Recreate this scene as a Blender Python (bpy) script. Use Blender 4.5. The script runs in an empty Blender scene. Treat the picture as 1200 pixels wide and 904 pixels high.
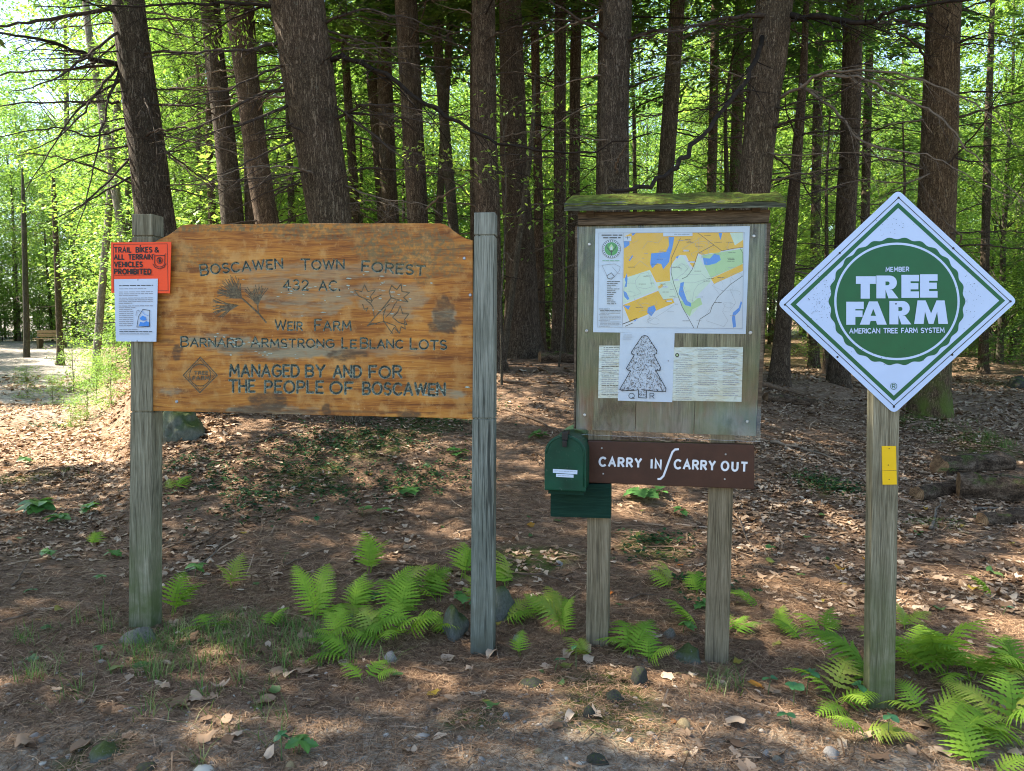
import bpy, bmesh, math, random
import numpy as np
from mathutils import Vector, Matrix, noise as mnoise
from mathutils.geometry import tessellate_polygon

random.seed(11)
RNG = np.random.default_rng(11)
SC = bpy.context.scene
COL = SC.collection
R = math.radians

# ------------------------------------------------------------------ camera, sky, sun, exposure
CAM_H, PITCH, FPX = 1.45, R(3.95), 900.0
cam = bpy.data.cameras.new('camera')
cam.sensor_width = 36.0
cam.lens = 36.0 * FPX / 1200.0
cam.clip_start, cam.clip_end = 0.05, 600.0
camo = bpy.data.objects.new('camera', cam)
COL.objects.link(camo)
camo.location = (0, 0, CAM_H)
camo.rotation_euler = (R(90) - PITCH, 0, 0)
SC.camera = camo

SUN_EL, SUN_AZ = R(50), R(-76)          # azimuth measured from +Y towards +X
to_sun = Vector((math.sin(SUN_AZ) * math.cos(SUN_EL), math.cos(SUN_AZ) * math.cos(SUN_EL), math.sin(SUN_EL)))
world = bpy.data.worlds.new('World')
SC.world = world
world.use_nodes = True
wn = world.node_tree.nodes
sky = wn.new('ShaderNodeTexSky')
sky.sky_type = 'NISHITA'
sky.sun_disc = False
sky.sun_elevation = SUN_EL
sky.sun_rotation = SUN_AZ % (2 * math.pi)
sky.air_density, sky.dust_density, sky.ozone_density = 1.0, 1.0, 1.5
wn['Background'].inputs['Strength'].default_value = 0.11
world.node_tree.links.new(sky.outputs[0], wn['Background'].inputs['Color'])

sun = bpy.data.lights.new('sun', 'SUN')
sun.energy, sun.angle, sun.color = 5.0, R(0.55), (1.0, 0.93, 0.80)
suno = bpy.data.objects.new('sun', sun)
COL.objects.link(suno)
suno.rotation_euler = to_sun.to_track_quat('Z', 'Y').to_euler()

SC.view_settings.view_transform = 'Standard'
SC.view_settings.look = 'None'
SC.view_settings.gamma = 1.0
SC.view_settings.exposure = 2.3
SC.render.engine = 'CYCLES'
cy = SC.cycles
cy.max_bounces, cy.diffuse_bounces, cy.glossy_bounces, cy.transmission_bounces, cy.transparent_max_bounces = 6, 4, 2, 4, 8
cy.caustics_reflective = cy.caustics_refractive = False
cy.use_denoising = True
cy.filter_width = 1.05
cy.sample_clamp_indirect = 4.0

# ------------------------------------------------------------------ pixel geometry of the 1200 x 904 photograph
cp, sp = math.cos(PITCH), math.sin(PITCH)
def ray(px, py):
    u, v = (px - 600.0) / FPX, (452.0 - py) / FPX
    return Vector((u, cp + v * sp, v * cp - sp))
def at(px, py, Y):
    d = ray(px, py)
    t = Y / d.y
    return Vector((d.x * t, Y, CAM_H + d.z * t))

def sst(a, b, x):
    t = np.clip((x - a) / (b - a), 0, 1)
    return t * t * (3 - 2 * t)
def vnoise(x, y, s, seed=0):
    """smooth value noise on arrays"""
    x = np.asarray(x, float) / s + 37.3 * seed + 500; y = np.asarray(y, float) / s + 11.7 * seed + 500
    xi, yi = np.floor(x).astype(np.int64), np.floor(y).astype(np.int64)
    fx, fy = x - xi, y - yi
    fx, fy = fx * fx * (3 - 2 * fx), fy * fy * (3 - 2 * fy)
    def h(a, b):
        n = (a * 374761393 + b * 668265263 + seed * 1442695041) & 0x7fffffff
        n = ((n ^ (n >> 13)) * 1274126177) & 0x7fffffff
        return ((n ^ (n >> 16)) & 0xffff) / 65535.0
    return (h(xi, yi) * (1 - fx) + h(xi + 1, yi) * fx) * (1 - fy) + (h(xi, yi + 1) * (1 - fx) + h(xi + 1, yi + 1) * fx) * fy
def fbm(x, y, s, seed=0, o=4):
    r, a, t = 0, 1.0, 0
    for i in range(o):
        r = r + a * vnoise(x, y, s / 2 ** i, seed + i * 7); t += a; a *= 0.5
    return r / t

BUMPS = []      # x, y, radius, height
def height(x, y):
    x = np.asarray(x, float); y = np.asarray(y, float)
    F = 1.12 * sst(8, 48, y) + np.clip(y - 48, 0, None) * 0.03
    a = x / np.maximum(y, 0.5)
    w = sst(-0.56, -0.43, a + 0.05 * (vnoise(x, y, 1.5, 3) - .5)) * (1 - 0.75 * sst(0.1, 0.6, a))
    M = 0.95 * sst(4.0, 11.5, y) * (1 - 0.8 * sst(13, 24, y)) * w
    n = 0.05 * (fbm(x, y, 1.3, 5, 3) - .5) + 0.02 * (vnoise(x, y, 0.22, 9) - .5)
    n = n + 0.35 * sst(9, 20, y) * (fbm(x, y, 4.0, 21, 2) - .5)
    z = F + M + n + 0.012 * sst(1.0, -2.0, x) * (y < 6)
    for bx, by, br, bh in BUMPS:
        z = z + bh * np.exp(-((x - bx) ** 2 + (y - by) ** 2) / (br * br))
    return z
def hz(x, y):
    return float(height(np.array([x]), np.array([y]))[0])
def ground_hit(px, py):
    d = ray(px, py)
    t, dt = 1.0, 0.05
    while t < 120:
        p = d * t
        if CAM_H + p.z < hz(p.x, p.y):
            lo, hi = t - dt, t
            for _ in range(14):
                m = (lo + hi) / 2; p = d * m
                if CAM_H + p.z < hz(p.x, p.y): hi = m
                else: lo = m
            p = d * hi
            return Vector((p.x, p.y, hz(p.x, p.y)))
        dt = max(0.05, t * 0.012); t += dt
    p = d * 60
    return Vector((p.x, p.y, hz(p.x, p.y)))
for (px, py, r_, h_) in [(1150, 530, .42, .20), (1135, 432, .8, .35), (1085, 500, .7, .15), (612, 424, .8, .12), (138, 440, .35, .08), (970, 458, .6, .12), (660, 660, .28, .05)]:
    g = ground_hit(px, py); BUMPS.append((g.x, g.y, r_, h_))

POST_FEET = [at(165, 738, 3.70), at(565, 768, 3.55), at(700, 755, 3.53), at(840, 780, 3.36), at(1034, 832, 2.95)]     # where the ground meets each post
for _ in range(6):
    for f in POST_FEET: BUMPS.append((f.x, f.y, .34, f.z - hz(f.x, f.y)))

# ------------------------------------------------------------------ object helpers
def link(o):
    COL.objects.link(o); return o
def tag(o, label=None, cat=None, group=None, kind=None):
    if label: o['label'] = label
    if cat: o['category'] = cat
    if group: o['group'] = group
    if kind: o['kind'] = kind
    return o
def thing(name, label, cat, loc=(0, 0, 0), rz=0.0, group=None, sc=1.0):
    o = link(bpy.data.objects.new(name, None))
    o.empty_display_size = 0.1
    o.location = loc; o.rotation_euler = (0, 0, rz); o.scale = (sc, sc, sc)
    return tag(o, label, cat, group)
def child(name, mesh, parent, loc=(0, 0, 0), rot=(0, 0, 0), sc=1.0):
    o = link(bpy.data.objects.new(name, mesh))
    o.parent = parent; o.location = loc; o.rotation_euler = rot
    o.scale = (sc, sc, sc) if not isinstance(sc, tuple) else sc
    return o
def copy_tree(o, parent=None):
    c = o.copy(); COL.objects.link(c); c.parent = parent
    for ch in list(o.children): copy_tree(ch, c)
    return c

class MB:
    """mesh accumulator"""
    def __init__(s): s.v = []; s.f = []; s.m = []; s.t = []
    def add(s, verts, faces, mi=0, tint=0.5):
        b = len(s.v); s.v.extend([tuple(p) for p in verts])
        s.f.extend([tuple(i + b for i in f) for f in faces]); s.m.extend([mi] * len(faces)); s.t.extend([tint] * len(verts))
    def box(s, x0, x1, y0, y1, z0, z1, mi=0, tint=0.5):
        s.add([(x0, y0, z0), (x1, y0, z0), (x1, y1, z0), (x0, y1, z0), (x0, y0, z1), (x1, y0, z1), (x1, y1, z1), (x0, y1, z1)],
              [(0, 3, 2, 1), (4, 5, 6, 7), (0, 1, 5, 4), (1, 2, 6, 5), (2, 3, 7, 6), (3, 0, 4, 7)], mi, tint)
    def prism(s, pts, y0, y1, mi=0):
        """pts (x,z) outline extruded from y0 to y1"""
        n = len(pts)
        v = [(p[0], y0, p[1]) for p in pts] + [(p[0], y1, p[1]) for p in pts]
        f = [tuple(range(n)), tuple(range(2 * n - 1, n - 1, -1))] + [(i, i + n, (i + 1) % n + n, (i + 1) % n) for i in range(n)]
        s.add(v, f, mi)
    def tube(s, pts, radii, sides=6, mi=0, cap=True, tint=0.5):
        pts = [Vector(p) for p in pts]; n = len(pts); rings = []
        up = Vector((0.13, 0.21, 1)).normalized(); ref = None
        for i in range(n):
            d = (pts[min(i + 1, n - 1)] - pts[max(i - 1, 0)])
            d = d.normalized() if d.length > 1e-9 else up
            if ref is None:
                a = Vector((1, 0, 0)) if abs(d.x) < 0.8 else Vector((0, 1, 0))
                ref = (a - d * a.dot(d)).normalized()
            else:
                ref = (ref - d * ref.dot(d))
                ref = ref.normalized() if ref.length > 1e-6 else d.orthogonal().normalized()
            b = d.cross(ref); r = radii[i]
            rings.append([pts[i] + (ref * math.cos(2 * math.pi * k / sides) + b * math.sin(2 * math.pi * k / sides)) * r for k in range(sides)])
        v = [p for rg in rings for p in rg]; f = []
        for i in range(n - 1):
            for k in range(sides):
                k2 = (k + 1) % sides
                f.append((i * sides + k, i * sides + k2, (i + 1) * sides + k2, (i + 1) * sides + k))
        if cap:
            f.append(tuple(range(sides))[::-1]); f.append(tuple((n - 1) * sides + k for k in range(sides)))
        s.add(v, f, mi, tint)
    def mesh(s, name, mats, smooth=False, tint=False, bevel=0.0):
        me = bpy.data.meshes.new(name)
        me.from_pydata(s.v, [], s.f)
        for m in (mats if isinstance(mats, (list, tuple)) else [mats]): me.materials.append(m)
        if s.m: me.polygons.foreach_set('material_index', s.m)
        if bevel > 0:
            bm = bmesh.new(); bm.from_mesh(me)
            bmesh.ops.recalc_face_normals(bm, faces=bm.faces)
            ed = [e for e in bm.edges if len(e.link_faces) == 2 and e.calc_face_angle(0) > 0.6]
            bmesh.ops.bevel(bm, geom=ed, offset=bevel, segments=2, affect='EDGES', profile=0.6)
            bm.to_mesh(me); bm.free()
        elif tint:
            at_ = me.attributes.new('tint', 'FLOAT', 'POINT'); at_.data.foreach_set('value', s.t)
        if smooth: me.polygons.foreach_set('use_smooth', [True] * len(me.polygons))
        me.update()
        return me

def np_mesh(name, verts, faces, mats, tint=None, smooth=False, extra=None):
    """verts (n,3) faces (m,k) numpy -> mesh"""
    me = bpy.data.meshes.new(name)
    n, (m, k) = len(verts), faces.shape
    me.vertices.add(n); me.vertices.foreach_set('co', np.ascontiguousarray(verts, np.float32).ravel())
    me.loops.add(m * k); me.loops.foreach_set('vertex_index', np.ascontiguousarray(faces, np.int32).ravel())
    me.polygons.add(m); me.polygons.foreach_set('loop_start', np.arange(0, m * k, k, dtype=np.int32))
    me.polygons.foreach_set('loop_total', np.full(m, k, np.int32))
    if smooth: me.polygons.foreach_set('use_smooth', np.ones(m, bool))
    for x in (mats if isinstance(mats, (list, tuple)) else [mats]): me.materials.append(x)
    me.update(calc_edges=True)
    if tint is not None:
        a = me.attributes.new('tint', 'FLOAT', 'POINT'); a.data.foreach_set('value', np.ascontiguousarray(tint, np.float32))
    for key, val in (extra or {}).items():
        a = me.attributes.new(key, 'FLOAT', 'POINT'); a.data.foreach_set('value', np.ascontiguousarray(val, np.float32))
    return me

def joined(parts):
    """list of (verts, quads, tint) -> one"""
    vs, fs, ts, b = [], [], [], 0
    for v, f, t in parts:
        vs.append(v); fs.append(f + b); ts.append(t); b += len(v)
    return np.concatenate(vs), np.concatenate(fs), np.concatenate(ts)

# ------------------------------------------------------------------ materials
class NT:
    def __init__(s, name):
        s.m = bpy.data.materials.new(name); s.m.use_nodes = True
        s.t = s.m.node_tree; s.n = s.t.nodes; s.bsdf = s.n['Principled BSDF']; s.out = s.n['Material Output']
    def set(s, sock, val):
        if isinstance(val, bpy.types.NodeSocket): s.t.links.new(val, sock)
        elif val is not None:
            if hasattr(sock, 'default_value'):
                dv = sock.default_value
                if hasattr(dv, '__len__') and not hasattr(val, '__len__'): val = [val] * len(dv)
                if hasattr(dv, '__len__') and len(dv) == 4 and len(val) == 3: val = (*val, 1)
                sock.default_value = val
    def node(s, typ, ins=None, **props):
        nd = s.n.new(typ)
        for k, v in props.items(): setattr(nd, k, v)
        for k, v in (ins or {}).items(): s.set(nd.inputs[k], v)
        return nd
    def coord(s, which='Object'): return s.node('ShaderNodeTexCoord').outputs[which]
    def mapv(s, vec, scale=(1, 1, 1), loc=(0, 0, 0), rot=(0, 0, 0)):
        return s.node('ShaderNodeMapping', {'Vector': vec, 'Scale': scale, 'Location': loc, 'Rotation': rot}).outputs[0]
    def noise(s, vec, scale, detail=4, rough=0.55, dist=0.0, out='Fac'):
        return s.node('ShaderNodeTexNoise', {'Vector': vec, 'Scale': scale, 'Detail': detail, 'Roughness': rough, 'Distortion': dist}).outputs[out]
    def voro(s, vec, scale, feature='F1', out='Distance', rnd=1.0):
        return s.node('ShaderNodeTexVoronoi', {'Vector': vec, 'Scale': scale, 'Randomness': rnd}, feature=feature).outputs[out]
    def ramp(s, fac, stops, interp='LINEAR'):
        nd = s.node('ShaderNodeValToRGB', {'Fac': fac}); e = nd.color_ramp; e.interpolation = interp
        while len(e.elements) < len(stops): e.elements.new(0.5)
        for el, (p, c) in zip(e.elements, stops):
            el.position = p; el.color = (*c, 1) if hasattr(c, '__len__') else (c, c, c, 1)
        return nd.outputs[0]
    def mix(s, fac, a, b, mode='MIX'):
        nd = s.node('ShaderNodeMix', data_type='RGBA', blend_type=mode)
        s.set(nd.inputs[0], fac); s.set(nd.inputs[6], a); s.set(nd.inputs[7], b)
        return nd.outputs[2]
    def math(s, op, a, b=None):
        nd = s.node('ShaderNodeMath', operation=op); s.set(nd.inputs[0], a)
        if b is not None: s.set(nd.inputs[1], b)
        return nd.outputs[0]
    def attr(s, name): return s.node('ShaderNodeAttribute', attribute_name=name).outputs['Fac']
    def objrand(s): return s.node('ShaderNodeObjectInfo').outputs['Random']
    def sep(s, vec): return s.node('ShaderNodeSeparateXYZ', {0: vec}).outputs
    def bump(s, h, strength=0.5, dist=0.01, nrm=None):
        return s.node('ShaderNodeBump', {'Height': h, 'Strength': strength, 'Distance': dist, 'Normal': nrm}).outputs[0]
    def fin(s, color, rough=0.8, normal=None, spec=0.3, metal=0.0):
        s.set(s.bsdf.inputs['Base Color'], color); s.set(s.bsdf.inputs['Roughness'], rough)
        s.set(s.bsdf.inputs['Specular IOR Level'], spec); s.set(s.bsdf.inputs['Metallic'], metal)
        if normal is not None: s.set(s.bsdf.inputs['Normal'], normal)
        return s.m

def simple(name, col, rough=0.6, var=0.12, scale=30, bump=0.0, spec=0.3, metal=0.0):
    t = NT(name); c = t.coord()
    n = t.noise(c, scale, 4)
    k = t.ramp(n, [(0.3, tuple(x * (1 - var) for x in col)), (0.7, tuple(min(1, x * (1 + var)) for x in col))])
    nb = t.bump(n, bump, 0.003) if bump > 0 else None
    return t.fin(k, rough, nb, spec, metal)

def wood(name, lo, mid, hi, axis='z', algae=None, crack=0.5, dots=False):
    """weathered timber with grain along one local axis"""
    t = NT(name); c = t.coord()
    st = {'z': (1, 1, 0.035), 'x': (0.035, 1, 1)}[axis]
    warp = t.noise(t.mapv(c, tuple(3 * q for q in st)), 1.6, 2, out='Color')
    v = t.node('ShaderNodeVectorMath', {0: t.mapv(c, st), 1: t.mix(1.0, (0, 0, 0), t.node('ShaderNodeVectorMath', {0: warp, 1: (.02, .02, .02)}, operation='MULTIPLY').outputs[0])}, operation='ADD').outputs[0]
    fine = t.noise(t.mapv(v, (1, 1, .6)), 330, 6, .7)
    broad = t.noise(v, 36, 4, .6)
    blot = t.noise(c, 3.2, 4, .6)
    g = t.math('ADD', t.math('MULTIPLY', fine, 0.72), t.math('MULTIPLY', broad, 0.28))
    k = t.ramp(g, [(0.36, lo), (0.5, mid), (0.64, hi)])
    k = t.mix(t.ramp(blot, [(0.35, 0.55), (0.65, 0.0)]), k, t.mix(1.0, k, (0.45, 0.47, 0.42), 'MULTIPLY'))
    ck = t.ramp(t.noise(v, 70, 3, .5), [(0.34, crack), (0.40, 0.0)])
    k = t.mix(ck, k, tuple(x * 0.25 for x in lo))
    if algae is not None:
        col, z0, z1 = algae
        zz = t.sep(c)[2]
        m = t.node('ShaderNodeMapRange', {0: zz, 1: z0, 2: z1, 3: 0.0, 4: 1.0}).outputs[0]
        m = t.math('MULTIPLY', m, t.ramp(t.noise(c, 9, 5, .6), [(0.32, 0.15), (0.62, 1.0)]))
        k = t.mix(m, k, col)
    nb = t.bump(t.math('SUBTRACT', g, t.math('MULTIPLY', ck, .8)), 0.55, 0.006)
    return t.fin(k, 0.85, nb, 0.2)

def leafmat(name, cols, trans, tw=0.45, rough=0.5, spec=0.3, objvar=0.25):
    """leaf: diffuse reflection plus transmitted light; tint attribute and object random pick the hue"""
    t = NT(name)
    a = t.attr('tint')
    f = t.math('ADD', t.math('MULTIPLY', a, 1 - objvar), t.math('MULTIPLY', t.objrand(), objvar))
    n = len(cols)
    k = t.ramp(f, [(i / max(1, n - 1) * 0.9 + 0.05, c) for i, c in enumerate(cols)])
    t.fin(k, rough, None, spec)
    tr = t.node('ShaderNodeBsdfTranslucent', {'Color': t.mix(1.0, t.ramp(f, [(i / max(1, n - 1) * 0.9 + 0.05, tuple(min(.95, x * 1.0) for x in c)) for i, c in enumerate(cols)]), trans, 'MULTIPLY')})
    mx = t.node('ShaderNodeMixShader', {0: tw})
    t.t.links.new(t.bsdf.outputs[0], mx.inputs[1]); t.t.links.new(tr.outputs[0], mx.inputs[2])
    t.t.links.new(mx.outputs[0], t.out.inputs[0])
    return t.m

def bark(name, lo, mid, hi, moss=0.0, sc=1.0):
    t = NT(name); c = t.coord()
    rnd = t.objrand()
    off = t.node('ShaderNodeCombineXYZ', {0: t.math('MULTIPLY', rnd, 20), 2: t.math('MULTIPLY', rnd, 31)}).outputs[0]
    v = t.node('ShaderNodeVectorMath', {0: c, 1: off}, operation='ADD').outputs[0]
    wv = t.node('ShaderNodeVectorMath', {0: t.mapv(v, (1, 1, .13)), 1: t.node('ShaderNodeVectorMath', {0: t.noise(v, 7, 4, .65, out='Color'), 1: (.07, .07, .07)}, operation='MULTIPLY').outputs[0]}, operation='ADD').outputs[0]
    n1 = t.noise(wv, 50 * sc, 5, .62)
    rid = t.math('MULTIPLY', t.math('ABSOLUTE', t.math('SUBTRACT', n1, .5)), 6.0)      # narrow furrows where the noise crosses its middle
    ridge = t.ramp(rid, [(0.0, 0.0), (0.75, 1.0)])
    fine = t.noise(t.mapv(v, (1, 1, .4)), 110, 6, .72)
    plate = t.noise(t.mapv(v, (1, 1, .5)), 13, 3, .6)
    h = t.math('ADD', t.math('MULTIPLY', ridge, 0.42), t.math('ADD', t.math('MULTIPLY', fine, 0.45), t.math('MULTIPLY', plate, .30)))
    k = t.ramp(h, [(0.30, lo), (0.62, mid), (0.95, hi)])
    big = t.noise(v, 1.3, 3, .6)
    k = t.mix(t.ramp(big, [(0.4, 0.0), (0.7, 0.55)]), k, t.mix(1.0, k, (0.75, 0.82, 0.72), 'MULTIPLY'))
    lich = t.ramp(t.noise(v, 16, 5, .7), [(0.60, 0.0), (0.70, 0.4)])
    k = t.mix(lich, k, (0.20, 0.21, 0.17))
    k = t.mix(1.0, k, t.ramp(rnd, [(0.0, (1.0, .93, .86)), (.35, (.86, .90, .90)), (.7, (1.12, 1.02, .92)), (1.0, (.98, 1.04, .96))]), 'MULTIPLY')
    if moss > 0:
        z = t.sep(c)[2]
        m = t.node('ShaderNodeMapRange', {0: z, 1: 0.75 * moss, 2: 0.05, 3: 0.0, 4: 1.0}).outputs[0]
        m = t.math('MULTIPLY', m, t.ramp(t.noise(c, 4, 4), [(0.40, 0.0), (0.56, 1.0)]))
        k = t.mix(m, k, (0.12, 0.16, 0.03))
    return t.fin(k, 0.95, t.bump(h, 1.0, 0.03), 0.15)

M = {}
M['post'] = wood('weathered_post', (.07, .06, .035), (.20, .18, .118), (.36, .335, .235), algae=((.085, .105, .035), 0.6, 0.05))
M['post_pale'] = wood('weathered_post_blue_grey', (.06, .068, .055), (.19, .20, .162), (.32, .335, .28), crack=.7, algae=((.11, .11, .075), 0.35, 0.0))
M['post_brown'] = wood('weathered_post_brown', (.07, .054, .031), (.185, .148, .09), (.32, .265, .175))
M['frame_wood'] = wood('kiosk_frame_wood', (.06, .06, .04), (.16, .155, .105), (.27, .25, .18), axis='x')
M['header_wood'] = wood('kiosk_header_wood', (.02, .015, .01), (.09, .065, .04), (.17, .13, .09), axis='x')
M['roof_wood'] = wood('roof_edge_wood', (.018, .020, .012), (.060, .066, .042), (.15, .16, .115), axis='x')
M['bench_wood'] = wood('bench_wood', (.25, .17, .09), (.40, .28, .15), (.50, .38, .22), axis='x', crack=.2)
M['green_wood'] = wood('green_painted_wood', (.003, .022, .013), (.005, .030, .018), (.012, .045, .028), axis='x', crack=.1)
M['brown_paint'] = simple('brown_sign_paint', (.050, .019, .010), .45, .18, 14, .25)
M['white_paint'] = simple('white_paint', (.62, .64, .66), .5, .05, 40)
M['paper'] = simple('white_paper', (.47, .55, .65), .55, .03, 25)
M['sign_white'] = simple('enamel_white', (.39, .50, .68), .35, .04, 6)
M['sign_green'] = simple('enamel_green', (.002, .085, .028), .3, .1, 12)
M['black_ink'] = simple('black_ink', (.012, .013, .013), .5, .1)
M['grey_ink'] = simple('grey_ink', (.26, .28, .32), .6, .1)
M['orange_sign'] = simple('orange_plastic', (.78, .060, .006), .4, .06, 5)
M['yellow_sign'] = simple('yellow_plastic', (.66, .42, .004), .4, .05, 9)
M['map_yellow'] = simple('map_yellow_ink', (.66, .38, .008), .5, .06, 8)
M['map_green'] = simple('map_green_ink', (.34, .52, .25), .5, .05, 8)
M['map_pale'] = simple('map_pale_ink', (.48, .60, .47), .5, .04, 8)
M['map_grey'] = simple('map_grey_ink', (.50, .55, .60), .5, .04, 8)
M['map_blue'] = simple('map_blue_ink', (.05, .22, .60), .5, .06, 8)
M['logo_green'] = simple('logo_green_ink', (.03, .26, .04), .5, .08, 20)
def _mailbox():
    t = NT('mailbox_enamel'); c = t.coord()
    n = t.noise(c, 9, 4); f = t.noise(c, 55, 5, .7)
    k = t.ramp(n, [(.3, (.001, .030, .014)), (.7, (.003, .055, .027))])
    k = t.mix(t.ramp(f, [(.62, 0.0), (.70, .8)]), k, (.07, .10, .07))
    k = t.mix(t.ramp(t.noise(c, 24, 5, .7), [(.66, 0.0), (.72, .85)]), k, (.06, .028, .012))
    z = t.sep(t.node('ShaderNodeNewGeometry').outputs['Normal'])[2]
    k = t.mix(t.math('MULTIPLY', t.ramp(z, [(.3, 0.0), (.9, .6)]), t.ramp(f, [(.4, .2), (.6, 1.0)])), k, (.05, .055, .03))
    return t.fin(k, t.ramp(f, [(.3, .35), (.7, .6)]), t.bump(n, .25, .01), .25)
M['mailbox_green'] = _mailbox()
M['mailbox_plain'] = simple('mailbox_plain', (.001, .044, .020), .42, .3, 9, .1, .2)
M['black_plastic'] = simple('black_plastic', (.008, .008, .008), .4, .1)
M['screw_metal'] = simple('screw_metal', (.42, .42, .40), .4, .1, 60, metal=.8)
M['dark_metal'] = simple('rusty_screw', (.02, .016, .013), .6, .2)
M['grey_metal'] = simple('galvanised_backing', (.30, .33, .36), .45, .1, metal=.6)

def _paper_old():
    t = NT('wrinkled_paper'); c = t.coord()
    v = t.mapv(c, (1, 1, 2.6), rot=(0, .15, 0))
    n = t.noise(v, 16, 3, .5, .8)
    k = t.mix(t.ramp(t.noise(c, 7, 4), [(.45, 0.0), (.75, .7)]), (.54, .60, .55), (.52, .50, .34))
    return t.fin(k, .5, t.bump(n, .9, .02))
M['old_paper'] = _paper_old()

def _planks():
    t = NT('kiosk_planks'); c = t.coord()
    st = (1, 1, 0.03)
    v = t.mapv(c, st)
    g = t.math('ADD', t.math('MULTIPLY', t.noise(v, 230, 5, .65), .55), t.math('MULTIPLY', t.noise(v, 34, 4, .6), .45))
    k = t.ramp(g, [(.41, (.034, .031, .017)), (.5, (.125, .115, .066)), (.59, (.25, .235, .145))])
    z = t.sep(c)[2]
    # rusty water streaks and pale rotten zone along the bottom edge
    up = t.node('ShaderNodeMapRange', {0: z, 1: 1.32, 2: 1.12, 3: 0.0, 4: 1.0}).outputs[0]
    rust = t.math('MULTIPLY', up, t.ramp(t.noise(t.mapv(c, (1, 1, .18)), 16, 3, .5), [(.47, 0.0), (.56, .95)]))
    k = t.mix(rust, k, (.13, .045, .015))
    low = t.node('ShaderNodeMapRange', {0: z, 1: 1.22, 2: 1.02, 3: 0.0, 4: 1.0}).outputs[0]
    gray = t.math('MULTIPLY', low, t.ramp(t.noise(t.mapv(c, (1, 1, .3)), 9, 4, .6), [(.36, 0.0), (.52, .95)]))
    k = t.mix(gray, k, t.mix(g, (.09, .085, .07), (.26, .245, .21)))
    dk = t.ramp(t.noise(t.mapv(c, (1, 1, .4)), 7, 4, .6, .5), [(.53, 0.0), (.64, .85)])
    k = t.mix(dk, k, (.030, .024, .014))
    alg = t.ramp(t.noise(c, 5, 4, .6), [(.42, 0.0), (.62, .65)])
    k = t.mix(alg, k, (.085, .115, .05))
    return t.fin(k, .85, t.bump(g, .4, .005), .2)
M['planks'] = _planks()

def _plexi():
    t = NT('clear_plastic')
    t.n.remove(t.bsdf)
    tr = t.node('ShaderNodeBsdfTransparent', {'Color': (.94, .96, .95, 1)})
    gl = t.node('ShaderNodeBsdfGlossy', {'Roughness': t.ramp(t.noise(t.coord(), 22, 4), [(.3, .04), (.7, .25)]), 'Color': (1, 1, 1, 1)})
    fr = t.node('ShaderNodeFresnel', {'IOR': 1.45})
    df = t.node('ShaderNodeBsdfDiffuse', {'Color': (.55, .6, .55, 1)})
    m1 = t.node('ShaderNodeMixShader', {0: fr.outputs[0]})
    t.t.links.new(tr.outputs[0], m1.inputs[1]); t.t.links.new(gl.outputs[0], m1.inputs[2])
    # a film of dust and scratches
    m2 = t.node('ShaderNodeMixShader', {0: t.ramp(t.noise(t.mapv(t.coord(), (1, 1, .5)), 13, 6, .75), [(.5, .0), (.85, .10)])})
    t.t.links.new(m1.outputs[0], m2.inputs[1]); t.t.links.new(df.outputs[0], m2.inputs[2])
    t.t.links.new(m2.outputs[0], t.out.inputs[0])
    return t.m
M['plexi'] = _plexi()

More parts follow.
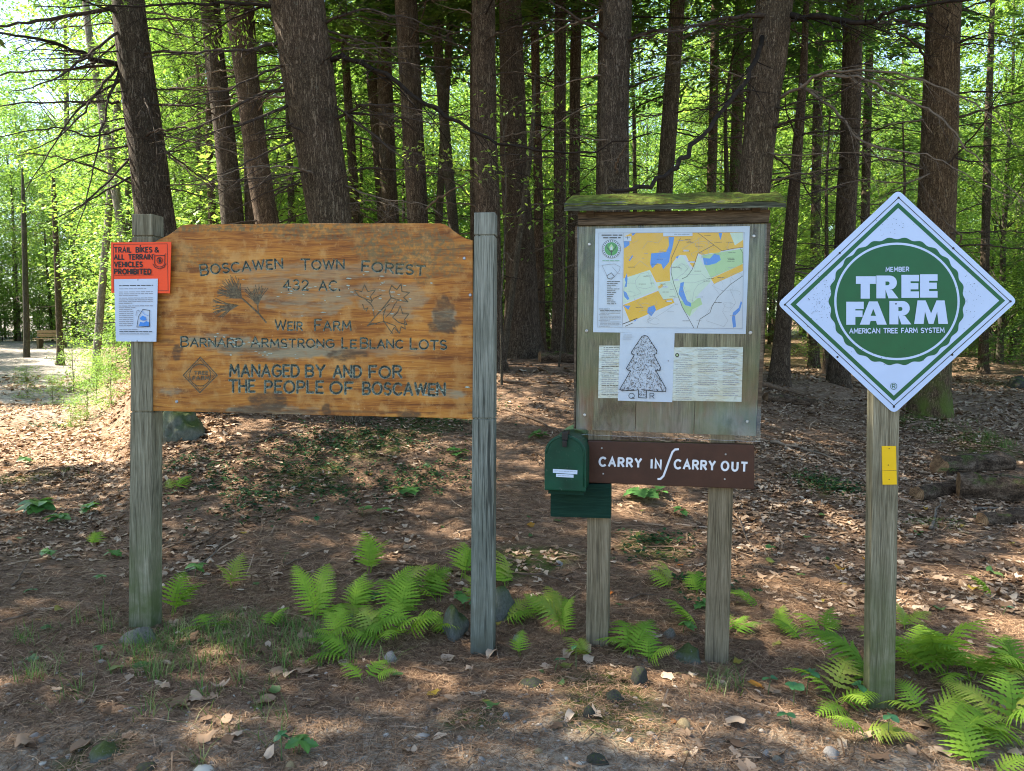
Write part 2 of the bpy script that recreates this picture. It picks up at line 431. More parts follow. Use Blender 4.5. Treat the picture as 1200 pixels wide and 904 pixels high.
def _orange_board():
    """stained pine board: horizontal grain, worn spots; stain masks come from the board's own attributes"""
    t = NT('stained_pine_board'); c = t.coord()
    v = t.mapv(c, (.05, 1, 1))
    wv = t.node('ShaderNodeVectorMath', {0: v, 1: t.node('ShaderNodeVectorMath', {0: t.noise(t.mapv(c, (.8, 1, 2)), 2.2, 3, out='Color'), 1: (.0, .0, .10)}, operation='MULTIPLY').outputs[0]}, operation='ADD').outputs[0]
    rings = t.noise(t.mapv(wv, (1, 1, 1)), 42, 3, .5, .6)
    fine = t.noise(v, 260, 5, .65)
    g = t.math('ADD', t.math('MULTIPLY', rings, .55), t.math('MULTIPLY', fine, .45))
    k = t.ramp(g, [(.37, (.15, .050, .008)), (.47, (.33, .122, .017)), (.55, (.44, .185, .028)), (.66, (.51, .25, .05))])
    ln = t.ramp(t.noise(wv, 95, 2, .5), [(.36, .45), (.42, 0.0)])
    k = t.mix(ln, k, (.17, .055, .012))
    # blotchy fading: pale vertical drips near the top, pale spots elsewhere
    blot = t.noise(t.mapv(c, (1, 1, .8)), 12, 5, .65)
    k = t.mix(t.ramp(blot, [(.50, 0.0), (.64, .7)]), k, (.50, .28, .085))
    big = t.noise(c, 2.6, 4, .6)
    k = t.mix(t.ramp(big, [(.38, .75), (.60, 0.0)]), k, t.mix(1.0, k, (.60, .52, .42), 'MULTIPLY'))
    spk = t.ramp(t.noise(c, 75, 3, .6), [(.66, 0.0), (.72, .5)])
    k = t.mix(spk, k, (.50, .36, .18))
    gm = t.math('MULTIPLY', t.attr('bare'), t.ramp(t.noise(t.mapv(c, (.25, 1, 1.2)), 34, 4, .65), [(.36, .15), (.56, 1.0)]))
    k = t.mix(gm, k, t.mix(fine, (.12, .095, .05), (.36, .30, .18)))
    dm = t.math('MULTIPLY', t.attr('dark'), t.ramp(t.noise(t.mapv(c, (.3, 1, 1)), 60, 4, .7), [(.34, .45), (.55, 1.0)]))
    k = t.mix(t.math('MULTIPLY', dm, .85), k, (.06, .036, .018))
    ink = t.attr('ink'); pn = t.noise(c, 70, 4, .7)
    paint = t.mix(t.ramp(ink, [(.35, 1.0), (.95, 0.0)]), t.ramp(pn, [(.42, (.012, .018, .014)), (.56, (.05, .072, .058)), (.68, (.24, .27, .19))]), t.ramp(pn, [(.38, (.05, .06, .045)), (.6, (.28, .31, .22))]))
    k = t.mix(t.ramp(ink, [(.12, 0.0), (.4, 1.0)]), k, paint)
    k = t.mix(t.ramp(t.attr('carve'), [(.05, 0.0), (.5, .92)]), k, t.ramp(pn, [(.4, (.04, .036, .022)), (.65, (.14, .12, .065))]))
    am = t.math('MULTIPLY', t.attr('algae'), t.ramp(t.noise(c, 60, 4, .7), [(.42, 0.0), (.6, .8)]))
    k = t.mix(am, k, (.11, .10, .045))
    return t.fin(k, .6, t.bump(g, .35, .004), .3)
M['board'] = _orange_board()

def _letter():
    t = NT('routed_letter_paint'); c = t.coord()
    n = t.noise(c, 55, 4, .7)
    k = t.ramp(n, [(.45, (.010, .016, .012)), (.58, (.035, .055, .042)), (.72, (.17, .21, .16))])
    return t.fin(k, .55, t.bump(n, .3, .003))
M['letter'] = _letter()
M['letter_light'] = simple('carved_line', (.075, .065, .032), .8, .3, 80)
M['flake'] = simple('flaking_pale_paint', (.30, .36, .29), .7, .3, 90)

def _moss(name, a, b, c_):
    t = NT(name); c = t.coord()
    n = t.noise(c, 26, 6, .7); f = t.noise(c, 170, 3, .7)
    k = t.ramp(n, [(.32, a), (.5, b), (.68, c_)])
    return t.fin(k, .95, t.bump(t.math('ADD', n, t.math('MULTIPLY', f, .5)), 1.0, .02), .1)
M['moss'] = _moss('roof_moss', (.065, .042, .013), (.085, .105, .016), (.17, .21, .032))
M['moss_dark'] = _moss('forest_moss', (.035, .04, .012), (.055, .075, .015), (.10, .13, .025))

def _rock(name, col, moss):
    t = NT(name); c = t.coord()
    n = t.noise(c, 9, 6, .65); f = t.noise(c, 60, 4, .7)
    k = t.ramp(n, [(.3, tuple(x * .55 for x in col)), (.7, tuple(x * 1.25 for x in col))])
    k = t.mix(t.ramp(f, [(.5, 0.0), (.75, .5)]), k, tuple(min(.6, x * 2.0) for x in col))
    if moss > 0:
        z = t.sep(t.node('ShaderNodeNewGeometry').outputs['Normal'])[2]
        m = t.math('MULTIPLY', t.ramp(z, [(.15, 0.0), (.7, 1.0)]), t.ramp(t.noise(c, 5, 5, .65), [(.62 - moss * .35, 0.0), (.72 - moss * .3, 1.0)]))
        k = t.mix(m, k, t.ramp(f, [(.35, (.035, .05, .012)), (.65, (.085, .11, .025))]))
    return t.fin(k, .85, t.bump(t.math('ADD', n, t.math('MULTIPLY', f, .4)), .7, .02), .25)
M['rock'] = _rock('granite', (.18, .160, .125), 0.25)
M['rock_mossy'] = _rock('mossy_granite', (.15, .155, .13), .95)
M['boulder'] = _rock('moss_covered_boulder', (.11, .12, .09), 1.45)
M['rock_dark'] = _rock('dark_stone', (.050, .046, .036), .35)
M['stone_tan'] = _rock('tan_stone', (.34, .25, .13), 0.0)
M['stone_grey'] = _rock('pale_grey_stone', (.29, .265, .235), 0.0)

M['bark'] = bark('conifer_bark', (.022, .015, .010), (.125, .093, .066), (.26, .21, .16))
M['bark_mossy'] = bark('conifer_bark_moss_foot', (.024, .015, .009), (.135, .095, .06), (.26, .20, .135), moss=1.0)
M['bark_red'] = bark('red_brown_bark', (.024, .015, .010), (.130, .092, .064), (.26, .20, .15), sc=1.2)
M['bark_grey'] = bark('grey_bark', (.04, .034, .025), (.14, .12, .09), (.26, .23, .175), sc=1.5)
M['bark_birch'] = bark('birch_bark', (.10, .09, .08), (.30, .29, .26), (.48, .47, .44), sc=.8)
M['deadwood'] = simple('dead_branch_bark', (.050, .038, .029), .95, .45, 18, .5, .1)
M['deadwood_dark'] = simple('dark_branch_bark', (.022, .017, .013), .95, .4, 18, .5, .1)
M['deadwood_pale'] = simple('bare_grey_branch', (.135, .108, .080), .9, .4, 18, .5, .1)
M['twig'] = simple('green_stem', (.07, .10, .03), .7, .2)
M['rootwood'] = simple('litter_stick', (.13, .09, .06), .9, .4, 30, .5, .1)

def _log():
    t = NT('rotten_log_bark'); c = t.coord()
    n = t.noise(t.mapv(c, (.3, 1, 1)), 18, 6, .7); f = t.noise(c, 70, 5, .7)
    k = t.ramp(t.math('ADD', t.math('MULTIPLY', n, .6), t.math('MULTIPLY', f, .4)), [(.38, (.018, .012, .008)), (.5, (.09, .06, .038)), (.62, (.22, .16, .11))])
    z = t.sep(t.node('ShaderNodeNewGeometry').outputs['Normal'])[2]
    m = t.math('MULTIPLY', t.ramp(z, [(.3, 0.0), (.9, 1.0)]), t.ramp(t.noise(c, 7, 5, .65), [(.54, 0.0), (.62, .8)]))
    k = t.mix(m, k, t.ramp(f, [(.35, (.04, .06, .012)), (.65, (.11, .15, .03))]))
    return t.fin(k, .95, t.bump(t.math('ADD', n, f), 1.0, .03), .1)
M['log_bark'] = _log()
def _cut():
    t = NT('sawn_log_end'); c = t.coord()
    r_ = t.node('ShaderNodeTexWave', {'Vector': c, 'Scale': 26.0, 'Distortion': 2.5, 'Detail': 2.0}, wave_type='RINGS', rings_direction='X').outputs['Fac']
    n = t.noise(c, 14, 5, .65)
    k = t.ramp(t.math('ADD', t.math('MULTIPLY', r_, .12), t.math('MULTIPLY', n, .88)), [(.3, (.035, .022, .014)), (.5, (.14, .085, .045)), (.72, (.27, .18, .10))])
    return t.fin(k, .9, t.bump(n, .6, .01), .1)
M['log_end'] = _cut()

M['fern'] = leafmat('fern_frond', [(.08, .17, .026), (.17, .30, .036), (.25, .39, .045), (.35, .44, .075)], (1.2, 1.1, .5), .4, .85, .06, .6)
M['fern_yellow'] = leafmat('fern_frond_yellowing', [(.15, .25, .03), (.24, .30, .04), (.33, .32, .06)], (1.1, 1.0, .5), .35, .55, .25, .3)
M['seedling'] = leafmat('seedling_leaf', [(.06, .16, .045), (.095, .22, .05), (.14, .28, .06)], (1.1, 1.1, .5), .35, .4, .4, .5)
M['seedling_blue'] = leafmat('round_seedling_leaf', [(.03, .11, .04), (.05, .15, .055), (.08, .20, .08)], (1, 1, .6), .25, .35, .45, .5)
M['hemlock'] = leafmat('hemlock_needles', [(.045, .095, .028), (.085, .16, .038), (.15, .235, .050)], (1.4, 1.4, .7), .45, .5, .3, .4)
M['beech'] = leafmat('broad_leaves', [(.095, .20, .048), (.165, .29, .062), (.27, .38, .075)], (1.5, 1.4, .95), .55, .45, .35, .4)
M['beech_dark'] = leafmat('broad_leaves_deep', [(.075, .16, .042), (.13, .235, .052), (.20, .30, .062)], (1.4, 1.4, .8), .55, .45, .35, .4)
M['grass'] = leafmat('grass_blades', [(.07, .15, .03), (.12, .21, .04), (.26, .25, .11)], (1, 1, .6), .3, .6, .2, 0)
M['cover'] = leafmat('ground_cover_leaves', [(.012, .040, .014), (.022, .06, .02), (.04, .09, .025)], (1, 1, .6), .15, .5, .1, 0)
M['litter'] = leafmat('fallen_leaf', [(.075, .042, .022), (.17, .10, .056), (.29, .19, .115), (.41, .29, .19), (.52, .40, .28)], (1, .8, .6), .15, .75, .15, 0)
M['litter_green'] = leafmat('fresh_fallen_leaf', [(.05, .11, .03), (.10, .15, .04), (.38, .24, .03), (.36, .11, .02)], (1, .9, .5), .2, .5, .3, 0)
M['needles'] = leafmat('pine_needles', [(.065, .036, .019), (.19, .108, .058), (.31, .19, .105), (.42, .29, .175)], (1, .8, .6), .1, .7, .2, 0)

def _ground():
    t = NT('forest_floor'); c = t.coord()
    n1 = t.noise(c, 1.4, 6, .62); n2 = t.noise(c, 18, 6, .7); n3 = t.noise(c, 95, 4, .75)
    duff = t.ramp(t.math('ADD', t.math('MULTIPLY', n2, .5), t.math('MULTIPLY', n3, .5)), [(.36, (.050, .029, .016)), (.5, (.180, .108, .064)), (.64, (.34, .225, .140))])
    chips = t.voro(c, 26, out='Color'); cs = t.sep(chips)[0]
    litter = t.ramp(cs, [(.0, (.05, .030, .018)), (.35, (.17, .105, .063)), (.65, (.30, .205, .135)), (1.0, (.44, .33, .23))])
    far = t.node('ShaderNodeMapRange', {0: t.sep(c)[1], 1: 6.0, 2: 13.0, 3: .05, 4: .75}).outputs[0]
    k = t.mix(t.math('MULTIPLY', far, t.ramp(n1, [(.4, .25), (.6, 1.0)])), duff, litter)
    sand = t.ramp(t.math('ADD', t.math('MULTIPLY', n2, .3), t.math('MULTIPLY', n3, .7)), [(.34, (.13, .09, .055)), (.5, (.31, .245, .17)), (.66, (.48, .405, .31))])
    k = t.mix(t.math('MULTIPLY', t.attr('sand'), t.ramp(n2, [(.34, .25), (.58, 1.0)])), k, sand)
    mossc = t.ramp(t.math('ADD', t.math('MULTIPLY', n2, .4), t.math('MULTIPLY', n3, .6)), [(.36, (.035, .04, .012)), (.52, (.065, .085, .018)), (.68, (.12, .15, .03))])
    k = t.mix(t.math('MULTIPLY', t.attr('moss'), t.ramp(n2, [(.38, .1), (.54, 1.0)])), k, mossc)
    grav = t.ramp(cs, [(.0, (.12, .10, .085)), (.5, (.26, .235, .205)), (1.0, (.40, .37, .33))])
    k = t.mix(t.math('MULTIPLY', t.attr('trail'), .85), k, grav)
    h = t.math('ADD', t.math('MULTIPLY', n2, .6), t.math('MULTIPLY', n3, .5))
    return t.fin(k, .95, t.bump(h, .9, .025), .12)
M['ground'] = _ground()

# ------------------------------------------------------------------ flat lettering and artwork
def _arc(cx, cy_, rx, ry, a0, a1, n=9):
    return [(cx + rx * math.cos(R(a0 + (a1 - a0) * i / n)), cy_ + ry * math.sin(R(a0 + (a1 - a0) * i / n))) for i in range(n + 1)]
GLY = {     # strokes in a box 0..w by 0..1, y up
    'A': (.8, [[(0, 0), (.4, 1), (.8, 0)], [(.15, .35), (.65, .35)]]),
    'B': (.66, [[(0, 0), (0, 1)], [(0, 1)] + _arc(.36, .76, .26, .24, 90, -90) + [(0, .52)], [(0, .52)] + _arc(.38, .26, .28, .26, 90, -90) + [(0, 0)]]),
    'C': (.8, [_arc(.45, .5, .45, .5, 48, 312, 16)]),
    'D': (.74, [[(0, 0), (0, 1)], [(0, 1)] + _arc(.30, .5, .44, .5, 90, -90, 12) + [(0, 0)]]),
    'E': (.56, [[(.56, 1), (0, 1), (0, 0), (.56, 0)], [(0, .52), (.46, .52)]]),
    'F': (.56, [[(.56, 1), (0, 1), (0, 0)], [(0, .5), (.46, .5)]]),
    'G': (.84, [_arc(.45, .5, .45, .5, 48, 340, 16), [(.84, .30), (.84, .48), (.5, .48)]]),
    'H': (.7, [[(0, 0), (0, 1)], [(.7, 0), (.7, 1)], [(0, .5), (.7, .5)]]),
    'I': (.0, [[(0, 0), (0, 1)]]),
    'K': (.66, [[(0, 0), (0, 1)], [(.62, 1), (.02, .42)], [(.2, .58), (.66, 0)]]),
    'L': (.54, [[(0, 1), (0, 0), (.54, 0)]]),
    'M': (.9, [[(0, 0), (.08, 1), (.45, .3), (.82, 1), (.9, 0)]]),
    'N': (.74, [[(0, 0), (0, 1), (.74, 0), (.74, 1)]]),
    'O': (.9, [_arc(.45, .5, .45, .5, 90, 450, 20)]),
    'P': (.62, [[(0, 0), (0, 1)], [(0, 1)] + _arc(.34, .73, .28, .27, 90, -90) + [(0, .46)]]),
    'Q': (.9, [_arc(.45, .5, .45, .5, 90, 450, 20), [(.55, .25), (.9, -.05)]]),
    'R': (.66, [[(0, 0), (0, 1)], [(0, 1)] + _arc(.36, .74, .27, .26, 90, -90) + [(0, .48)], [(.3, .48), (.66, 0)]]),
    'S': (.62, [_arc(.31, .75, .29, .25, 40, 270, 10) + _arc(.31, .25, .31, .25, 90, -140, 10)[1:]]),
    'T': (.72, [[(0, 1), (.72, 1)], [(.36, 1), (.36, 0)]]),
    'U': (.7, [[(0, 1), (0, .34)] + _arc(.35, .34, .35, .34, 180, 360, 10) + [(.7, 1)]]),
    'V': (.76, [[(0, 1), (.38, 0), (.76, 1)]]),
    'W': (1.1, [[(0, 1), (.27, 0), (.55, .9), (.83, 0), (1.1, 1)]]),
    'Y': (.72, [[(0, 1), (.36, .48), (.72, 1)], [(.36, .48), (.36, 0)]]),
    '2': (.6, [_arc(.3, .72, .28, .28, 170, -35, 9) + [(0, 0), (.6, 0)]]),
    '3': (.58, [_arc(.28, .76, .26, .24, 150, -90, 9), _arc(.28, .26, .30, .26, 90, -150, 10)]),
    '4': (.66, [[(.48, 0), (.48, 1), (0, .3), (.66, .3)]]),
    '&': (.8, [[(.8, 0), (.18, .72)] + _arc(.34, .80, .18, .18, 200, -20, 8) + [(.08, .38)] + _arc(.3, .22, .28, .22, 140, 300, 8) + [(.76, .42)]]),
    '.': (.0, [[(0, 0), (0, .06)]]),
}
def bar_poly(*b): return [[(x0, y0), (x1, y0), (x1, y1), (x0, y1)] for x0, x1, y0, y1 in b]
HEAVY = {   # solid letters, boxes and polygons that butt together (unit box)
    'T': bar_poly((0, 1, .66, 1), (.24, .70, 0, .66)),
    'E': bar_poly((0, .52, 0, 1), (.52, 1, .72, 1), (.52, .96, .37, .64), (.52, 1, 0, .28)),
    'F': bar_poly((0, .52, 0, 1), (.52, 1, .68, 1), (.52, .93, .34, .62)),
    'R': [[(0, 0), (.42, 0), (.42, 1), (0, 1)], [(.42, .74), (.50, .74)] + _arc(.52, .66, .09, .085, 80, -80, 6) + [(.42, .57), (.42, .38), (.56, .36), (.62, .37)] + _arc(.62, .69, .33, .31, -75, 90, 10) + [(.42, 1)], [(.42, .38), (.56, 0), (1.02, 0), (.72, .37), (.6, .362)]],
    'A': [[(0, 0), (.36, 0), (.40, .16), (.40, .38), (.50, .68), (.50, 1), (.34, 1)], [(1, 0), (.64, 0), (.60, .16), (.60, .38), (.50, .68), (.50, 1), (.66, 1)], [(.40, .16), (.60, .16), (.60, .38), (.40, .38)]],
    'M': [[(0, 0), (.28, 0), (.32, .52), (.34, 1), (.10, 1)], [(1, 0), (.72, 0), (.68, .52), (.66, 1), (.90, 1)], [(.34, 1), (.32, .52), (.43, 0), (.5, 0), (.5, .45)], [(.66, 1), (.68, .52), (.57, 0), (.5, 0), (.5, .45)]],
}

class Panel:
    """an upright plane in the place: local x along it, local y into it, local z up"""
    def __init__(s, origin, rz):
        s.o = Vector(origin); s.rz = rz
        s.e1 = Vector((math.cos(rz), math.sin(rz), 0)); s.e2 = Vector((-math.sin(rz), math.cos(rz), 0))
    def pix(s, px, py, yl=0.0):
        d = ray(px, py); c = Vector((0, 0, CAM_H)); p0 = s.o + s.e2 * yl
        t = (p0 - c).dot(s.e2) / d.dot(s.e2)
        q = c + d * t - s.o
        return (q.dot(s.e1), q.z)

class Art:
    """flat marks given where the photograph shows them, laid on a panel; every stroke a hair above the last"""
    def __init__(s, panel, y, step=4e-5):
        s.p, s.y0, s.y, s.st = panel, y, y, step; s.mb = MB(); s.mats = []
    def mi(s, m):
        if m not in s.mats: s.mats.append(m)
        return s.mats.index(m)
    def put(s, pts, faces, m):
        s.y -= s.st
        s.mb.add([(a, s.y, b) for a, b in (s.p.pix(x, y, s.y0) for x, y in pts)], faces, s.mi(m))
    def poly(s, pts, m):
        tri = tessellate_polygon([[Vector((x, y, 0)) for x, y in pts]])
        s.put(pts, tri, m)
    def line(s, pts, w, m, closed=False, taper=None):
        P = [Vector(p) for p in pts]
        if closed and (P[0] - P[-1]).length < 1e-6: P.pop()
        n = len(P)
        if n < 2: return
        L, Rr = [], []
        for i in range(n):
            a = P[(i - 1) % n] if (closed or i > 0) else None
            b = P[(i + 1) % n] if (closed or i < n - 1) else None
            d1 = (P[i] - a).normalized() if a is not None and (P[i] - a).length > 1e-9 else None
            d2 = (b - P[i]).normalized() if b is not None and (b - P[i]).length > 1e-9 else None
            if d1 is None: d1 = d2
            if d2 is None: d2 = d1
            n1, n2 = Vector((-d1.y, d1.x)), Vector((-d2.y, d2.x))
            mm = n1 + n2
            mm = mm.normalized() if mm.length > 1e-3 else n1
            k = 1 / max(.45, mm.dot(n1))
            ww = w / 2 * (taper[i] if taper else 1)
            L.append(P[i] + mm * ww * k); Rr.append(P[i] - mm * ww * k)
        if not closed:
            e = w * .35
            d0 = (P[0] - P[1]).normalized(); d9 = (P[-1] - P[-2]).normalized()
            for A_ in (L, Rr): A_[0] = A_[0] + d0 * e * .6; A_[-1] = A_[-1] + d9 * e * .6
        v = L + Rr; f = [(i, i + 1, n + i + 1, n + i) for i in range(n - 1)]
        if closed: f.append((n - 1, 0, n, 2 * n - 1))
        s.put([tuple(p) for p in v], f, m)
    def disc(s, x, y, r, m, n=24, ry=None):
        s.put([(x + r * math.cos(2 * math.pi * i / n), y + (ry or r) * math.sin(2 * math.pi * i / n)) for i in range(n)], [tuple(range(n))], m)
    def text(s, txt, x0, x1, base, h, w, m, slope=0.0, arch=0.0, gap=.28, big=1.0, space=.55, jit=0.0, heavy=False):
        """txt fills x0..x1; base = y of the baseline at x0, slope = its change to x1 (pixels), arch = rise in the middle; big = first letter scale"""
        k = [big if (i == 0 or txt[i - 1] == ' ') else 1.0 for i in range(len(txt))]
        ws = [space if ch == ' ' else (1.0 if heavy else max(GLY[ch][0], .12 if ch == '.' else .05)) * kk for ch, kk in zip(txt, k)]
        tot = sum(ws) + gap * (len(txt) - 1)
        sx = (x1 - x0) / tot; x = 0.0
        rg = random.Random(txt)
        for ch, kk, ww in zip(txt, k, ws):
            if ch != ' ':
                xc = (x + ww / 2) / tot
                by = base + slope * xc - arch * 4 * xc * (1 - xc) + rg.uniform(-jit, jit)
                hh = h * kk * (1 + rg.uniform(-jit, jit) * .04)
                sc_ = ww / max(GLY[ch][0], .12 if ch == '.' else .05)
                rot = (slope - arch * 4 * (1 - 2 * xc)) / max(1, (x1 - x0)) + rg.uniform(-jit, jit) * .04
                for st in GLY[ch][1]:
                    pts = []
                    for gx, gy in st:
                        X, Y = x0 + (x + gx * sc_) * sx, -gy * hh
                        pts.append((X - rot * Y, by + Y + rot * (X - x0 - (x + ww / 2) * sx)))
                    s.line(pts, w, m)
            x += ww + gap
    def solid(s, ch, x0, x1, ytop, ybot, m, dy0=0.0):
        for pl in HEAVY[ch]:
            s.poly([(x0 + a * (x1 - x0), ybot - b * (ybot - ytop)) for a, b in pl], m)
    def words(s, x0, x1, y, h, m, slope=0.0, seed=1, fill=1.0, skew=0.0):
        """a line of print too small to read: short bars the length of words"""
        rg = random.Random(seed); x = x0; xe = x0 + (x1 - x0) * fill
        while x < xe - h:
            L = min(rg.uniform(1.2, 5.0) * h * 1.2, xe - x)
            yy = y + slope * (x - x0) / max(1, x1 - x0)
            s.put([(x, yy), (x + L, yy), (x + L, yy + h * .62), (x, yy + h * .62)], [(0, 1, 2, 3)], m)
            x += L + h * .55
    def build(s, name, parent):
        return child(name, s.mb.mesh(name, [M[q] if isinstance(q, str) else q for q in s.mats]), parent)

def quad_sheet(panel, corners, y0, thick, name, mat, parent, bevel=0.0, nx=1, wave=0.0):
    mb = MB()
    mb.prism([panel.pix(x, y, y0) for x, y in corners], y0, y0 + thick)
    return child(name, mb.mesh(name, mat, bevel=bevel), parent)
def sheet_thing(panel, corners, y0, thick, name, label, cat, mat, group=None):
    """a paper or plate of its own: top-level mesh at its lower left corner"""
    c = [panel.pix(x, y, y0) for x, y in corners]
    o = panel.o + panel.e1 * c[-1][0] + Vector((0, 0, c[-1][1]))
    mb = MB(); mb.prism([(a - c[-1][0], b - c[-1][1]) for a, b in c], y0, y0 + thick)
    ob = link(bpy.data.objects.new(name, mb.mesh(name, mat)))
    ob.location = o; ob.rotation_euler = (0, 0, panel.rz); tag(ob, label, cat, group)
    return ob, Panel(o, panel.rz)
def screws(panel, pts, y, r, parent, mat, name='screw'):
    for x, yy in pts:
        a, b = panel.pix(x, yy, y)
        mb = MB(); n = 10
        ring = [(a + r * math.cos(2 * math.pi * i / n), y, b + r * math.sin(2 * math.pi * i / n)) for i in range(n)]
        top = [(a + .65 * (p[0] - a), y - r * .45, b + .65 * (p[2] - b)) for p in ring]
        mb.add(ring + top, [(i, (i + 1) % n, n + (i + 1) % n, n + i) for i in range(n)] + [tuple(range(n, 2 * n))])
        child(name, mb.mesh(name, M[mat]), parent)

def post_mesh(panel, top, bot, depth, mat, y=0.0, groove=(), below=.35, name='post'):
    """square timber post: top/bot = (x_left, x_right, y) of its front face; saw grooves round it"""
    tl, tr = panel.pix(top[0], top[2], y), panel.pix(top[1], top[2], y)
    bl, br = panel.pix(bot[0], bot[2], y), panel.pix(bot[1], bot[2], y)
    zt, zb = (tl[1] + tr[1]) / 2, (bl[1] + br[1]) / 2
    def edge(z, side):
        (xa, xb) = (tl[0], bl[0]) if side == 0 else (tr[0], br[0])
        k = (zt - z) / (zt - zb); return xa + (xb - xa) * k
    cuts = [zt] + sorted([panel.pix((top[0] + top[1]) / 2, g, y)[1] for g in groove], reverse=True) + [zb - below]
    mb = MB()
    for i in range(len(cuts) - 1):
        a, b = cuts[i] - (.0035 if i else 0), cuts[i + 1] + (.0035 if i < len(cuts) - 2 else 0)
        mb.prism([(edge(b, 0), b), (edge(b, 1), b), (edge(a, 1), a), (edge(a, 0), a)], y, y + depth)
    me = mb.mesh(name, M[mat], bevel=.0035)
    if groove:
        core = MB(); q = .006
        core.prism([(edge(zb, 0) + q, zb), (edge(zb, 1) - q, zb), (edge(zt, 1) - q, zt - q), (edge(zt, 0) + q, zt - q)], y + q, y + depth - q)
        bm = bmesh.new(); bm.from_mesh(me); bm.from_mesh(core.mesh('core', M[mat])); bm.to_mesh(me); bm.free()
    return me

# ------------------------------------------------------------------ 1. the town forest sign
P1 = Panel((-0.945, 3.625, 0.0), math.atan2(3.55 - 3.70, -0.13 + 1.76))
S1 = thing('forest_sign', 'wide orange stained wooden forest sign with carved lettering between two weathered grey posts', 'wooden sign', P1.o, P1.rz)
child('post', post_mesh(P1, (154.5, 178.5, 251), (150.5, 177, 738), .10, 'post', groove=(277, 483)), S1)
child('post', post_mesh(P1, (555.5, 580, 249), (551, 578, 770), .10, 'post_pale', groove=(276, 491)), S1)['label'] = 'blue grey weathered post with dark grain'
BY = .012
prof = [(178.2, 286), (186, 281), (197, 276), (204, 271.5), (209, 267), (214, 264.5), (220, 263.3), (300, 262.6), (420, 262.0), (516, 262), (521, 263), (526, 266), (531, 270.5), (539, 276), (546, 280), (554.6, 282)]
bot = [(178.2, 481.5), (554.6, 491)]
nx, nz = 240, 90
us = np.linspace(0, 1, nx)
tp = np.array([P1.pix(x, y, BY) for x, y in prof]); bt = np.array([P1.pix(x, y, BY) for x, y in bot])
xs = bt[0, 0] + (bt[1, 0] - bt[0, 0]) * us
ztop = np.interp(xs, tp[:, 0], tp[:, 1]); zbot = np.interp(xs, bt[:, 0], bt[:, 1])
ztop = ztop + .0025 * (fbm(xs, xs * 0, .05, 4) - .5); zbot = zbot + .003 * (fbm(xs, xs * 0, .06, 8) - .5)
vs = np.linspace(0, 1, nz)
GX = np.repeat(xs[:, None], nz, 1); GZ = zbot[:, None] + (ztop - zbot)[:, None] * vs[None, :]
def blob(px, py, rx, ry, p=2.0, ns=.06, na=.9, seed=3):
    a, b = P1.pix(px, py, BY); sxp = P1.pix(px + rx, py, BY)[0] - a; syp = b - P1.pix(px, py + ry, BY)[1]
    d = (np.abs((GX - a) / sxp) ** p + np.abs((GZ - b) / syp) ** p) + na * (fbm(GX, GZ * 2.2, ns, seed) - .5) * 2
    return 1 - sst(.75, 1.15, d)
bare = np.maximum.reduce([blob(290, 407, 60, 9), blob(345, 412, 60, 9, seed=5), blob(255, 397, 40, 6, seed=6), blob(440, 412, 60, 6, seed=8) * .5, blob(360, 352, 60, 18, seed=7) * .7,
                          blob(462, 350, 45, 22, seed=9) * .6, blob(320, 482, 50, 7, seed=10), blob(355, 335, 75, 14, seed=12) * .6, blob(525, 462, 26, 5, seed=13) * .9,
                          blob(380, 318, 110, 9, seed=14) * .55, blob(521, 372, 15, 14, seed=15), blob(200, 458, 20, 5, seed=16) * .8])
dark = np.maximum.reduce([blob(405, 416, 30, 6, seed=21), blob(314, 470, 22, 12, seed=22), blob(300, 482, 28, 7, seed=23) * .9, blob(382, 480, 6, 9, seed=24), blob(478, 486, 14, 5, seed=25),
                          blob(208, 408, 7, 4, seed=26), blob(207, 416, 5, 8, seed=27) * .8, blob(522, 380, 19, 6, seed=28), blob(521, 368, 13, 15, seed=29) * .85, blob(522, 354, 6, 10, seed=30) * .9,
                          blob(520, 387, 16, 4, seed=31), blob(300, 409, 45, 3, seed=32) * .7, blob(548, 290, 14, 4, seed=33) * .7, blob(370, 482.5, 190, 1.6, seed=34) * .8, blob(192, 400, 12, 3, seed=35) * .6])
algae = np.maximum.reduce([blob(470, 290, 55, 26, ns=.1, seed=41), blob(390, 272, 80, 10, seed=42) * .8, blob(300, 266, 130, 5, seed=43), blob(500, 300, 45, 30, seed=44) * .8, blob(250, 268, 60, 5, seed=45), blob(230, 300, 35, 18, seed=46) * .5])
th = .042
idx = lambda i, j: i * nz + j
# the masks go onto a finer sheet, then every stroke is routed into it as a real groove
def up(mask, n2x, n2z):
    u = np.linspace(0, nx - 1, n2x); v = np.linspace(0, nz - 1, n2z)
    i0 = np.minimum(u.astype(int), nx - 2); j0 = np.minimum(v.astype(int), nz - 2); fu = (u - i0)[:, None]; fv = (v - j0)[None, :]
    A_, B_, C_, D_ = mask[i0][:, j0], mask[i0 + 1][:, j0], mask[i0][:, j0 + 1], mask[i0 + 1][:, j0 + 1]
    return (A_ * (1 - fu) + B_ * fu) * (1 - fv) + (C_ * (1 - fu) + D_ * fu) * fv
class Groove(Art):
    def __init__(s, panel, y): super().__init__(panel, y); s.segs = []
    def line(s, pts, w, m, closed=False, taper=None):
        k = abs(s.p.pix(300.5, 400, s.y0)[0] - s.p.pix(299.5, 400, s.y0)[0]) * w / 2
        q = [s.p.pix(x, y, s.y0) for x, y in pts]
        if closed: q.append(q[0])
        s.segs += [(q[t], q[t + 1], k, m) for t in range(len(q) - 1)]
L_ = 'letter'
A = Groove(P1, BY)
A.text('BOSCAWEN', 235.5, 331, 323, 10.6, 2.0, L_, slope=-8.5, arch=1.0, big=1.15, jit=.35)
A.text('TOWN', 353, 403, 315.8, 10.2, 1.9, L_, slope=-.6, big=1.15, jit=.3)
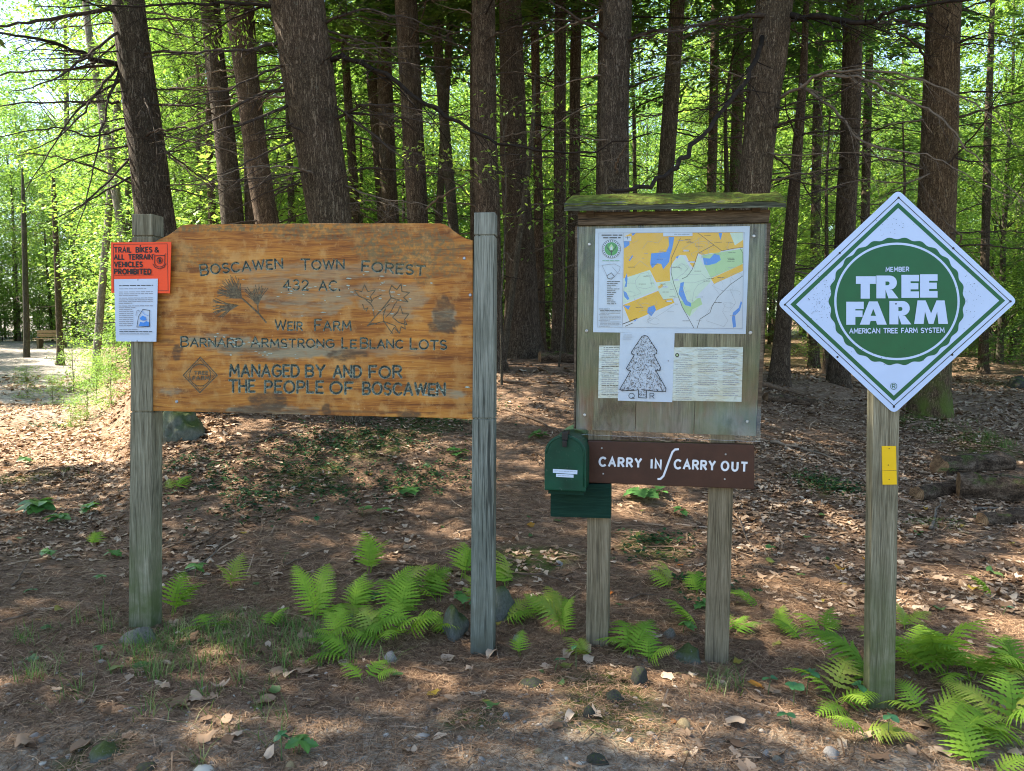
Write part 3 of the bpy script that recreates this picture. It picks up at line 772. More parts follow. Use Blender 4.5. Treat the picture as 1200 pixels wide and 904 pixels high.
A.text('FOREST', 424, 497, 317.6, 10.6, 2.1, L_, slope=5.2, arch=.3, big=1.1, jit=.3)
A.text('432', 332, 361, 340, 11.5, 1.7, L_, jit=.3)
A.text('AC.', 374, 399, 340.5, 11.0, 1.7, L_, jit=.3)
A.text('WEIR', 322.5, 354, 386.5, 9.3, 1.7, L_, slope=.5, big=1.2, jit=.3)
A.text('FARM', 369, 411, 387.3, 10.3, 1.8, L_, big=1.2, jit=.3)
A.text('BARNARD', 212, 284, 406, 9.4, 1.8, L_, slope=.7, big=1.2, jit=.35)
A.text('ARMSTRONG', 294, 391, 406.8, 9.4, 1.8, L_, slope=.7, big=1.2, jit=.35)
A.text('L', 401, 406.5, 408, 11.5, 1.9, L_)
A.text('E', 411, 417.5, 408, 9, 1.8, L_)
A.text('BLANC', 422.5, 472, 408.3, 9.4, 1.8, L_, big=1.25, jit=.3)
A.text('LOTS', 481, 523, 409, 10.2, 2.0, L_, slope=.5, big=1.2, jit=.3)
A.text('MANAGED', 269.5, 350, 441, 13, 2.7, L_, slope=.6, jit=.3)
A.text('BY', 358.5, 380, 441.6, 12.8, 2.7, L_, jit=.3)
A.text('AND', 391, 423, 442, 12.8, 2.7, L_, jit=.3)
A.text('FOR', 433, 470, 442.6, 13, 2.7, L_, jit=.3)
A.text('THE', 269, 298, 459.3, 13.4, 2.7, L_, jit=.3)
A.text('PEOPLE', 310.5, 378, 460, 13.2, 2.7, L_, slope=.6, jit=.3)
A.text('OF', 387, 413, 461.4, 13.2, 2.7, L_, jit=.3)
A.text('BOSCAWEN', 425.5, 521, 462, 13.2, 2.7, L_, slope=1.2, jit=.35)
c_ = 'letter_light'
A.line([(311.7, 377.8), (303.5, 368), (295, 360), (285, 351), (275, 344)], 1.5, c_, taper=[.6, 1, 1, 1.1, .6])
A.line([(303, 367), (302.3, 362), (302, 357)], 1.1, c_)
rg = random.Random(4)
def fan(x, y, a0, a1, n, L0, L1, w=.55):
    for i in range(n):
        a = R(a0 + (a1 - a0) * (i + rg.uniform(-.4, .4)) / (n - 1)); L = rg.uniform(L0, L1); b = rg.uniform(-.15, .15)
        A.line([(x, y), (x + L * .5 * math.cos(a), y - L * .5 * math.sin(a)), (x + L * math.cos(a + b), y - L * math.sin(a + b))], w, c_, taper=[1.2, 1, .5])
fan(283, 350, 95, 178, 34, 16, 30); fan(276, 344, 80, 190, 22, 10, 22); fan(279, 358, 170, 212, 20, 20, 31, .7); fan(302, 358, 65, 132, 26, 16, 25)
for pts, w in [([(430.7, 382), (441, 370), (450, 360), (458.7, 349)], 1.1), ([(438.5, 371), (437, 360), (434, 356), (427, 350), (420, 347)], .8), ([(445, 366), (449, 362), (456, 357)], .7),
               ([(450, 378), (449, 370), (452, 362), (449, 366)], .8), ([(450, 377), (456, 386), (460, 391)], .8), ([(450, 377), (463, 382), (468, 391)], .7), ([(441, 380), (436, 379), (430, 382), (441, 379), (450, 377)], .7),
               ([(434, 356), (438, 350), (447, 346)], .7), ([(458, 349), (456, 342), (459, 335), (465, 340), (470, 333), (471, 342), (480, 343), (473, 349), (478, 354), (467, 352), (458, 349)], .9),
               ([(420, 347), (415, 340), (424, 342), (427, 334), (431, 342), (440, 340), (434, 348), (436, 353), (427, 350)], .8), ([(460, 372), (466, 366), (469, 359), (472, 368), (479, 368), (474, 375), (477, 381), (467, 378), (460, 372)], .8),
               ([(458, 391), (462, 384), (468, 391), (470, 383), (475, 386), (474, 378)], .8), ([(425, 357), (427, 363), (431, 361), (429, 365)], .8), ([(452, 372), (458, 366), (462, 358), (466, 352)], .7)]:
    A.line(pts, w, c_)
A.line([(214.8, 440), (234.7, 418.8), (254.5, 440), (234.2, 460.5)], 1.1, c_, closed=True)
A.line([(217.5, 440), (234.7, 421.8), (251.7, 440), (234.2, 457.7)], .5, c_, closed=True)
A.line([(234.5 + 12.3 * math.cos(a / 24 * 2 * math.pi), 440 + 12.8 * math.sin(a / 24 * 2 * math.pi)) for a in range(24)], .8, c_, closed=True)
A.text('TREE', 228, 243.5, 439, 3.6, 1.0, c_, gap=.35); A.text('FARM', 226, 245, 445.2, 4.0, 1.0, c_, gap=.35)

N2, Z2 = 760, 410
bare, dark, algae = up(bare, N2, Z2), up(dark, N2, Z2), up(algae, N2, Z2)
GX, GZ = up(GX, N2, Z2), up(GZ, N2, Z2); xs = GX[:, 0]
ink, carve, dep = np.zeros_like(GX), np.zeros_like(GX), np.zeros_like(GX)
for (p, q, k, m) in A.segs:
    i0 = max(0, np.searchsorted(xs, min(p[0], q[0]) - k * 1.6)); i1 = min(N2, np.searchsorted(xs, max(p[0], q[0]) + k * 1.6) + 1)
    X_, Z_ = GX[i0:i1], GZ[i0:i1]; dx_, dz_ = q[0] - p[0], q[1] - p[1]
    t_ = np.clip(((X_ - p[0]) * dx_ + (Z_ - p[1]) * dz_) / (dx_ * dx_ + dz_ * dz_ + 1e-12), 0, 1)
    dd = np.hypot(X_ - p[0] - t_ * dx_, Z_ - p[1] - t_ * dz_) / k
    v_ = np.clip(1.25 - dd, 0, 1)
    if m == 'letter': ink[i0:i1] = np.maximum(ink[i0:i1], np.clip(1.35 - dd, 0, 1)); dep[i0:i1] = np.maximum(dep[i0:i1], np.minimum(v_ * 1.6, 1) * .0042)
    else: carve[i0:i1] = np.maximum(carve[i0:i1], np.clip(1.5 - dd, 0, 1)); dep[i0:i1] = np.maximum(dep[i0:i1], v_ * .0016)
nx, nz = N2, Z2
bv = np.stack([GX, np.full_like(GX, BY) + .0008 * (fbm(GX, GZ * 8, .15, 50, 2) - .5) + dep, GZ], -1).reshape(-1, 3)
ii, jj = np.meshgrid(np.arange(nx - 1), np.arange(nz - 1), indexing='ij')
bf = np.stack([idx(ii, jj), idx(ii + 1, jj), idx(ii + 1, jj + 1), idx(ii, jj + 1)], -1).reshape(-1, 4)
loop = [idx(i, 0) for i in range(nx)] + [idx(nx - 1, j) for j in range(1, nz)] + [idx(i, nz - 1) for i in range(nx - 2, -1, -1)] + [idx(0, j) for j in range(nz - 2, 0, -1)]
bk = bv[loop].copy(); bk[:, 1] = BY + th
nb, nl = len(bv), len(loop)
lp_ = np.array(loop); qn = np.arange(nl)
sf = np.stack([np.roll(lp_, -1), lp_, nb + qn, nb + (qn + 1) % nl], 1)
z_ = np.zeros(nl); cat_ = lambda m, e: np.concatenate([m.ravel(), z_ + e])
bme = np_mesh('board', np.concatenate([bv, bk]), np.concatenate([bf, sf]), M['board'], extra={'bare': cat_(bare, 0), 'dark': cat_(dark, .5), 'algae': cat_(algae, .6), 'ink': cat_(ink, 0), 'carve': cat_(carve, 0)})
board1 = child('board', bme, S1)
A = Art(P1, BY - .0012)
rg = random.Random(9)
for (cx, cy_, rx, ry, n) in [(285, 402, 55, 5, 16), (262, 396, 20, 4, 6), (345, 345, 60, 20, 14), (455, 345, 40, 25, 22), (510, 458, 40, 6, 8), (330, 415, 60, 7, 12), (390, 330, 80, 20, 10)]:
    for i in range(n):
        x, y = cx + rg.gauss(0, .5) * rx, cy_ + rg.gauss(0, .5) * ry
        w, h = rg.uniform(.8, 3.6), rg.uniform(.4, 1.1)
        A.poly([(x - w, y), (x - w * .4, y - h), (x + w * .6, y - h * .7), (x + w, y + h * .2), (x + w * .1, y + h * .8)], 'flake')
A.build('flaking_paint_flecks', board1)['kind'] = 'stuff'
screws(P1, [(544, 303), (551, 346), (207, 471)], BY, .008, S1, 'grey_metal', 'bolt')

# orange notice and the white notice pinned over it
nt, PN = sheet_thing(P1, [(130, 284.3), (200.6, 283.6), (199, 344), (130.4, 343.3)], -.012, .003, 'orange_notice', 'bright orange plastic notice with black capitals nailed to the left post', 'notice', M['orange_sign'])
A = Art(PN, -.0124)
k_ = 'black_ink'
A.line([(133, 286.6), (196, 286), (197, 341), (133.5, 341)], .6, k_, closed=True)
A.text('TRAIL BIKES', 134.2, 178, 296, 5.6, 1.5, k_, slope=-.3, gap=.36); A.text('&', 181.5, 186, 295.7, 5.6, 1.3, k_)
A.text('ALL TERRAIN', 134.2, 178.6, 304.3, 5.5, 1.5, k_, slope=-.3, gap=.36)
A.text('VEHICLES', 134.4, 167, 312.9, 5.6, 1.5, k_, gap=.36)
A.text('PROHIBITED', 134.4, 177.2, 321.3, 5.6, 1.5, k_, gap=.36)
A.line([(134, 322.8), (180, 322.4)], .5, k_)
A.line([(181.5, 300), (193.5, 299.6), (193.2, 308)] + _arc(187.3, 308, 5.9, 5.2, 0, 180, 8) + [(181.4, 308)], .7, k_, closed=True)
A.line([(187.4 + 3.2 * math.cos(i / 14 * 6.2832), 305.4 + 3.6 * math.sin(i / 14 * 6.2832)) for i in range(14)], .7, k_, closed=True); A.disc(187.6, 305.8, 1.5, k_, 10, 2.3); A.line([(185.6, 303.8), (187, 302.8), (188.6, 303.2)], .6, k_)
A.line([(179.5, 309.5), (182, 313.5), (187.3, 315.4), (192.5, 313.3), (194.7, 309.3)], .8, k_); A.line([(180, 297.8), (182, 300)], .6, k_); A.line([(194.5, 297.6), (192.5, 300)], .6, k_)
A.build('lettering', nt)
screws(PN, [(164.5, 288.4)], -.012, .004, nt, 'dark_metal', 'nail')
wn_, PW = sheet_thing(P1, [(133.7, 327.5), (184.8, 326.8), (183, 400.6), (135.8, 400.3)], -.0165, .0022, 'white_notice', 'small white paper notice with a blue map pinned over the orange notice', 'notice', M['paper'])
A = Art(PW, -.0168)
gi = 'grey_ink'
A.words(139.5, 179.5, 334.6, 1.5, 'black_ink', -.6, 1)
for q, (y, fl) in enumerate([(338.3, .8), (342, 1), (344.2, 1), (346.2, .55), (349.2, 1), (351.3, 1), (353.3, 1), (355.3, .4), (358.4, 1), (360.4, .5)]):
    A.words(139.5, 179.3, y, 1.35, gi, -.5, 10 + q, fl)
for q in range(9): A.words(140, 156.5, 362.6 + q * 2.35, 1.3, gi, -.2, 40 + q)
for q, fl in enumerate([.6, 1, .9]): A.words(140.5, 179, 386 + q * 2.5, 1.3, gi if q != 1 else 'black_ink', 0, 60 + q, fl)
A.line([(161, 383.5), (163, 371), (168, 362.8), (176, 364), (175.6, 383)], .6, 'black_ink', closed=True)
A.poly([(163.2, 382.5), (165, 377.5), (169, 378.5), (172, 376.5), (175.2, 378), (175, 382.6)], 'map_blue'); A.poly([(164.5, 373), (167.5, 370), (171, 372), (172.5, 375.5), (168, 376), (165.5, 375)], 'map_blue')
A.line([(159.8, 370), (161, 364.5), (163, 363.5), (164, 366)], .6, gi); A.line([(167, 365), (170.5, 369), (174.5, 370)], .5, 'map_blue')
A.build('print', wn_)
screws(PW, [(161.5, 328), (160.8, 399.5)], -.0165, .004, wn_, 'grey_metal', 'pin')

# ------------------------------------------------------------------ 2. the notice board with roof
P2 = Panel((0.65, 3.445, 0.0), math.atan2(3.36 - 3.53, .903 - .392))
P2 = Panel((0.65, 3.445, 0.0), R(-12.5))
K = thing('notice_board', 'roofed wooden notice board with mossy top standing on two posts in the middle', 'notice board', P2.o, P2.rz)
child('post', post_mesh(P2, (689.5, 716, 480), (686.5, 712, 757), .09, 'post_brown'), K)
child('post', post_mesh(P2, (833, 862, 480), (826, 853.5, 782), .09, 'post_brown'), K)
YB = -.03    # plank face
def k5(x, y): return (650 + x * .2654, 380 + y * .2654)
def k4(x, y): return (650 + x * .23333, 215 + y * .23333)
bl_, br_, tr_, tl_ = (674.5, 503.5), (886, 511.5), (899.5, 259), (677.5, 262)
edges_b = [0, .33, .655, 1.0]; edges_t = [0, .33, .655, 1.0]
lerp = lambda a, b, t: (a[0] + (b[0] - a[0]) * t, a[1] + (b[1] - a[1]) * t)
for i in range(3):
    g = .0018
    q = [lerp(bl_, br_, edges_b[i] + g), lerp(bl_, br_, edges_b[i + 1] - g), lerp(tl_, tr_, edges_t[i + 1] - g), lerp(tl_, tr_, edges_t[i] + g)]
    mb = MB(); mb.prism([P2.pix(x, y, YB) for x, y in q], YB + .0004 * i, YB + .025)
    child('plank', mb.mesh('plank', M['planks'], bevel=.0015), K)
mb = MB(); mb.prism([P2.pix(x, y, YB + .027) for x, y in [(676, 500), (884, 507), (897, 262), (679, 264)]], YB + .027, YB + .029)
child('backing_sheet', mb.mesh('backing_sheet', M['header_wood']), K)
for q in ([(897.6, 262), (903.2, 261.5), (890.2, 512), (886.2, 511.5)], [(674, 265), (677, 265), (674.3, 503), (672.3, 503)]):
    mb = MB(); mb.prism([P2.pix(x, y, YB) for x, y in q], YB - .004, YB + .04); child('side_strip', mb.mesh('side_strip', M['header_wood']), K)
mb = MB(); mb.prism([P2.pix(x, y, YB - .02) for x, y in [(677.5, 264.2), (901, 260.8), (903, 246), (677, 249)]], YB - .022, YB + .03)
child('header_board', mb.mesh('header_board', M['header_wood'], bevel=.002), K)
# sloped roof board: front lip low, back edge higher, moss along the top
fl, fr = P2.pix(661, 247.6, -.115), P2.pix(921.5, 243.2, -.115)
fl2, fr2 = P2.pix(661, 239.0, -.115), P2.pix(921.5, 235.8, -.115)
mb = MB()
yf, yb = -.115, .12
rise = .072
mb.add([(fl[0], yf, fl[1]), (fr[0], yf, fr[1]), (fr2[0], yf, fr2[1]), (fl2[0], yf, fl2[1]),
        (fl[0], yb, fl[1] + rise), (fr[0], yb, fr[1] + rise), (fr2[0], yb, fr2[1] + rise), (fl2[0], yb, fl2[1] + rise)],
       [(0, 1, 2, 3), (5, 4, 7, 6), (0, 4, 5, 1), (3, 2, 6, 7), (1, 5, 6, 2), (4, 0, 3, 7)])
roof = child('roof', mb.mesh('roof', M['roof_wood'], bevel=.002), K)
n1, n2 = 150, 26
uu, vv = np.meshgrid(np.linspace(0, 1, n1), np.linspace(0, 1, n2), indexing='ij')
rx = fl2[0] + (fr2[0] - fl2[0]) * uu; ry = yf - .004 + (yb - yf) * vv
edge = fbm(rx, ry, .12, 60) 
thk = .003 + .012 * fbm(rx, ry * 2, .07, 61, 4) * sst(0, .12, np.minimum(np.minimum(uu, 1 - uu) * 8, np.minimum(vv * 2.5 + .15, (1 - vv) * 4) + .0)) - .007 * sst(.56, .66, fbm(rx, ry, .2, 66))
rz_ = fl2[1] + (fr2[1] - fl2[1]) * uu + rise * (ry - yf) / (yb - yf) + thk
rz_[:, 0] -= .004 + .008 * fbm(rx[:, 0], rx[:, 0] * 0, .05, 63)
ii, jj = np.meshgrid(np.arange(n1 - 1), np.arange(n2 - 1), indexing='ij')
mf = np.stack([ii * n2 + jj, (ii + 1) * n2 + jj, (ii + 1) * n2 + jj + 1, ii * n2 + jj + 1], -1).reshape(-1, 4)
child('moss', np_mesh('moss', np.stack([rx, ry, rz_], -1).reshape(-1, 3), mf, M['moss'], smooth=True), roof)
for s_ in (0, 1):    # brackets under the roof
    a0 = P2.pix(690 if s_ == 0 else 880, 255, 0)[0]
    mb = MB(); mb.add([(a0, -.10, fl[1] - .0), (a0 + .03, -.10, fl[1]), (a0 + .03, .05, fl[1] + .03), (a0, .05, fl[1] + .03), (a0, .05, fl[1] - .07), (a0 + .03, .05, fl[1] - .07)],
                       [(0, 1, 2, 3), (0, 4, 5, 1), (0, 3, 4), (1, 5, 2), (3, 2, 5, 4)]); child('roof_bracket', mb.mesh('roof_bracket', M['header_wood']), K)
# clear plastic cover, its lower edge sprung a little away from the planks
YP = YB - .007
n1, n2 = 14, 24
uu, vv = np.meshgrid(np.linspace(0, 1, n1), np.linspace(0, 1, n2), indexing='ij')
pc = [P2.pix(676, 266, YP), P2.pix(899, 262.5, YP), P2.pix(890.5, 517.5, YP), P2.pix(679, 509.5, YP)]
tx = pc[0][0] + (pc[1][0] - pc[0][0]) * uu; tz = pc[0][1] + (pc[1][1] - pc[0][1]) * uu
bx = pc[3][0] + (pc[2][0] - pc[3][0]) * uu; bz = pc[3][1] + (pc[2][1] - pc[3][1]) * uu
pvx = tx + (bx - tx) * vv; pvz = tz + (bz - tz) * vv
pvy = YP - .022 * sst(.82, 1.0, vv) * sst(.45, 1.0, uu) - .005 * np.sin(uu * 5) * vv
ii, jj = np.meshgrid(np.arange(n1 - 1), np.arange(n2 - 1), indexing='ij')
pf = np.stack([ii * n2 + jj, (ii + 1) * n2 + jj, (ii + 1) * n2 + jj + 1, ii * n2 + jj + 1], -1).reshape(-1, 4)
cov = child('clear_cover', np_mesh('clear_cover', np.stack([pvx, pvy, pvz], -1).reshape(-1, 3), pf, M['plexi'], smooth=True), K)
mb = MB()
bot_i = [(pvx[i, -1], pvy[i, -1], pvz[i, -1]) for i in range(n1)]
mb.tube(bot_i, [.0012] * n1, 5); child('cover_edge', mb.mesh('cover_edge', M['plexi']), cov)
screws(P2, [k4(175, 307), k4(160, 742), k4(1000, 265), k4(982, 752), k5(132, 402), k5(850, 430), k5(141, 30), k5(865, 38)], YP - .002, .007, K, 'screw_metal')

# the papers under the cover
YM = YB - .0025
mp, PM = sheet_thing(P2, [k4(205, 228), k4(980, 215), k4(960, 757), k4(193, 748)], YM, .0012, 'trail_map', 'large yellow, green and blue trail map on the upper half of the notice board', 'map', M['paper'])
A = Art(PM, YM - .0003, 1.2e-5)
Z = lambda pts: [k4(x, y) for x, y in pts]
A.poly(Z([(345, 250), (950, 247), (940, 728), (340, 720)]), 'map_grey')
A.poly(Z([(348, 268), (385, 250), (720, 248), (945, 246), (948, 322), (838, 340), (815, 355), (790, 350), (740, 360), (720, 352), (700, 430), (680, 405), (660, 362), (630, 360), (612, 372), (592, 400), (578, 430), (580, 490), (510, 498), (478, 435), (345, 478)]), 'map_yellow')
A.poly(Z([(880, 249), (945, 247), (945, 285), (905, 312)]), 'map_pale')
A.poly(Z([(345, 478), (478, 435), (515, 535), (343, 605)]), 'map_pale')
A.poly(Z([(343, 612), (520, 540), (545, 582), (590, 575), (602, 600), (378, 697)]), 'map_yellow')
A.poly(Z([(510, 500), (580, 490), (592, 402), (640, 362), (690, 440), (722, 362), (762, 440), (795, 482), (720, 560), (735, 610), (680, 670), (650, 640), (620, 575), (545, 582), (520, 538)]), 'map_pale')
A.poly(Z([(740, 362), (840, 345), (945, 328), (945, 405), (785, 475), (755, 420)]), 'map_green')
A.poly(Z([(785, 478), (945, 405), (945, 440), (800, 506)]), 'map_yellow')
A.poly(Z([(630, 590), (690, 600), (730, 570), (742, 608), (690, 635), (678, 670), (650, 640)]), 'map_green')
A.poly(Z([(518, 520), (540, 505), (545, 518), (525, 530)]), 'map_yellow')
for pl in ([(572, 270), (601, 270), (590, 330), (580, 360), (575, 395), (545, 432), (535, 405), (515, 402), (490, 427), (480, 405), (485, 352), (560, 345), (575, 312)],
           [(745, 375), (780, 378), (800, 355), (828, 362), (834, 385), (810, 402), (770, 412), (750, 408)], [(632, 500), (650, 495), (645, 530), (655, 560), (665, 590), (685, 602), (685, 620), (655, 612), (640, 585), (622, 555)],
           [(345, 540), (360, 548), (376, 582), (366, 586), (350, 570)], [(345, 614), (381, 615), (370, 636)], [(468, 625), (500, 612), (510, 635), (485, 668), (465, 650)],
           [(935, 590), (941, 600), (930, 640), (906, 665), (911, 720), (896, 726), (890, 680), (895, 650), (925, 625)], [(823, 250), (842, 250), (833, 286)], [(346, 290), (376, 292), (375, 310), (350, 327)],
           [(385, 252), (408, 250), (392, 265)], [(372, 388), (390, 360), (394, 366), (378, 390)], [(352, 480), (362, 452), (366, 478), (362, 520), (350, 522), (357, 498)], [(606, 372), (624, 362), (618, 378)], [(396, 692), (412, 682), (404, 694)]):
    A.poly(Z(pl), 'map_blue')
for pl, w in (([(720, 250), (800, 310), (840, 340), (900, 326), (945, 323)], .55), ([(800, 310), (720, 352), (690, 435), (665, 468), (640, 480)], .6), ([(632, 275), (585, 380), (585, 450), (600, 510), (640, 620), (700, 728)], .6),
              ([(945, 465), (880, 510), (820, 570), (790, 620), (780, 650), (730, 682), (715, 728)], .6), ([(340, 708), (415, 678)], .9), ([(355, 718), (392, 702)], .7), ([(930, 325), (945, 350), (945, 400)], .5)):
    A.line(Z(pl), w, 'black_ink')
for pl in ([(410, 520), (405, 490), (430, 455), (470, 448), (480, 480), (490, 520), (455, 530), (410, 520)], [(600, 490), (640, 455), (700, 460), (740, 455), (765, 480), (700, 500), (640, 500)], [(690, 600), (700, 540), (720, 510), (780, 480)],
           [(520, 530), (555, 500), (585, 500), (610, 560), (595, 590)], [(610, 420), (640, 400), (670, 430), (640, 460)], [(790, 510), (830, 560), (800, 600), (760, 660)], [(840, 640), (870, 690), (850, 720), (760, 690)], [(880, 530), (910, 600), (880, 640)], [(480, 690), (560, 640), (600, 610)],
           [(440, 330), (470, 290), (520, 300), (540, 270)], [(640, 330), (690, 300), (740, 270)], [(400, 420), (430, 390), (470, 420)]):
    A.line(Z(pl), .28, gi)
rg = random.Random(2)
for (x, y) in [(770, 260), (680, 298), (725, 315), (660, 340), (690, 392), (530, 380), (385, 420), (890, 348), (885, 375), (890, 382), (885, 390), (835, 472), (440, 505), (560, 545), (575, 592), (425, 622), (820, 598), (720, 440), (610, 420), (725, 570), (765, 490), (880, 295), (820, 295), (660, 690), (545, 505)]:
    x0, y0 = k4(x - 18, y); A.words(x0, x0 + 8.5, y0, .9, 'black_ink', 0, int(x * 7 + y))
for (x, y) in [(612, 485), (690, 395), (575, 592), (555, 520), (725, 572), (660, 338)]:
    a, b = k4(x, y); A.put([(a - 3, b - .8), (a + 3, b - .8), (a + 3, b + 1), (a - 3, b + 1)], [(0, 1, 2, 3)], 'paper'); A.words(a - 2.6, a + 2.6, b - .4, .8, gi, 0, int(x))
rg = random.Random(12)
for q in range(34):     # contour lines
    x, y = rg.uniform(360, 920), rg.uniform(265, 700); r0, a0 = rg.uniform(8, 34), rg.uniform(0, 6)
    A.line([k4(min(940, max(348, x + r0 * (1 + .35 * math.sin(3 * t_ + a0)) * math.cos(t_) * 1.3)), min(718, max(255, y + r0 * math.sin(t_)))) for t_ in (a0 + i * .45 for i in range(rg.randint(5, 13)))], .22, gi)
for q in range(26):
    x0, y0 = k4(rg.uniform(360, 890), rg.uniform(262, 700)); A.words(x0, x0 + rg.uniform(3, 8), y0, .75, rg.choice(['black_ink', gi]), 0, 1000 + q)
A.poly(Z([(545, 249), (692, 248), (692, 265), (545, 267)]), 'paper'); x0, y0 = k4(600, 255); A.words(x0, x0 + 18, y0, .9, 'black_ink', 0, 5)
A.poly(Z([(347, 268), (385, 267), (385, 290), (347, 291)]), 'paper'); a, b = k4(366, 273); A.line([(a - 2.5, b + .3), (a + 2.5, b + .3)], .5, 'black_ink'); A.line([(a, b - 1.6), (a, b + 2.2)], .5, 'black_ink')
A.line(Z([(222, 250), (952, 246), (942, 730), (215, 722)]), .35, gi, closed=True); A.line(Z([(345, 250), (340, 720)]), .35, gi)
for q, (x0, x1, y) in enumerate([(236, 340, 258), (244, 336, 271)]):
    a, b = k4(x0, y); A.words(a, k4(x1, y)[0], b, 2.1, 'black_ink', 0, 70 + q)
a, b = k4(285, 330)
A.disc(a, b, 11.0, 'black_ink', 32); A.disc(a, b, 10.5, 'paper', 32)
for i in range(26):
    t_ = i / 26 * 2 * math.pi; A.line([(a + 8.6 * math.cos(t_), b + 8.6 * math.sin(t_)), (a + 10.0 * math.cos(t_), b + 10.0 * math.sin(t_))], .8, 'black_ink')
A.disc(a, b, 7.9, 'logo_green', 32)
A.line([(a, b + 7.6), (a, b - 1)], 1.1, 'black_ink'); A.line([(a, b + 4), (a - 5, b - 1.5), (a - 5.6, b - 4.5)], .9, 'black_ink'); A.line([(a, b + 4), (a + 5, b - 1.5), (a + 5.6, b - 4.5)], .9, 'black_ink')
A.poly([(a, b - 6), (a + 2.6, b - 2.2), (a + 1.6, b + 1.6), (a - 1.6, b + 1.6), (a - 2.6, b - 2.2)], 'map_green'); A.poly([(a, b - 2.8), (a + 1.2, b - 1.2), (a + .9, b + 1), (a - .9, b + 1), (a - 1.2, b - 1.2)], 'paper')
a, b = k4(240, 388); A.words(a, a + 20, b, 1.1, 'logo_green', 0, 80)
A.line(Z([(238, 412), (270, 480), (300, 470), (325, 440), (330, 420), (300, 405), (238, 412)]), .5, gi); A.line(Z([(262, 465), (285, 450), (300, 468), (285, 482), (268, 478)]), .6, 'black_ink', closed=True); A.line(Z([(290, 420), (315, 450), (328, 455)]), .5, gi)
for q in range(13):
    a, b = k4(252, 492 + q * 9.3); A.words(a, a + 1.4, b, 1.5, 'map_blue' if q % 3 == 0 else 'black_ink', 0, 90 + q); A.words(a + 2.6, a + rg.uniform(9, 18), b, 1.2, 'black_ink', 0, 120 + q)
for q in range(13):
    a, b = k4(222, 630 + q * 7.2); A.words(a + (1.5 if q % 4 else 0), k4(332, 0)[0], b, 1.0, 'black_ink' if q < 2 else gi, 0, 150 + q, 1.0 if q % 4 else .5)
A.build('print', mp)

YM2 = YB - .0035
lp, PL = sheet_thing(P2, [k5(196, 95), k5(290, 95), k5(286, 327), k5(192, 327)], YB - .0018, .0010, 'paper_notice', 'narrow yellowed typed sheet left of the tree drawing on the notice board', 'notice', M['old_paper'])
A = Art(PL, YB - .0021, 1.2e-5)
for q in range(26):
    a, b = k5(207 if q > 3 else 216, 103 + q * 8.3); A.words(a, k5(286, 0)[0], b, 1.15, gi if q % 5 else 'black_ink', 0, 200 + q, [1, .9, 1, .7][q % 4])
A.build('print', lp)
dp, PD = sheet_thing(P2, [k5(522, 102), k5(832, 101), k5(825, 343), k5(516, 338)], YB - .0018, .0010, 'document_sheet', 'wrinkled yellowing two column document right of the tree drawing on the notice board', 'document', M['old_paper'])
A = Art(PD, YB - .0021, 1.2e-5)
A.disc(*k5(541, 137), 2.4, 'dark_metal', 16); A.disc(*k5(541, 137), 1.2, 'map_green', 12); a, b = k5(556, 134); A.words(a, a + 9, b, 1.4, gi, 0, 300)
for col, (x0, x1) in enumerate([(534, 608), (632, 722), (742, 812)]):
    for q in range(22):
        a, b = k5(x0, 112 + q * 9.6 + (36 if col == 0 else 0))
        if b > 468: continue
        if col == 0 or q % 6 != 5: A.words(a, k5(x1, 0)[0], b, 1.0, gi, .3, 310 + q + 40 * col, [1, 1, .8, .95][(q + col) % 4])
A.build('print', dp)
tp_, PT = sheet_thing(P2, [k5(290, 38), k5(530, 38), k5(519, 345), k5(279, 338)], YB - .0033, .0010, 'tree_drawing', 'white sheet with the outline drawing of a speckled fir tree under the trail map', 'poster', M['paper'])
A = Art(PT, YB - .0036, 1.0e-5)
tree = [(398, 50), (410, 54), (452, 118), (450, 130), (438, 134), (468, 192), (466, 204), (446, 204), (492, 284), (490, 297), (440, 296), (406, 290), (405, 326), (371, 324), (371, 290), (345, 292), (300, 294), (289, 286), (336, 206), (322, 202), (318, 194), (352, 136), (341, 132), (340, 122), (386, 54)]
def inside(x, y, pg):
    c = False; n = len(pg)
    for i in range(n):
        (x1, y1), (x2, y2) = pg[i], pg[(i + 1) % n]
        if (y1 > y) != (y2 > y) and x < (x2 - x1) * (y - y1) / (y2 - y1) + x1: c = not c
    return c
rg = random.Random(6); n_ = 0
while n_ < 900:     # loose pencil speckle of needles, no code
    x, y = rg.uniform(289, 492), rg.uniform(52, 322)
    if inside(x, y, tree):
        a, b = k5(x, y); t_ = rg.uniform(.9, 2.2); L = rg.uniform(.5, 1.5)
        A.line([(a, b), (a + L * math.cos(t_), b + L * math.sin(t_))], rg.uniform(.3, .75), 'black_ink' if rg.random() < .55 else gi); n_ += 1
A.line([k5(*p) for p in tree], .8, 'black_ink', closed=True)
a, b = k5(328, 328); A.text('Q', a, a + 6.4, b, 6.2, .7, 'black_ink'); a, b = k5(421, 328); A.text('R', a, a + 5, b, 6.2, .7, 'black_ink')
for q in range(3): a, b = k5(302 + (q == 0) * 6, 47 + q * 9); A.words(a, a + 11 - 2 * (q != 1), b, .9, gi, 0, 400 + q)
a, b = k5(502, 162); A.disc(a, b, .9, 'grey_ink', 8)
A.build('print', tp_)

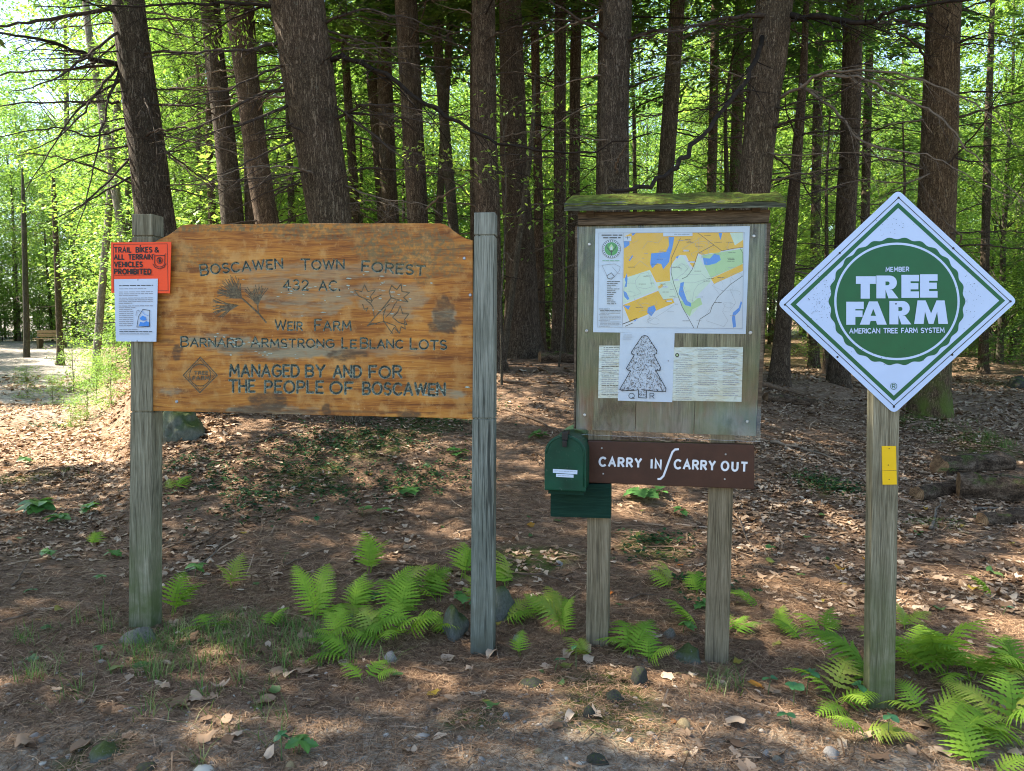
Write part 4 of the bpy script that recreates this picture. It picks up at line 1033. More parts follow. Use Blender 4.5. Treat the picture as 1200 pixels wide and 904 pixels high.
# carry in / carry out plank
cs, PC = None, Panel(P2.o, P2.rz)
YC = -.042
c0 = P2.pix(688.5, 566, YC)
cso = P2.o + P2.e1 * c0[0] + Vector((0, 0, c0[1]))
CS = thing('carry_sign', 'brown painted plank with white capitals fixed below the notice board', 'sign', cso, P2.rz)
PC = Panel(cso, P2.rz)
quad_sheet(PC, [(688.5, 565.8), (884, 573.7), (884, 521.5), (688.5, 516.7)], YC, .042, 'plank', M['brown_paint'], CS, bevel=.003)
A = Art(PC, YC - .0012)
w_ = 'white_paint'
A.text('CARRY', 702.5, 751, 546, 9.6, 2.5, w_, slope=1.6, gap=.45)
A.text('IN', 763.5, 774.2, 548.6, 9.6, 2.5, w_, slope=.3, gap=.55)
A.line([(771, 561.6), (774, 561.4), (777.5, 558), (783, 543), (788, 530), (791, 527), (795, 526.6)], 2.4, w_)
A.text('CARRY', 790.5, 837.5, 549, 9.8, 2.5, w_, slope=1.8, gap=.42)
A.text('OUT', 845.5, 875, 551, 9.8, 2.5, w_, slope=1.4, gap=.55)
A.build('lettering', CS)
screws(PC, [k5(208, 548), k5(214, 661), k5(755, 575), k5(751, 685)], YC, .0045, CS, 'screw_metal')

# mailbox on its green block
def m8(x, y): return (630 + x * .1273, 495 + y * .1273)
YG = -.045
fyl = -.19          # mailbox front, ahead of the posts
g0 = P2.pix(645, 605, YG)
mo = P2.o + P2.e1 * g0[0] + Vector((0, 0, g0[1]))
MBX = thing('mailbox', 'dark green metal mailbox with arched door on a green wooden block', 'mailbox', mo, P2.rz)
PX = Panel(mo, P2.rz)
quad_sheet(PX, [m8(118, 870), m8(672, 888), m8(674, 568), m8(118, 575)], YG, .045, 'mounting_block', M['green_wood'], MBX, bevel=.003)
xl, xr = PX.pix(638, 570, fyl)[0], PX.pix(686.5, 570, fyl)[0]
zb_, zt_ = PX.pix(662, 575.5, fyl)[1], PX.pix(662, 509.8, fyl)[1]
rw = (xr - xl) / 2; cxm = (xl + xr) / 2; zs = zt_ - rw * .92
arch_ = lambda k, dz=0: [(cxm - rw * k, zb_ + dz), (cxm + rw * k, zb_ + dz)] + [(cxm + rw * k * math.cos(R(a)), zs + rw * .92 * k * math.sin(R(a))) for a in range(0, 181, 10)]
mb = MB(); mb.prism(arch_(.965, .004), fyl + .012, fyl + .44)
body = child('body', mb.mesh('body', M['mailbox_green'], bevel=.003), MBX)
mb = MB(); mb.prism(arch_(1.0), fyl, fyl + .02)
door = child('door', mb.mesh('door', M['mailbox_green'], bevel=.004), MBX)
mb = MB(); mb.tube([(a * .0 + p[0], fyl - .001, p[1]) for p in arch_(.9, .02)[1:] for a in (0,)], [.0025] * 20, 6)
child('door_rim', mb.mesh('door_rim', M['mailbox_green'], smooth=True), door)
zl = zt_
mb = MB(); mb.box(cxm - .013, cxm + .013, fyl - .016, fyl + .05, zl - .022, zl + .016); mb.box(cxm - .010, cxm + .010, fyl - .020, fyl - .004, zl - .052, zl - .0225)
child('latch', mb.mesh('latch', M['black_plastic'], bevel=.003), door)
A = Art(PX, fyl - .001)
A.poly([m8(141, 430), m8(367, 442), m8(365, 480), m8(141, 466)], 'paper'); A.poly([m8(170, 474), m8(331, 482), m8(331, 511), m8(170, 503)], 'paper')
a, b = m8(155, 446); A.words(a, a + 25, b, .9, gi, 1.2, 500); a, b = m8(190, 488); A.words(a, a + 13, b, .8, gi, .6, 501)
A.build('sticker', door)
mb = MB(); mb.box(xl + .012, xr - .012, fyl + .03, YG, zb_ - .022, zb_ - .001); child('bracket', mb.mesh('bracket', M['green_wood']), MBX)

# ------------------------------------------------------------------ 3. the tree farm sign
P3 = Panel((1.43, 2.95, 0.0), R(-11))
TF = thing('tree_farm_sign', 'white diamond sign with a green seal on a single grey post', 'sign', P3.o, P3.rz)
child('post', post_mesh(P3, (1023.5, 1055, 440), (1018, 1048.5, 832), .09, 'post'), TF)
D6 = lambda x, y: (900 + x * .32086, 210 + y * .32086)
YD = -.006
def rounded(pts, r):
    out = []; n = len(pts)
    for i in range(n):
        p, a, b = Vector(pts[i]), Vector(pts[i - 1]), Vector(pts[(i + 1) % n])
        u, v = (a - p).normalized(), (b - p).normalized()
        s0, s1 = p + u * r, p + v * r
        for t_ in (0, .25, .5, .75, 1): out.append(tuple(s0 * (1 - t_) ** 2 + p * 2 * t_ * (1 - t_) + s1 * t_ * t_))
    return out
dm = [D6(34, 456), D6(475, 39), D6(911, 445), D6(460, 858)]
mb = MB(); mb.prism([P3.pix(x, y, YD) for x, y in rounded(dm, 7)][::-1], YD, YD + .003)
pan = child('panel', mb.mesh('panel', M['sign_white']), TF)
A = Art(P3, YD - .0004)
A.line([D6(62, 458), D6(477, 68), D6(885, 447), D6(460, 829)], .9, 'black_ink', closed=True)
A.line([D6(92, 458), D6(475.5, 96), D6(855.5, 444), D6(459.5, 801)], 4.6, 'sign_green', closed=True)
cx_, cy_ = D6(471, 447)
N_ = 240
seal = [(cx_ + 79.0 * math.cos(t_) * (1 + .016 * math.cos(26 * t_)), cy_ + 74 * math.sin(t_) * (1 + .016 * math.cos(26 * t_))) for t_ in (2 * math.pi * i / N_ for i in range(N_))]
A.put(seal, [tuple(range(N_))], 'sign_green')
A.line([(cx_ + 72.2 * math.cos(t_), cy_ + 67.6 * math.sin(t_)) for t_ in (2 * math.pi * i / 96 for i in range(96))], 2.6, 'sign_white', closed=True)
A.build('seal', pan)
A = Art(P3, YD - .0016)
e4 = lambda x, y: (950 + x / 6, 290 + y / 6)
def sol(ch, x0, x1, yt, yb):
    (a, b), (c, d) = e4(x0, yt), e4(x1, yb); A.solid(ch, a, c, b, d, 'sign_white')
sol('T', 318, 458, 204, 361); sol('R', 462, 614, 199, 359); sol('E', 638, 762, 194, 356); sol('E', 769, 892, 190, 354)
sol('F', 250, 373, 383, 545); sol('A', 345, 535, 381, 544); sol('R', 553, 704, 378, 542); sol('M', 727, 965, 374, 539)
a, b = e4(529, 171); A.text('MEMBER', a, e4(690, 0)[0], b, 4.8, 1.05, 'sign_white', slope=-.5, gap=.3)
a, b = e4(273, 605); A.text('AMERICAN TREE FARM SYSTEM', a, e4(937, 0)[0], b, 5.3, 1.15, 'sign_white', slope=-1.0, gap=.24, space=.42)
A.build('lettering', pan); A = Art(P3, YD - .0016)
a, b = D6(459, 757); A.line([(a + 3.8 * math.cos(i / 18 * 2 * math.pi), b + 3.8 * math.sin(i / 18 * 2 * math.pi)) for i in range(18)], .5, 'sign_green', closed=True)
A.text('R', a - 1.5, a + 1.7, b + 2.2, 4.4, .7, 'sign_green')
A.build('lettering', pan)
A = Art(P3, YD - .0012)
rg = random.Random(8)
for (x0, y0, sx_, sy_, n) in [(190, 440, 45, 90, 130), (740, 440, 40, 70, 60), (470, 170, 70, 40, 40), (440, 640, 120, 40, 40)]:
    for i in range(n):
        x, y = D6(x0 + rg.gauss(0, .6) * sx_, y0 + rg.gauss(0, .6) * sy_); A.disc(x, y, rg.uniform(.15, .5), 'dark_metal', 5)
A.build('dirt_specks', pan)['kind'] = 'stuff'
screws(P3, [D6(x, y) for x, y in [(62, 459), (477, 68), (886, 447), (460, 832), (262, 270), (677, 253), (254, 650), (673, 642), (467, 456)]], YD - .001, .0042, pan, 'dark_metal')
bz_, PBz = sheet_thing(P3, [(1033.4, 523), (1050, 523), (1050.6, 551.4), (1033.8, 551.8)], -.004, .003, 'yellow_blaze', 'small yellow plastic trail blaze nailed to the post of the diamond sign', 'trail marker', M['yellow_sign'])
quad_sheet(PBz, [(1033.9, 552.3), (1050.6, 551.9), (1051, 568), (1034.4, 568.2)], -.006, .003, 'lower_flap', M['yellow_sign'], bz_)
screws(PBz, [(1041, 545.2), (1042, 526), (1042, 562)], -.006, .002, bz_, 'dark_metal', 'nail')

# ------------------------------------------------------------------ ground sheet
def axis_pts(lo, hi, dense_lo, dense_hi, d, grow):
    out = list(np.arange(dense_lo, dense_hi, d)); s = d
    x = dense_hi
    while x < hi: out.append(x); s *= grow; x += s
    out.append(hi); s, x = d, dense_lo
    while x > lo: s *= grow; x -= s; out.insert(0, max(x, lo))
    return np.unique(np.array(out))
gxs = axis_pts(-110, 110, -3.6, 3.8, .035, 1.035); gys = axis_pts(-25, 150, 2.0, 7.5, .035, 1.035)
XX, YY = np.meshgrid(gxs, gys, indexing='ij')
ZZ = height(XX, YY) + .012 * (fbm(XX, YY, .12, 31, 3) - .5) * (YY < 12)
def gblobs(lst):
    m = np.zeros_like(XX)
    for px, py, r in lst:
        g = ground_hit(px, py)
        d = np.hypot(XX - g.x, YY - g.y) / r + 1.1 * (fbm(XX, YY, r * .8, int(px) % 50) - .5)
        m = np.maximum(m, 1 - sst(.5, 1.0, d))
    return m
gmoss = gblobs([(560, 842, .17), (720, 830, .30), (620, 655, .42), (700, 800, .2), (820, 690, .2), (1150, 520, .5), (975, 570, .38), (760, 640, .3), (440, 520, .5), (520, 490, .6), (360, 560, .4), (1080, 495, .5), (110, 885, .14), (230, 740, .3), (30, 560, .4), (1170, 450, .9)])
gsand = np.clip(sst(3.05, 2.55, YY + .5 * (fbm(XX, YY, .9, 77) - .5)) * (.35 + 1.1 * fbm(XX, YY, .7, 78)) , 0, 1)
aa = XX / np.maximum(YY, .5)
gtrail = sst(-.50, -.60, aa + .05 * (fbm(XX, YY, 2, 79) - .5)) * sst(11, 15, YY) * sst(-.86, -.74, aa)
ng, mg = XX.shape
ii, jj = np.meshgrid(np.arange(ng - 1), np.arange(mg - 1), indexing='ij')
gf = np.stack([ii * mg + jj, (ii + 1) * mg + jj, (ii + 1) * mg + jj + 1, ii * mg + jj + 1], -1).reshape(-1, 4)
gme = np_mesh('ground', np.stack([XX, YY, ZZ], -1).reshape(-1, 3), gf, M['ground'], smooth=True, extra={'moss': gmoss.ravel(), 'sand': gsand.ravel(), 'trail': gtrail.ravel()})
tag(link(bpy.data.objects.new('ground', gme)), kind='structure')
def near_z(x, y):     # sheet height where small things lie
    return height(x, y) + .012 * (fbm(x, y, .12, 31, 3) - .5) * (np.asarray(y) < 12)

# ------------------------------------------------------------------ trees: builders
def trunk_np(path, radii, sides=18, rough=.06, seed=0, flare=0.0, sub=.22):
    """path: local points up the stem -> verts, faces of an uneven tapered tube"""
    P = np.array(path, float); L = np.concatenate([[0], np.cumsum(np.linalg.norm(np.diff(P, axis=0), axis=1))])
    n = max(8, int(L[-1] / sub)); s = np.linspace(0, 1, n) ** 1.35 * L[-1]
    C = np.stack([np.interp(s, L, P[:, k]) for k in range(3)], 1); Rr = np.interp(s, L, radii)
    th = np.linspace(0, 2 * np.pi, sides, endpoint=False)
    C[:, 0] += .25 * Rr * (vnoise(s, s * 0, 1.6, seed) - .5); C[:, 1] += .25 * Rr * (vnoise(s, s * 0 + 9, 1.6, seed) - .5)
    TH, SS = np.meshgrid(th, s, indexing='xy')
    rr = Rr[:, None] * (1 + rough * 2 * (fbm(np.cos(TH) * 2 + 5, np.sin(TH) * 2 + SS * 1.3, .8, seed) - .5) + rough * .8 * (vnoise(TH * 5, SS * 3, 1.0, seed + 3) - .5))
    if flare > 0:
        lob = 1 + .55 * np.clip(np.cos(TH * 4 + seed), 0, 1) + .3 * np.cos(TH * 3 + seed * 2)
        rr = rr * (1 + flare * lob * np.exp(-np.maximum(SS - .3, 0) / .28))
    V = np.stack([C[:, 0][:, None] + rr * np.cos(TH), C[:, 1][:, None] + rr * np.sin(TH), np.repeat(C[:, 2][:, None], sides, 1)], -1).reshape(-1, 3)
    i, k = np.meshgrid(np.arange(n - 1), np.arange(sides), indexing='ij'); k2 = (k + 1) % sides
    F = np.stack([i * sides + k, i * sides + k2, (i + 1) * sides + k2, (i + 1) * sides + k], -1).reshape(-1, 4)
    return V, F

def cards(c, d, nrm, L, W, fold=.12):
    """leaf blades: centre of base c, direction d, normal nrm -> 4 point leaves"""
    d = d / np.linalg.norm(d, axis=1, keepdims=True)
    s = np.cross(d, nrm); s = s / (np.linalg.norm(s, axis=1, keepdims=True) + 1e-9)
    u = np.cross(s, d)
    L = L[:, None]; W = W[:, None]
    a = c; b = c + d * L * .45 + s * W * .5 + u * W * fold; e = c + d * L; f = c + d * L * .45 - s * W * .5 + u * W * fold
    V = np.stack([a, b, e, f], 1).reshape(-1, 3)
    F = np.arange(len(c) * 4).reshape(-1, 4)
    return V, F
def rnd_dir(rng, n, up=0.0):
    a = rng.uniform(0, 2 * np.pi, n); z = rng.normal(up, .25, n)
    return np.stack([np.cos(a), np.sin(a), z], 1)

def hemlock_crown(seed, z0, z1, R0, nb, per, leaf=.16, wid=.034, taper=.85, droop=.30):
    """tiers of flat feathery boughs"""
    rng = np.random.default_rng(seed); cs, ds, ns, ts = [], [], [], []
    limbs = []
    for b in range(nb):
        f = (b + rng.uniform(0, 1)) / nb
        z = z0 + (z1 - z0) * f; Rb = R0 * (1 - taper * f ** 1.3) * rng.uniform(.55, 1.1)
        ph = b * 2.4 + rng.uniform(-.5, .5); dv = np.array([math.cos(ph), math.sin(ph), 0]); lat = np.array([-dv[1], dv[0], 0])
        m = int(per * Rb / R0 * rng.uniform(.6, 1.3)) + 4
        s = rng.uniform(.12, 1.0, m) ** .8; w = .42 * Rb * (1.05 - s) + .08
        lt = rng.uniform(-1, 1, m) * w
        rise = rng.uniform(-.05, .18)
        c = np.array([0, 0, z]) + dv * (s * Rb)[:, None] + lat * lt[:, None] + np.array([0, 0, 1]) * (rise * s * Rb - droop * Rb * (s ** 2) - .25 * np.abs(lt) ** 1.5 + rng.normal(0, .03, m))[:, None]
        dd = dv * rng.uniform(.3, 1.0, m)[:, None] + lat * (np.sign(lt) * rng.uniform(.3, 1.0, m))[:, None] + np.array([0, 0, 1]) * rng.uniform(-.45, .1, m)[:, None]
        nn = np.array([0, 0, 1.0]) + rng.normal(0, .25, (m, 3))
        cs.append(c); ds.append(dd); ns.append(nn); ts.append(np.clip(.5 + rng.normal(0, .22, m) + rng.normal(0, .12), 0, 1))
        limbs.append([(0, 0, z), tuple(dv * Rb * .5 + np.array([0, 0, z + rise * .5 * Rb - droop * Rb * .25])), tuple(dv * Rb * .95 + np.array([0, 0, z + rise * Rb * .95 - droop * Rb * .9]))])
    c = np.concatenate(cs); n = len(c)
    V, F = cards(c, np.concatenate(ds), np.concatenate(ns), rng.uniform(.6, 1.3, n) * leaf, rng.uniform(.7, 1.3, n) * wid)
    return V, F, np.repeat(np.concatenate(ts), 4), limbs

def broad_crown(seed, z0, z1, R0, nc, per, leaf=.115, wid=.07, flat=.16):
    """layered sprays of broad leaves held at the ends of limbs"""
    rng = np.random.default_rng(seed); cs, ds, ns, ts, limbs = [], [], [], [], []
    for b in range(nc):
        f = rng.uniform(0, 1); z = z0 + (z1 - z0) * f
        Rz = R0 * (math.sin(math.pi * min(1, .18 + .78 * f)) ** .6)
        ph = rng.uniform(0, 2 * math.pi); rr = Rz * rng.uniform(.15, 1) ** .6
        cc = np.array([math.cos(ph) * rr, math.sin(ph) * rr, z])
        m = int(per * rng.uniform(.5, 1.4)); sz = rng.uniform(.35, .8)
        rad = sz * rng.uniform(0, 1, m) ** .5; an = rng.uniform(0, 2 * math.pi, m)
        tilt = rng.normal(0, .25, 2)
        off = np.stack([rad * np.cos(an), rad * np.sin(an), rng.normal(0, flat * .6, m)], 1)
        off[:, 2] += off[:, 0] * tilt[0] + off[:, 1] * tilt[1] - .25 * rad ** 2
        cs.append(cc + off); ds.append(np.stack([np.cos(an), np.sin(an), rng.normal(-.25, .3, m)], 1) + rng.normal(0, .35, (m, 3)))
        ns.append(np.array([0, 0, 1.0]) + rng.normal(0, .38, (m, 3))); ts.append(np.clip(rng.normal(.5, .2, m) + rng.normal(0, .15), 0, 1))
        limbs.append([(0, 0, max(.5, z - rr * .7 - .2)), (cc[0] * .5, cc[1] * .5, z - rr * .25), tuple(cc)])
    c = np.concatenate(cs); n = len(c)
    V, F = cards(c, np.concatenate(ds), np.concatenate(ns), rng.uniform(.6, 1.25, n) * leaf, rng.uniform(.7, 1.2, n) * wid)
    return V, F, np.repeat(np.concatenate(ts), 4), limbs

rg_ = lambda r: r.gauss(0, 1)
def dead_branch_mb(mb, path, r0, rng, twigs=14, sub=3, tl=.42, spread=1.0, taper=.86):
    """a bare bough along path with alternating twigs and finer twiglets"""
    P = [Vector(p) for p in path]; n = len(P)
    seg = [(P[i + 1] - P[i]).length for i in range(n - 1)]; tot = sum(seg)
    def pt(s):
        s *= tot
        for i, q in enumerate(seg):
            if s <= q or i == n - 2: return P[i].lerp(P[i + 1], min(1, s / max(q, 1e-6))), (P[i + 1] - P[i]).normalized()
            s -= q
    m = max(10, n * 4)
    def cr(s):      # smooth curve through the path
        f = s * (n - 1); k = min(int(f), n - 2); u = f - k
        p0, p1, p2, p3 = P[max(k - 1, 0)], P[k], P[k + 1], P[min(k + 2, n - 1)]
        return .5 * ((2 * p1) + (p2 - p0) * u + (2 * p0 - 5 * p1 + 4 * p2 - p3) * u * u + (3 * p1 - p0 - 3 * p2 + p3) * u ** 3)
    fine = [cr(i / (m - 1)) + Vector((rg_(rng), rg_(rng), rg_(rng))) * (tot * .002 + r0 * .25) for i in range(m)]
    mb.tube(fine, [r0 * (1 - taper * (i / (m - 1)) ** .8) for i in range(m)], 6)
    sgn = 1
    for k in range(twigs):
        s = .10 + .88 * (k + rng.random()) / twigs
        p, d = pt(s); sgn = -sgn if rng.random() < .85 else sgn
        lat = Vector((-d.y, d.x, 0)); lat = lat.normalized() if lat.length > .1 else Vector((1, 0, 0))
        dv = (d * rng.uniform(.5, 1.1) + lat * sgn * rng.uniform(.4, 1.1) * spread + Vector((0, 0, rng.uniform(-.55, .25)))).normalized()
        L = tl * tot * (1.05 - s * .75) * rng.uniform(.3, 1.0); r = max(.0016, r0 * .30 * (1.1 - s))
        q, pts = p.copy(), [p.copy()]
        for j in range(4):
            dv = (dv + Vector((rng.gauss(0, .09), rng.gauss(0, .09), rng.gauss(-.06, .08)))).normalized(); q = q + dv * L / 4; pts.append(q.copy())
        mb.tube(pts, [r * (1 - .75 * j / 4) for j in range(5)], 4, cap=False)
        for w in range(rng.randint(0, sub)):
            j = rng.randint(1, 3); b = pts[j]; e = (pts[j + 1] - pts[j]).normalized()
            dv2 = (e + Vector((rng.gauss(0, .7), rng.gauss(0, .7), rng.gauss(-.15, .4)))).normalized(); L2 = L * rng.uniform(.15, .5)
            mid = b + dv2 * L2 * .5 + Vector((0, 0, -.02 * L2))
            mb.tube([b, mid, b + dv2 * L2 + Vector((0, 0, -.08 * L2))], [max(.0012, r * .55), max(.001, r * .4), .0009], 3, cap=False)

DEAD = []
for q in range(8):
    rg = random.Random(100 + q); mb = MB(); L = 2.2
    p, pts, a = Vector((0, 0, 0)), [Vector((0, 0, 0))], 0
    el = rg.uniform(-.1, .35)
    for j in range(7):
        a += rg.gauss(0, .12); el -= rg.uniform(.02, .13)
        p = p + Vector((math.cos(a) * math.cos(el), math.sin(a) * math.cos(el), math.sin(el))) * L / 7; pts.append(p.copy())
    dead_branch_mb(mb, pts, rg.uniform(.014, .022), rg, twigs=rg.randint(12, 20), sub=4, tl=.38)
    DEAD.append(mb.mesh('dead_branch', M['deadwood_pale'] if q in (2, 5) else M['deadwood'], smooth=True))
STUBS = []
for q in range(4):
    rg = random.Random(150 + q); mb = MB()
    pts = [Vector((0, 0, 0))]; d = Vector((1, rg.gauss(0, .3), rg.uniform(-.1, .4)))
    for j in range(4): d = (d + Vector((0, rg.gauss(0, .2), rg.gauss(-.05, .2)))).normalized(); pts.append(pts[-1] + d * .16)
    dead_branch_mb(mb, pts, .012, rg, twigs=5, sub=2, tl=.5)
    STUBS.append(mb.mesh('dead_branch', M['deadwood_pale'] if q % 2 else M['deadwood'], smooth=True))

CROWN_HIGH = []      # high conifer crowns; they begin above the picture
for q in range(4):
    V, F, T, _ = hemlock_crown(200 + q, 0.0, 9.5, 3.2, 74, 235, .20, .062)
    CROWN_HIGH.append(np_mesh('crown', V, F, M['hemlock'], T))

LIVE = []
for q in range(5):
    V, F, T, lm = hemlock_crown(240 + q, 0.0, 0.02, 2.3, 1, 760, .075, .017, droop=.22)
    mb = MB(); rg = random.Random(q)
    mb.tube([lm[0][0], lm[0][1], lm[0][2]], [.014, .009, .003], 5)
    me = np_mesh('needles', V, F, M['hemlock'], T); me2 = mb.mesh('bough', M['deadwood_dark'])
    LIVE.append((me, me2, math.atan2(lm[0][2][1], lm[0][2][0])))
main_xy = []
def tree_from_photo(label, D, top, low, mat='bark', n_dead=10, z_dead=(1.2, 5.6), stubs=6, height_=14.5, flare=.42, crown=True, seed=1, name='conifer', cat='tree', sides=18, rough=.06, group=None, crown_z=None):
    """top, low = (x, y, width) of the stem at two heights in the photograph, D = its distance"""
    A_, B_ = at(top[0], top[1], D), at(low[0], low[1], D)
    dz = A_.z - B_.z; dirx = (A_.x - B_.x) / dz
    x, z = B_.x, 0
    for _ in range(8):
        z = hz(x, D); x = B_.x + dirx * (z - B_.z)
    base = Vector((x, D, z)); main_xy.append((x, D))
    ra, rb = top[2] / 2 / FPX * D, low[2] / 2 / FPX * D
    rad = lambda zz: float(np.clip(rb + (ra - rb) * (zz - B_.z) / dz, .12 * rb, rb * 1.35)) * (1 - .75 * max(0, (zz - A_.z) / (height_ + z - A_.z)) ** 1.2)
    zs_ = [z - .35, z, z + .6] + list(np.linspace(max(z + 1.2, B_.z), z + height_, 12))
    path = [((zz - z) * dirx if zz <= A_.z else (A_.z - z) * dirx + (zz - A_.z) * dirx * .35, 0, zz - z) for zz in zs_]
    root = thing(name, label, cat, base, 0, group)
    V, F = trunk_np(path, [rad(max(zz, z)) for zz in zs_], sides, rough, seed, flare)
    child('trunk', np_mesh('trunk', V, F, M[mat], smooth=True), root)
    rg = random.Random(seed * 77 + 5)
    n_dead = int(n_dead * 2.2)
    cx_at = lambda zl: (np.interp(zl, [p[2] for p in path], [p[0] for p in path]), rad(zl + z))
    for k in range(n_dead + stubs):
        zl = rg.uniform(*z_dead) if k < n_dead else rg.uniform(.8, 5.5)
        cx, r = cx_at(zl); ph = rg.uniform(0, 2 * math.pi)
        me = rg.choice(DEAD if k < n_dead else STUBS)
        child('dead_branch', me, root, (cx + math.cos(ph) * r * .8, math.sin(ph) * r * .8, zl), (rg.gauss(0, .15), rg.gauss(-.05, .18), ph), rg.uniform(.45, 1.05) if k < n_dead else rg.uniform(.4, 1.3))
    if crown:
        zt = CAM_H + D * .43 - z
        for k in range(4 if D < 12 else 2):
            me, me2, a0 = rg.choice(LIVE); zl = zt + rg.uniform(-.55, .9); cx, r = cx_at(zl); ph = rg.uniform(0, 6.28)
            bo = child('live_bough', me2, root, (cx, 0, zl), (0, 0, ph - a0), rg.uniform(.7, 1.15)); child('needles', me, bo)
        zc = crown_z if crown_z else rg.uniform(5.9, 6.9) - .05 * max(0, D - 9); cx, r = cx_at(zc)
        s_ = rg.uniform(.8, 1.05)
        child('crown', CROWN_HIGH[seed % 4], root, (cx, 0, zc), (0, 0, rg.uniform(0, 6)), s_)
    return root
def bough(root, pts, D, r_px, seed, twigs=12, sub=3, tl=.35, pale=False, name='dead_branch', spread=1.0, mat=None, taper=.86):
    if pale: r_px *= .75
    twigs = int(twigs * 1.7); tl *= 1.1
    """a bough the photograph shows; pts = (x, y, how much nearer than the stem)"""
    rg = random.Random(seed)
    w = [at(x, y, D - dn) - Vector(root.location) for x, y, dn in pts]
    mb = MB(); dead_branch_mb(mb, w, r_px / 2 / FPX * D, rg, twigs, sub, tl, spread, taper)
    return child(name, mb.mesh(name, M[mat or ('deadwood_pale' if pale else 'deadwood')], smooth=True), root)

# ------------------------------------------------------------------ the stems the photograph shows one by one
T = {}
tp = tree_from_photo
T['a'] = tp('dark leaning conifer trunk rising directly behind the left post with the orange notice', 8.6, (150, 0, 35), (181, 262, 43), 'bark', 4, (2, 5), 4, seed=1)
T['b'] = tp('slim brown trunk right of the dark leaning trunk and farther back', 13, (248, 20, 21), (272, 258, 25), 'bark', 7, seed=2)
T['c'] = tp('leaning brown trunk left of the thick trunk above the carved wooden sign', 11.8, (275, 0, 26), (312, 258, 27), 'bark', 7, seed=3)
T['d'] = tp('straighter thin trunk crossing behind the leaning brown trunk above the wooden sign', 13.2, (290, 0, 15), (298, 258, 20), 'bark', 5, seed=4)
T['e'] = tp('thickest trunk behind the wooden sign, grey brown bark and slightly leaning', 8.2, (349, 0, 62), (386, 258, 49), 'bark', 6, (2.2, 5.5), 6, seed=5, rough=.08)
T['f'] = tp('very thin trunk just right of the thickest trunk behind the wooden sign', 16, (404, 60, 9), (417, 258, 11), 'bark', 4, seed=6, flare=.1)
T['g'] = tp('narrow dark trunk, first of the close trio behind the right half of the wooden sign', 17, (430, 0, 14), (450, 258, 15), 'bark', 5, seed=7)
T['h'] = tp('brown trunk, middle one of the close trio behind the right half of the wooden sign', 15.5, (448, 0, 17), (458, 258, 19), 'bark', 6, seed=8)
T['i'] = tp('stoutest trunk of the close trio behind the right half of the wooden sign', 12, (474, 0, 25), (490, 258, 24), 'bark', 8, seed=9)
T['j'] = tp('slender trunk leaning right behind the sloping right corner of the wooden sign', 15, (508, 0, 11), (534, 300, 12), 'bark_grey', 4, seed=10)
T['k'] = tp('thin stem leaning left and crossing the slender trunk behind the wooden sign corner', 15.6, (529, 0, 8), (514, 262, 9), 'bark_grey', 3, seed=11, flare=.1)
T['l'] = tp('dark trunk with a bright mossy edge directly behind the blue grey middle post', 10.6, (566, 0, 27), (571, 246, 28), 'bark', 6, seed=12)
T['m'] = tp('dark trunk with a flared foot standing between the wooden sign and the notice board', 12, (596, 0, 25), (612, 400, 40), 'bark_red', 6, (2, 5.5), 8, seed=13, flare=.35)
T['n'] = tp('narrow reddish trunk left of the mossy edged trunk behind the middle post', 13.5, (556, 0, 9), (557, 246, 12), 'bark_red', 3, seed=14)
T['o'] = tp('thin brown trunk right of the flared trunk, between the wooden sign and the notice board', 14.5, (626, 0, 9), (634, 396, 12), 'bark_red', 6, seed=15)
T['p'] = tp('pale dead pole leaning left in front of the flared trunk beside the notice board', 11.2, (624, 160, 6), (600, 345, 7), 'bark_grey', 0, stubs=2, height_=4.2, crown=False, seed=16, flare=.05, name='dead_pole')
T['q'] = tp('slim trunk close to the left edge of the notice board roof', 13.5, (656, 0, 13), (655, 398, 15), 'bark_red', 6, seed=17)
T['r'] = tp('slim darker trunk half hidden behind the left side of the notice board', 15, (676, 0, 12), (670, 396, 14), 'bark', 6, seed=18)
T['s'] = tp('stout grey brown trunk directly above the left half of the mossy roof', 9.8, (722, 0, 32), (721, 228, 33), 'bark', 5, (2.3, 5.5), 6, seed=19)
T['t'] = tp('dark narrow trunk touching the left side of the stout trunk above the mossy roof', 11.5, (708, 0, 12), (705, 228, 13), 'bark', 4, seed=20)
T['u'] = tp('leaning medium trunk above the middle of the mossy roof', 13, (795, 0, 17), (779, 226, 19), 'bark', 7, seed=21)
T['v'] = tp('large shaggy trunk leaning right above the right end of the mossy roof', 9.4, (908, 0, 41), (884, 226, 36), 'bark', 6, (2.3, 5.5), 6, seed=22, rough=.1)
T['w'] = tp('thin trunk with a pale lit side right of the notice board', 12.3, (941, 90, 9), (914, 430, 20), 'bark_red', 6, seed=23)
T['x'] = tp('straight trunk with a flared foot left of the diamond sign', 13, (1001, 20, 21), (990, 300, 22), 'bark', 9, seed=24, flare=.4)
T['y'] = tp('stout trunk with a mossy foot behind the diamond sign', 10.0, (1107, 0, 36), (1095, 300, 41), 'bark_mossy', 6, (2, 5.5), 6, seed=25, flare=.22, rough=.08)
T['z'] = tp('thin dark trunk behind the big shaggy trunk at the end of the mossy roof', 16, (866, 60, 12), (862, 225, 14), 'bark', 5, seed=26)
T['aa'] = tp('white barked birch leaning left, farthest left of the two pale trunks by the trail', 17.5, (103, 30, 8), (141, 260, 10), 'bark_birch', 2, stubs=1, crown=False, seed=27, name='birch', height_=11, flare=.05)
T['bb'] = tp('white barked birch leaning right, crossing behind the other pale trunk by the trail', 18, (143, 60, 7), (127, 250, 8), 'bark_birch', 2, stubs=1, crown=False, seed=28, name='birch', height_=11, flare=.05)
T['cc'] = tp('thin dark trunk at the far left above the bench', 24, (62, 200, 5), (70, 396, 7), 'bark', 4, seed=29, height_=6, crown=False)
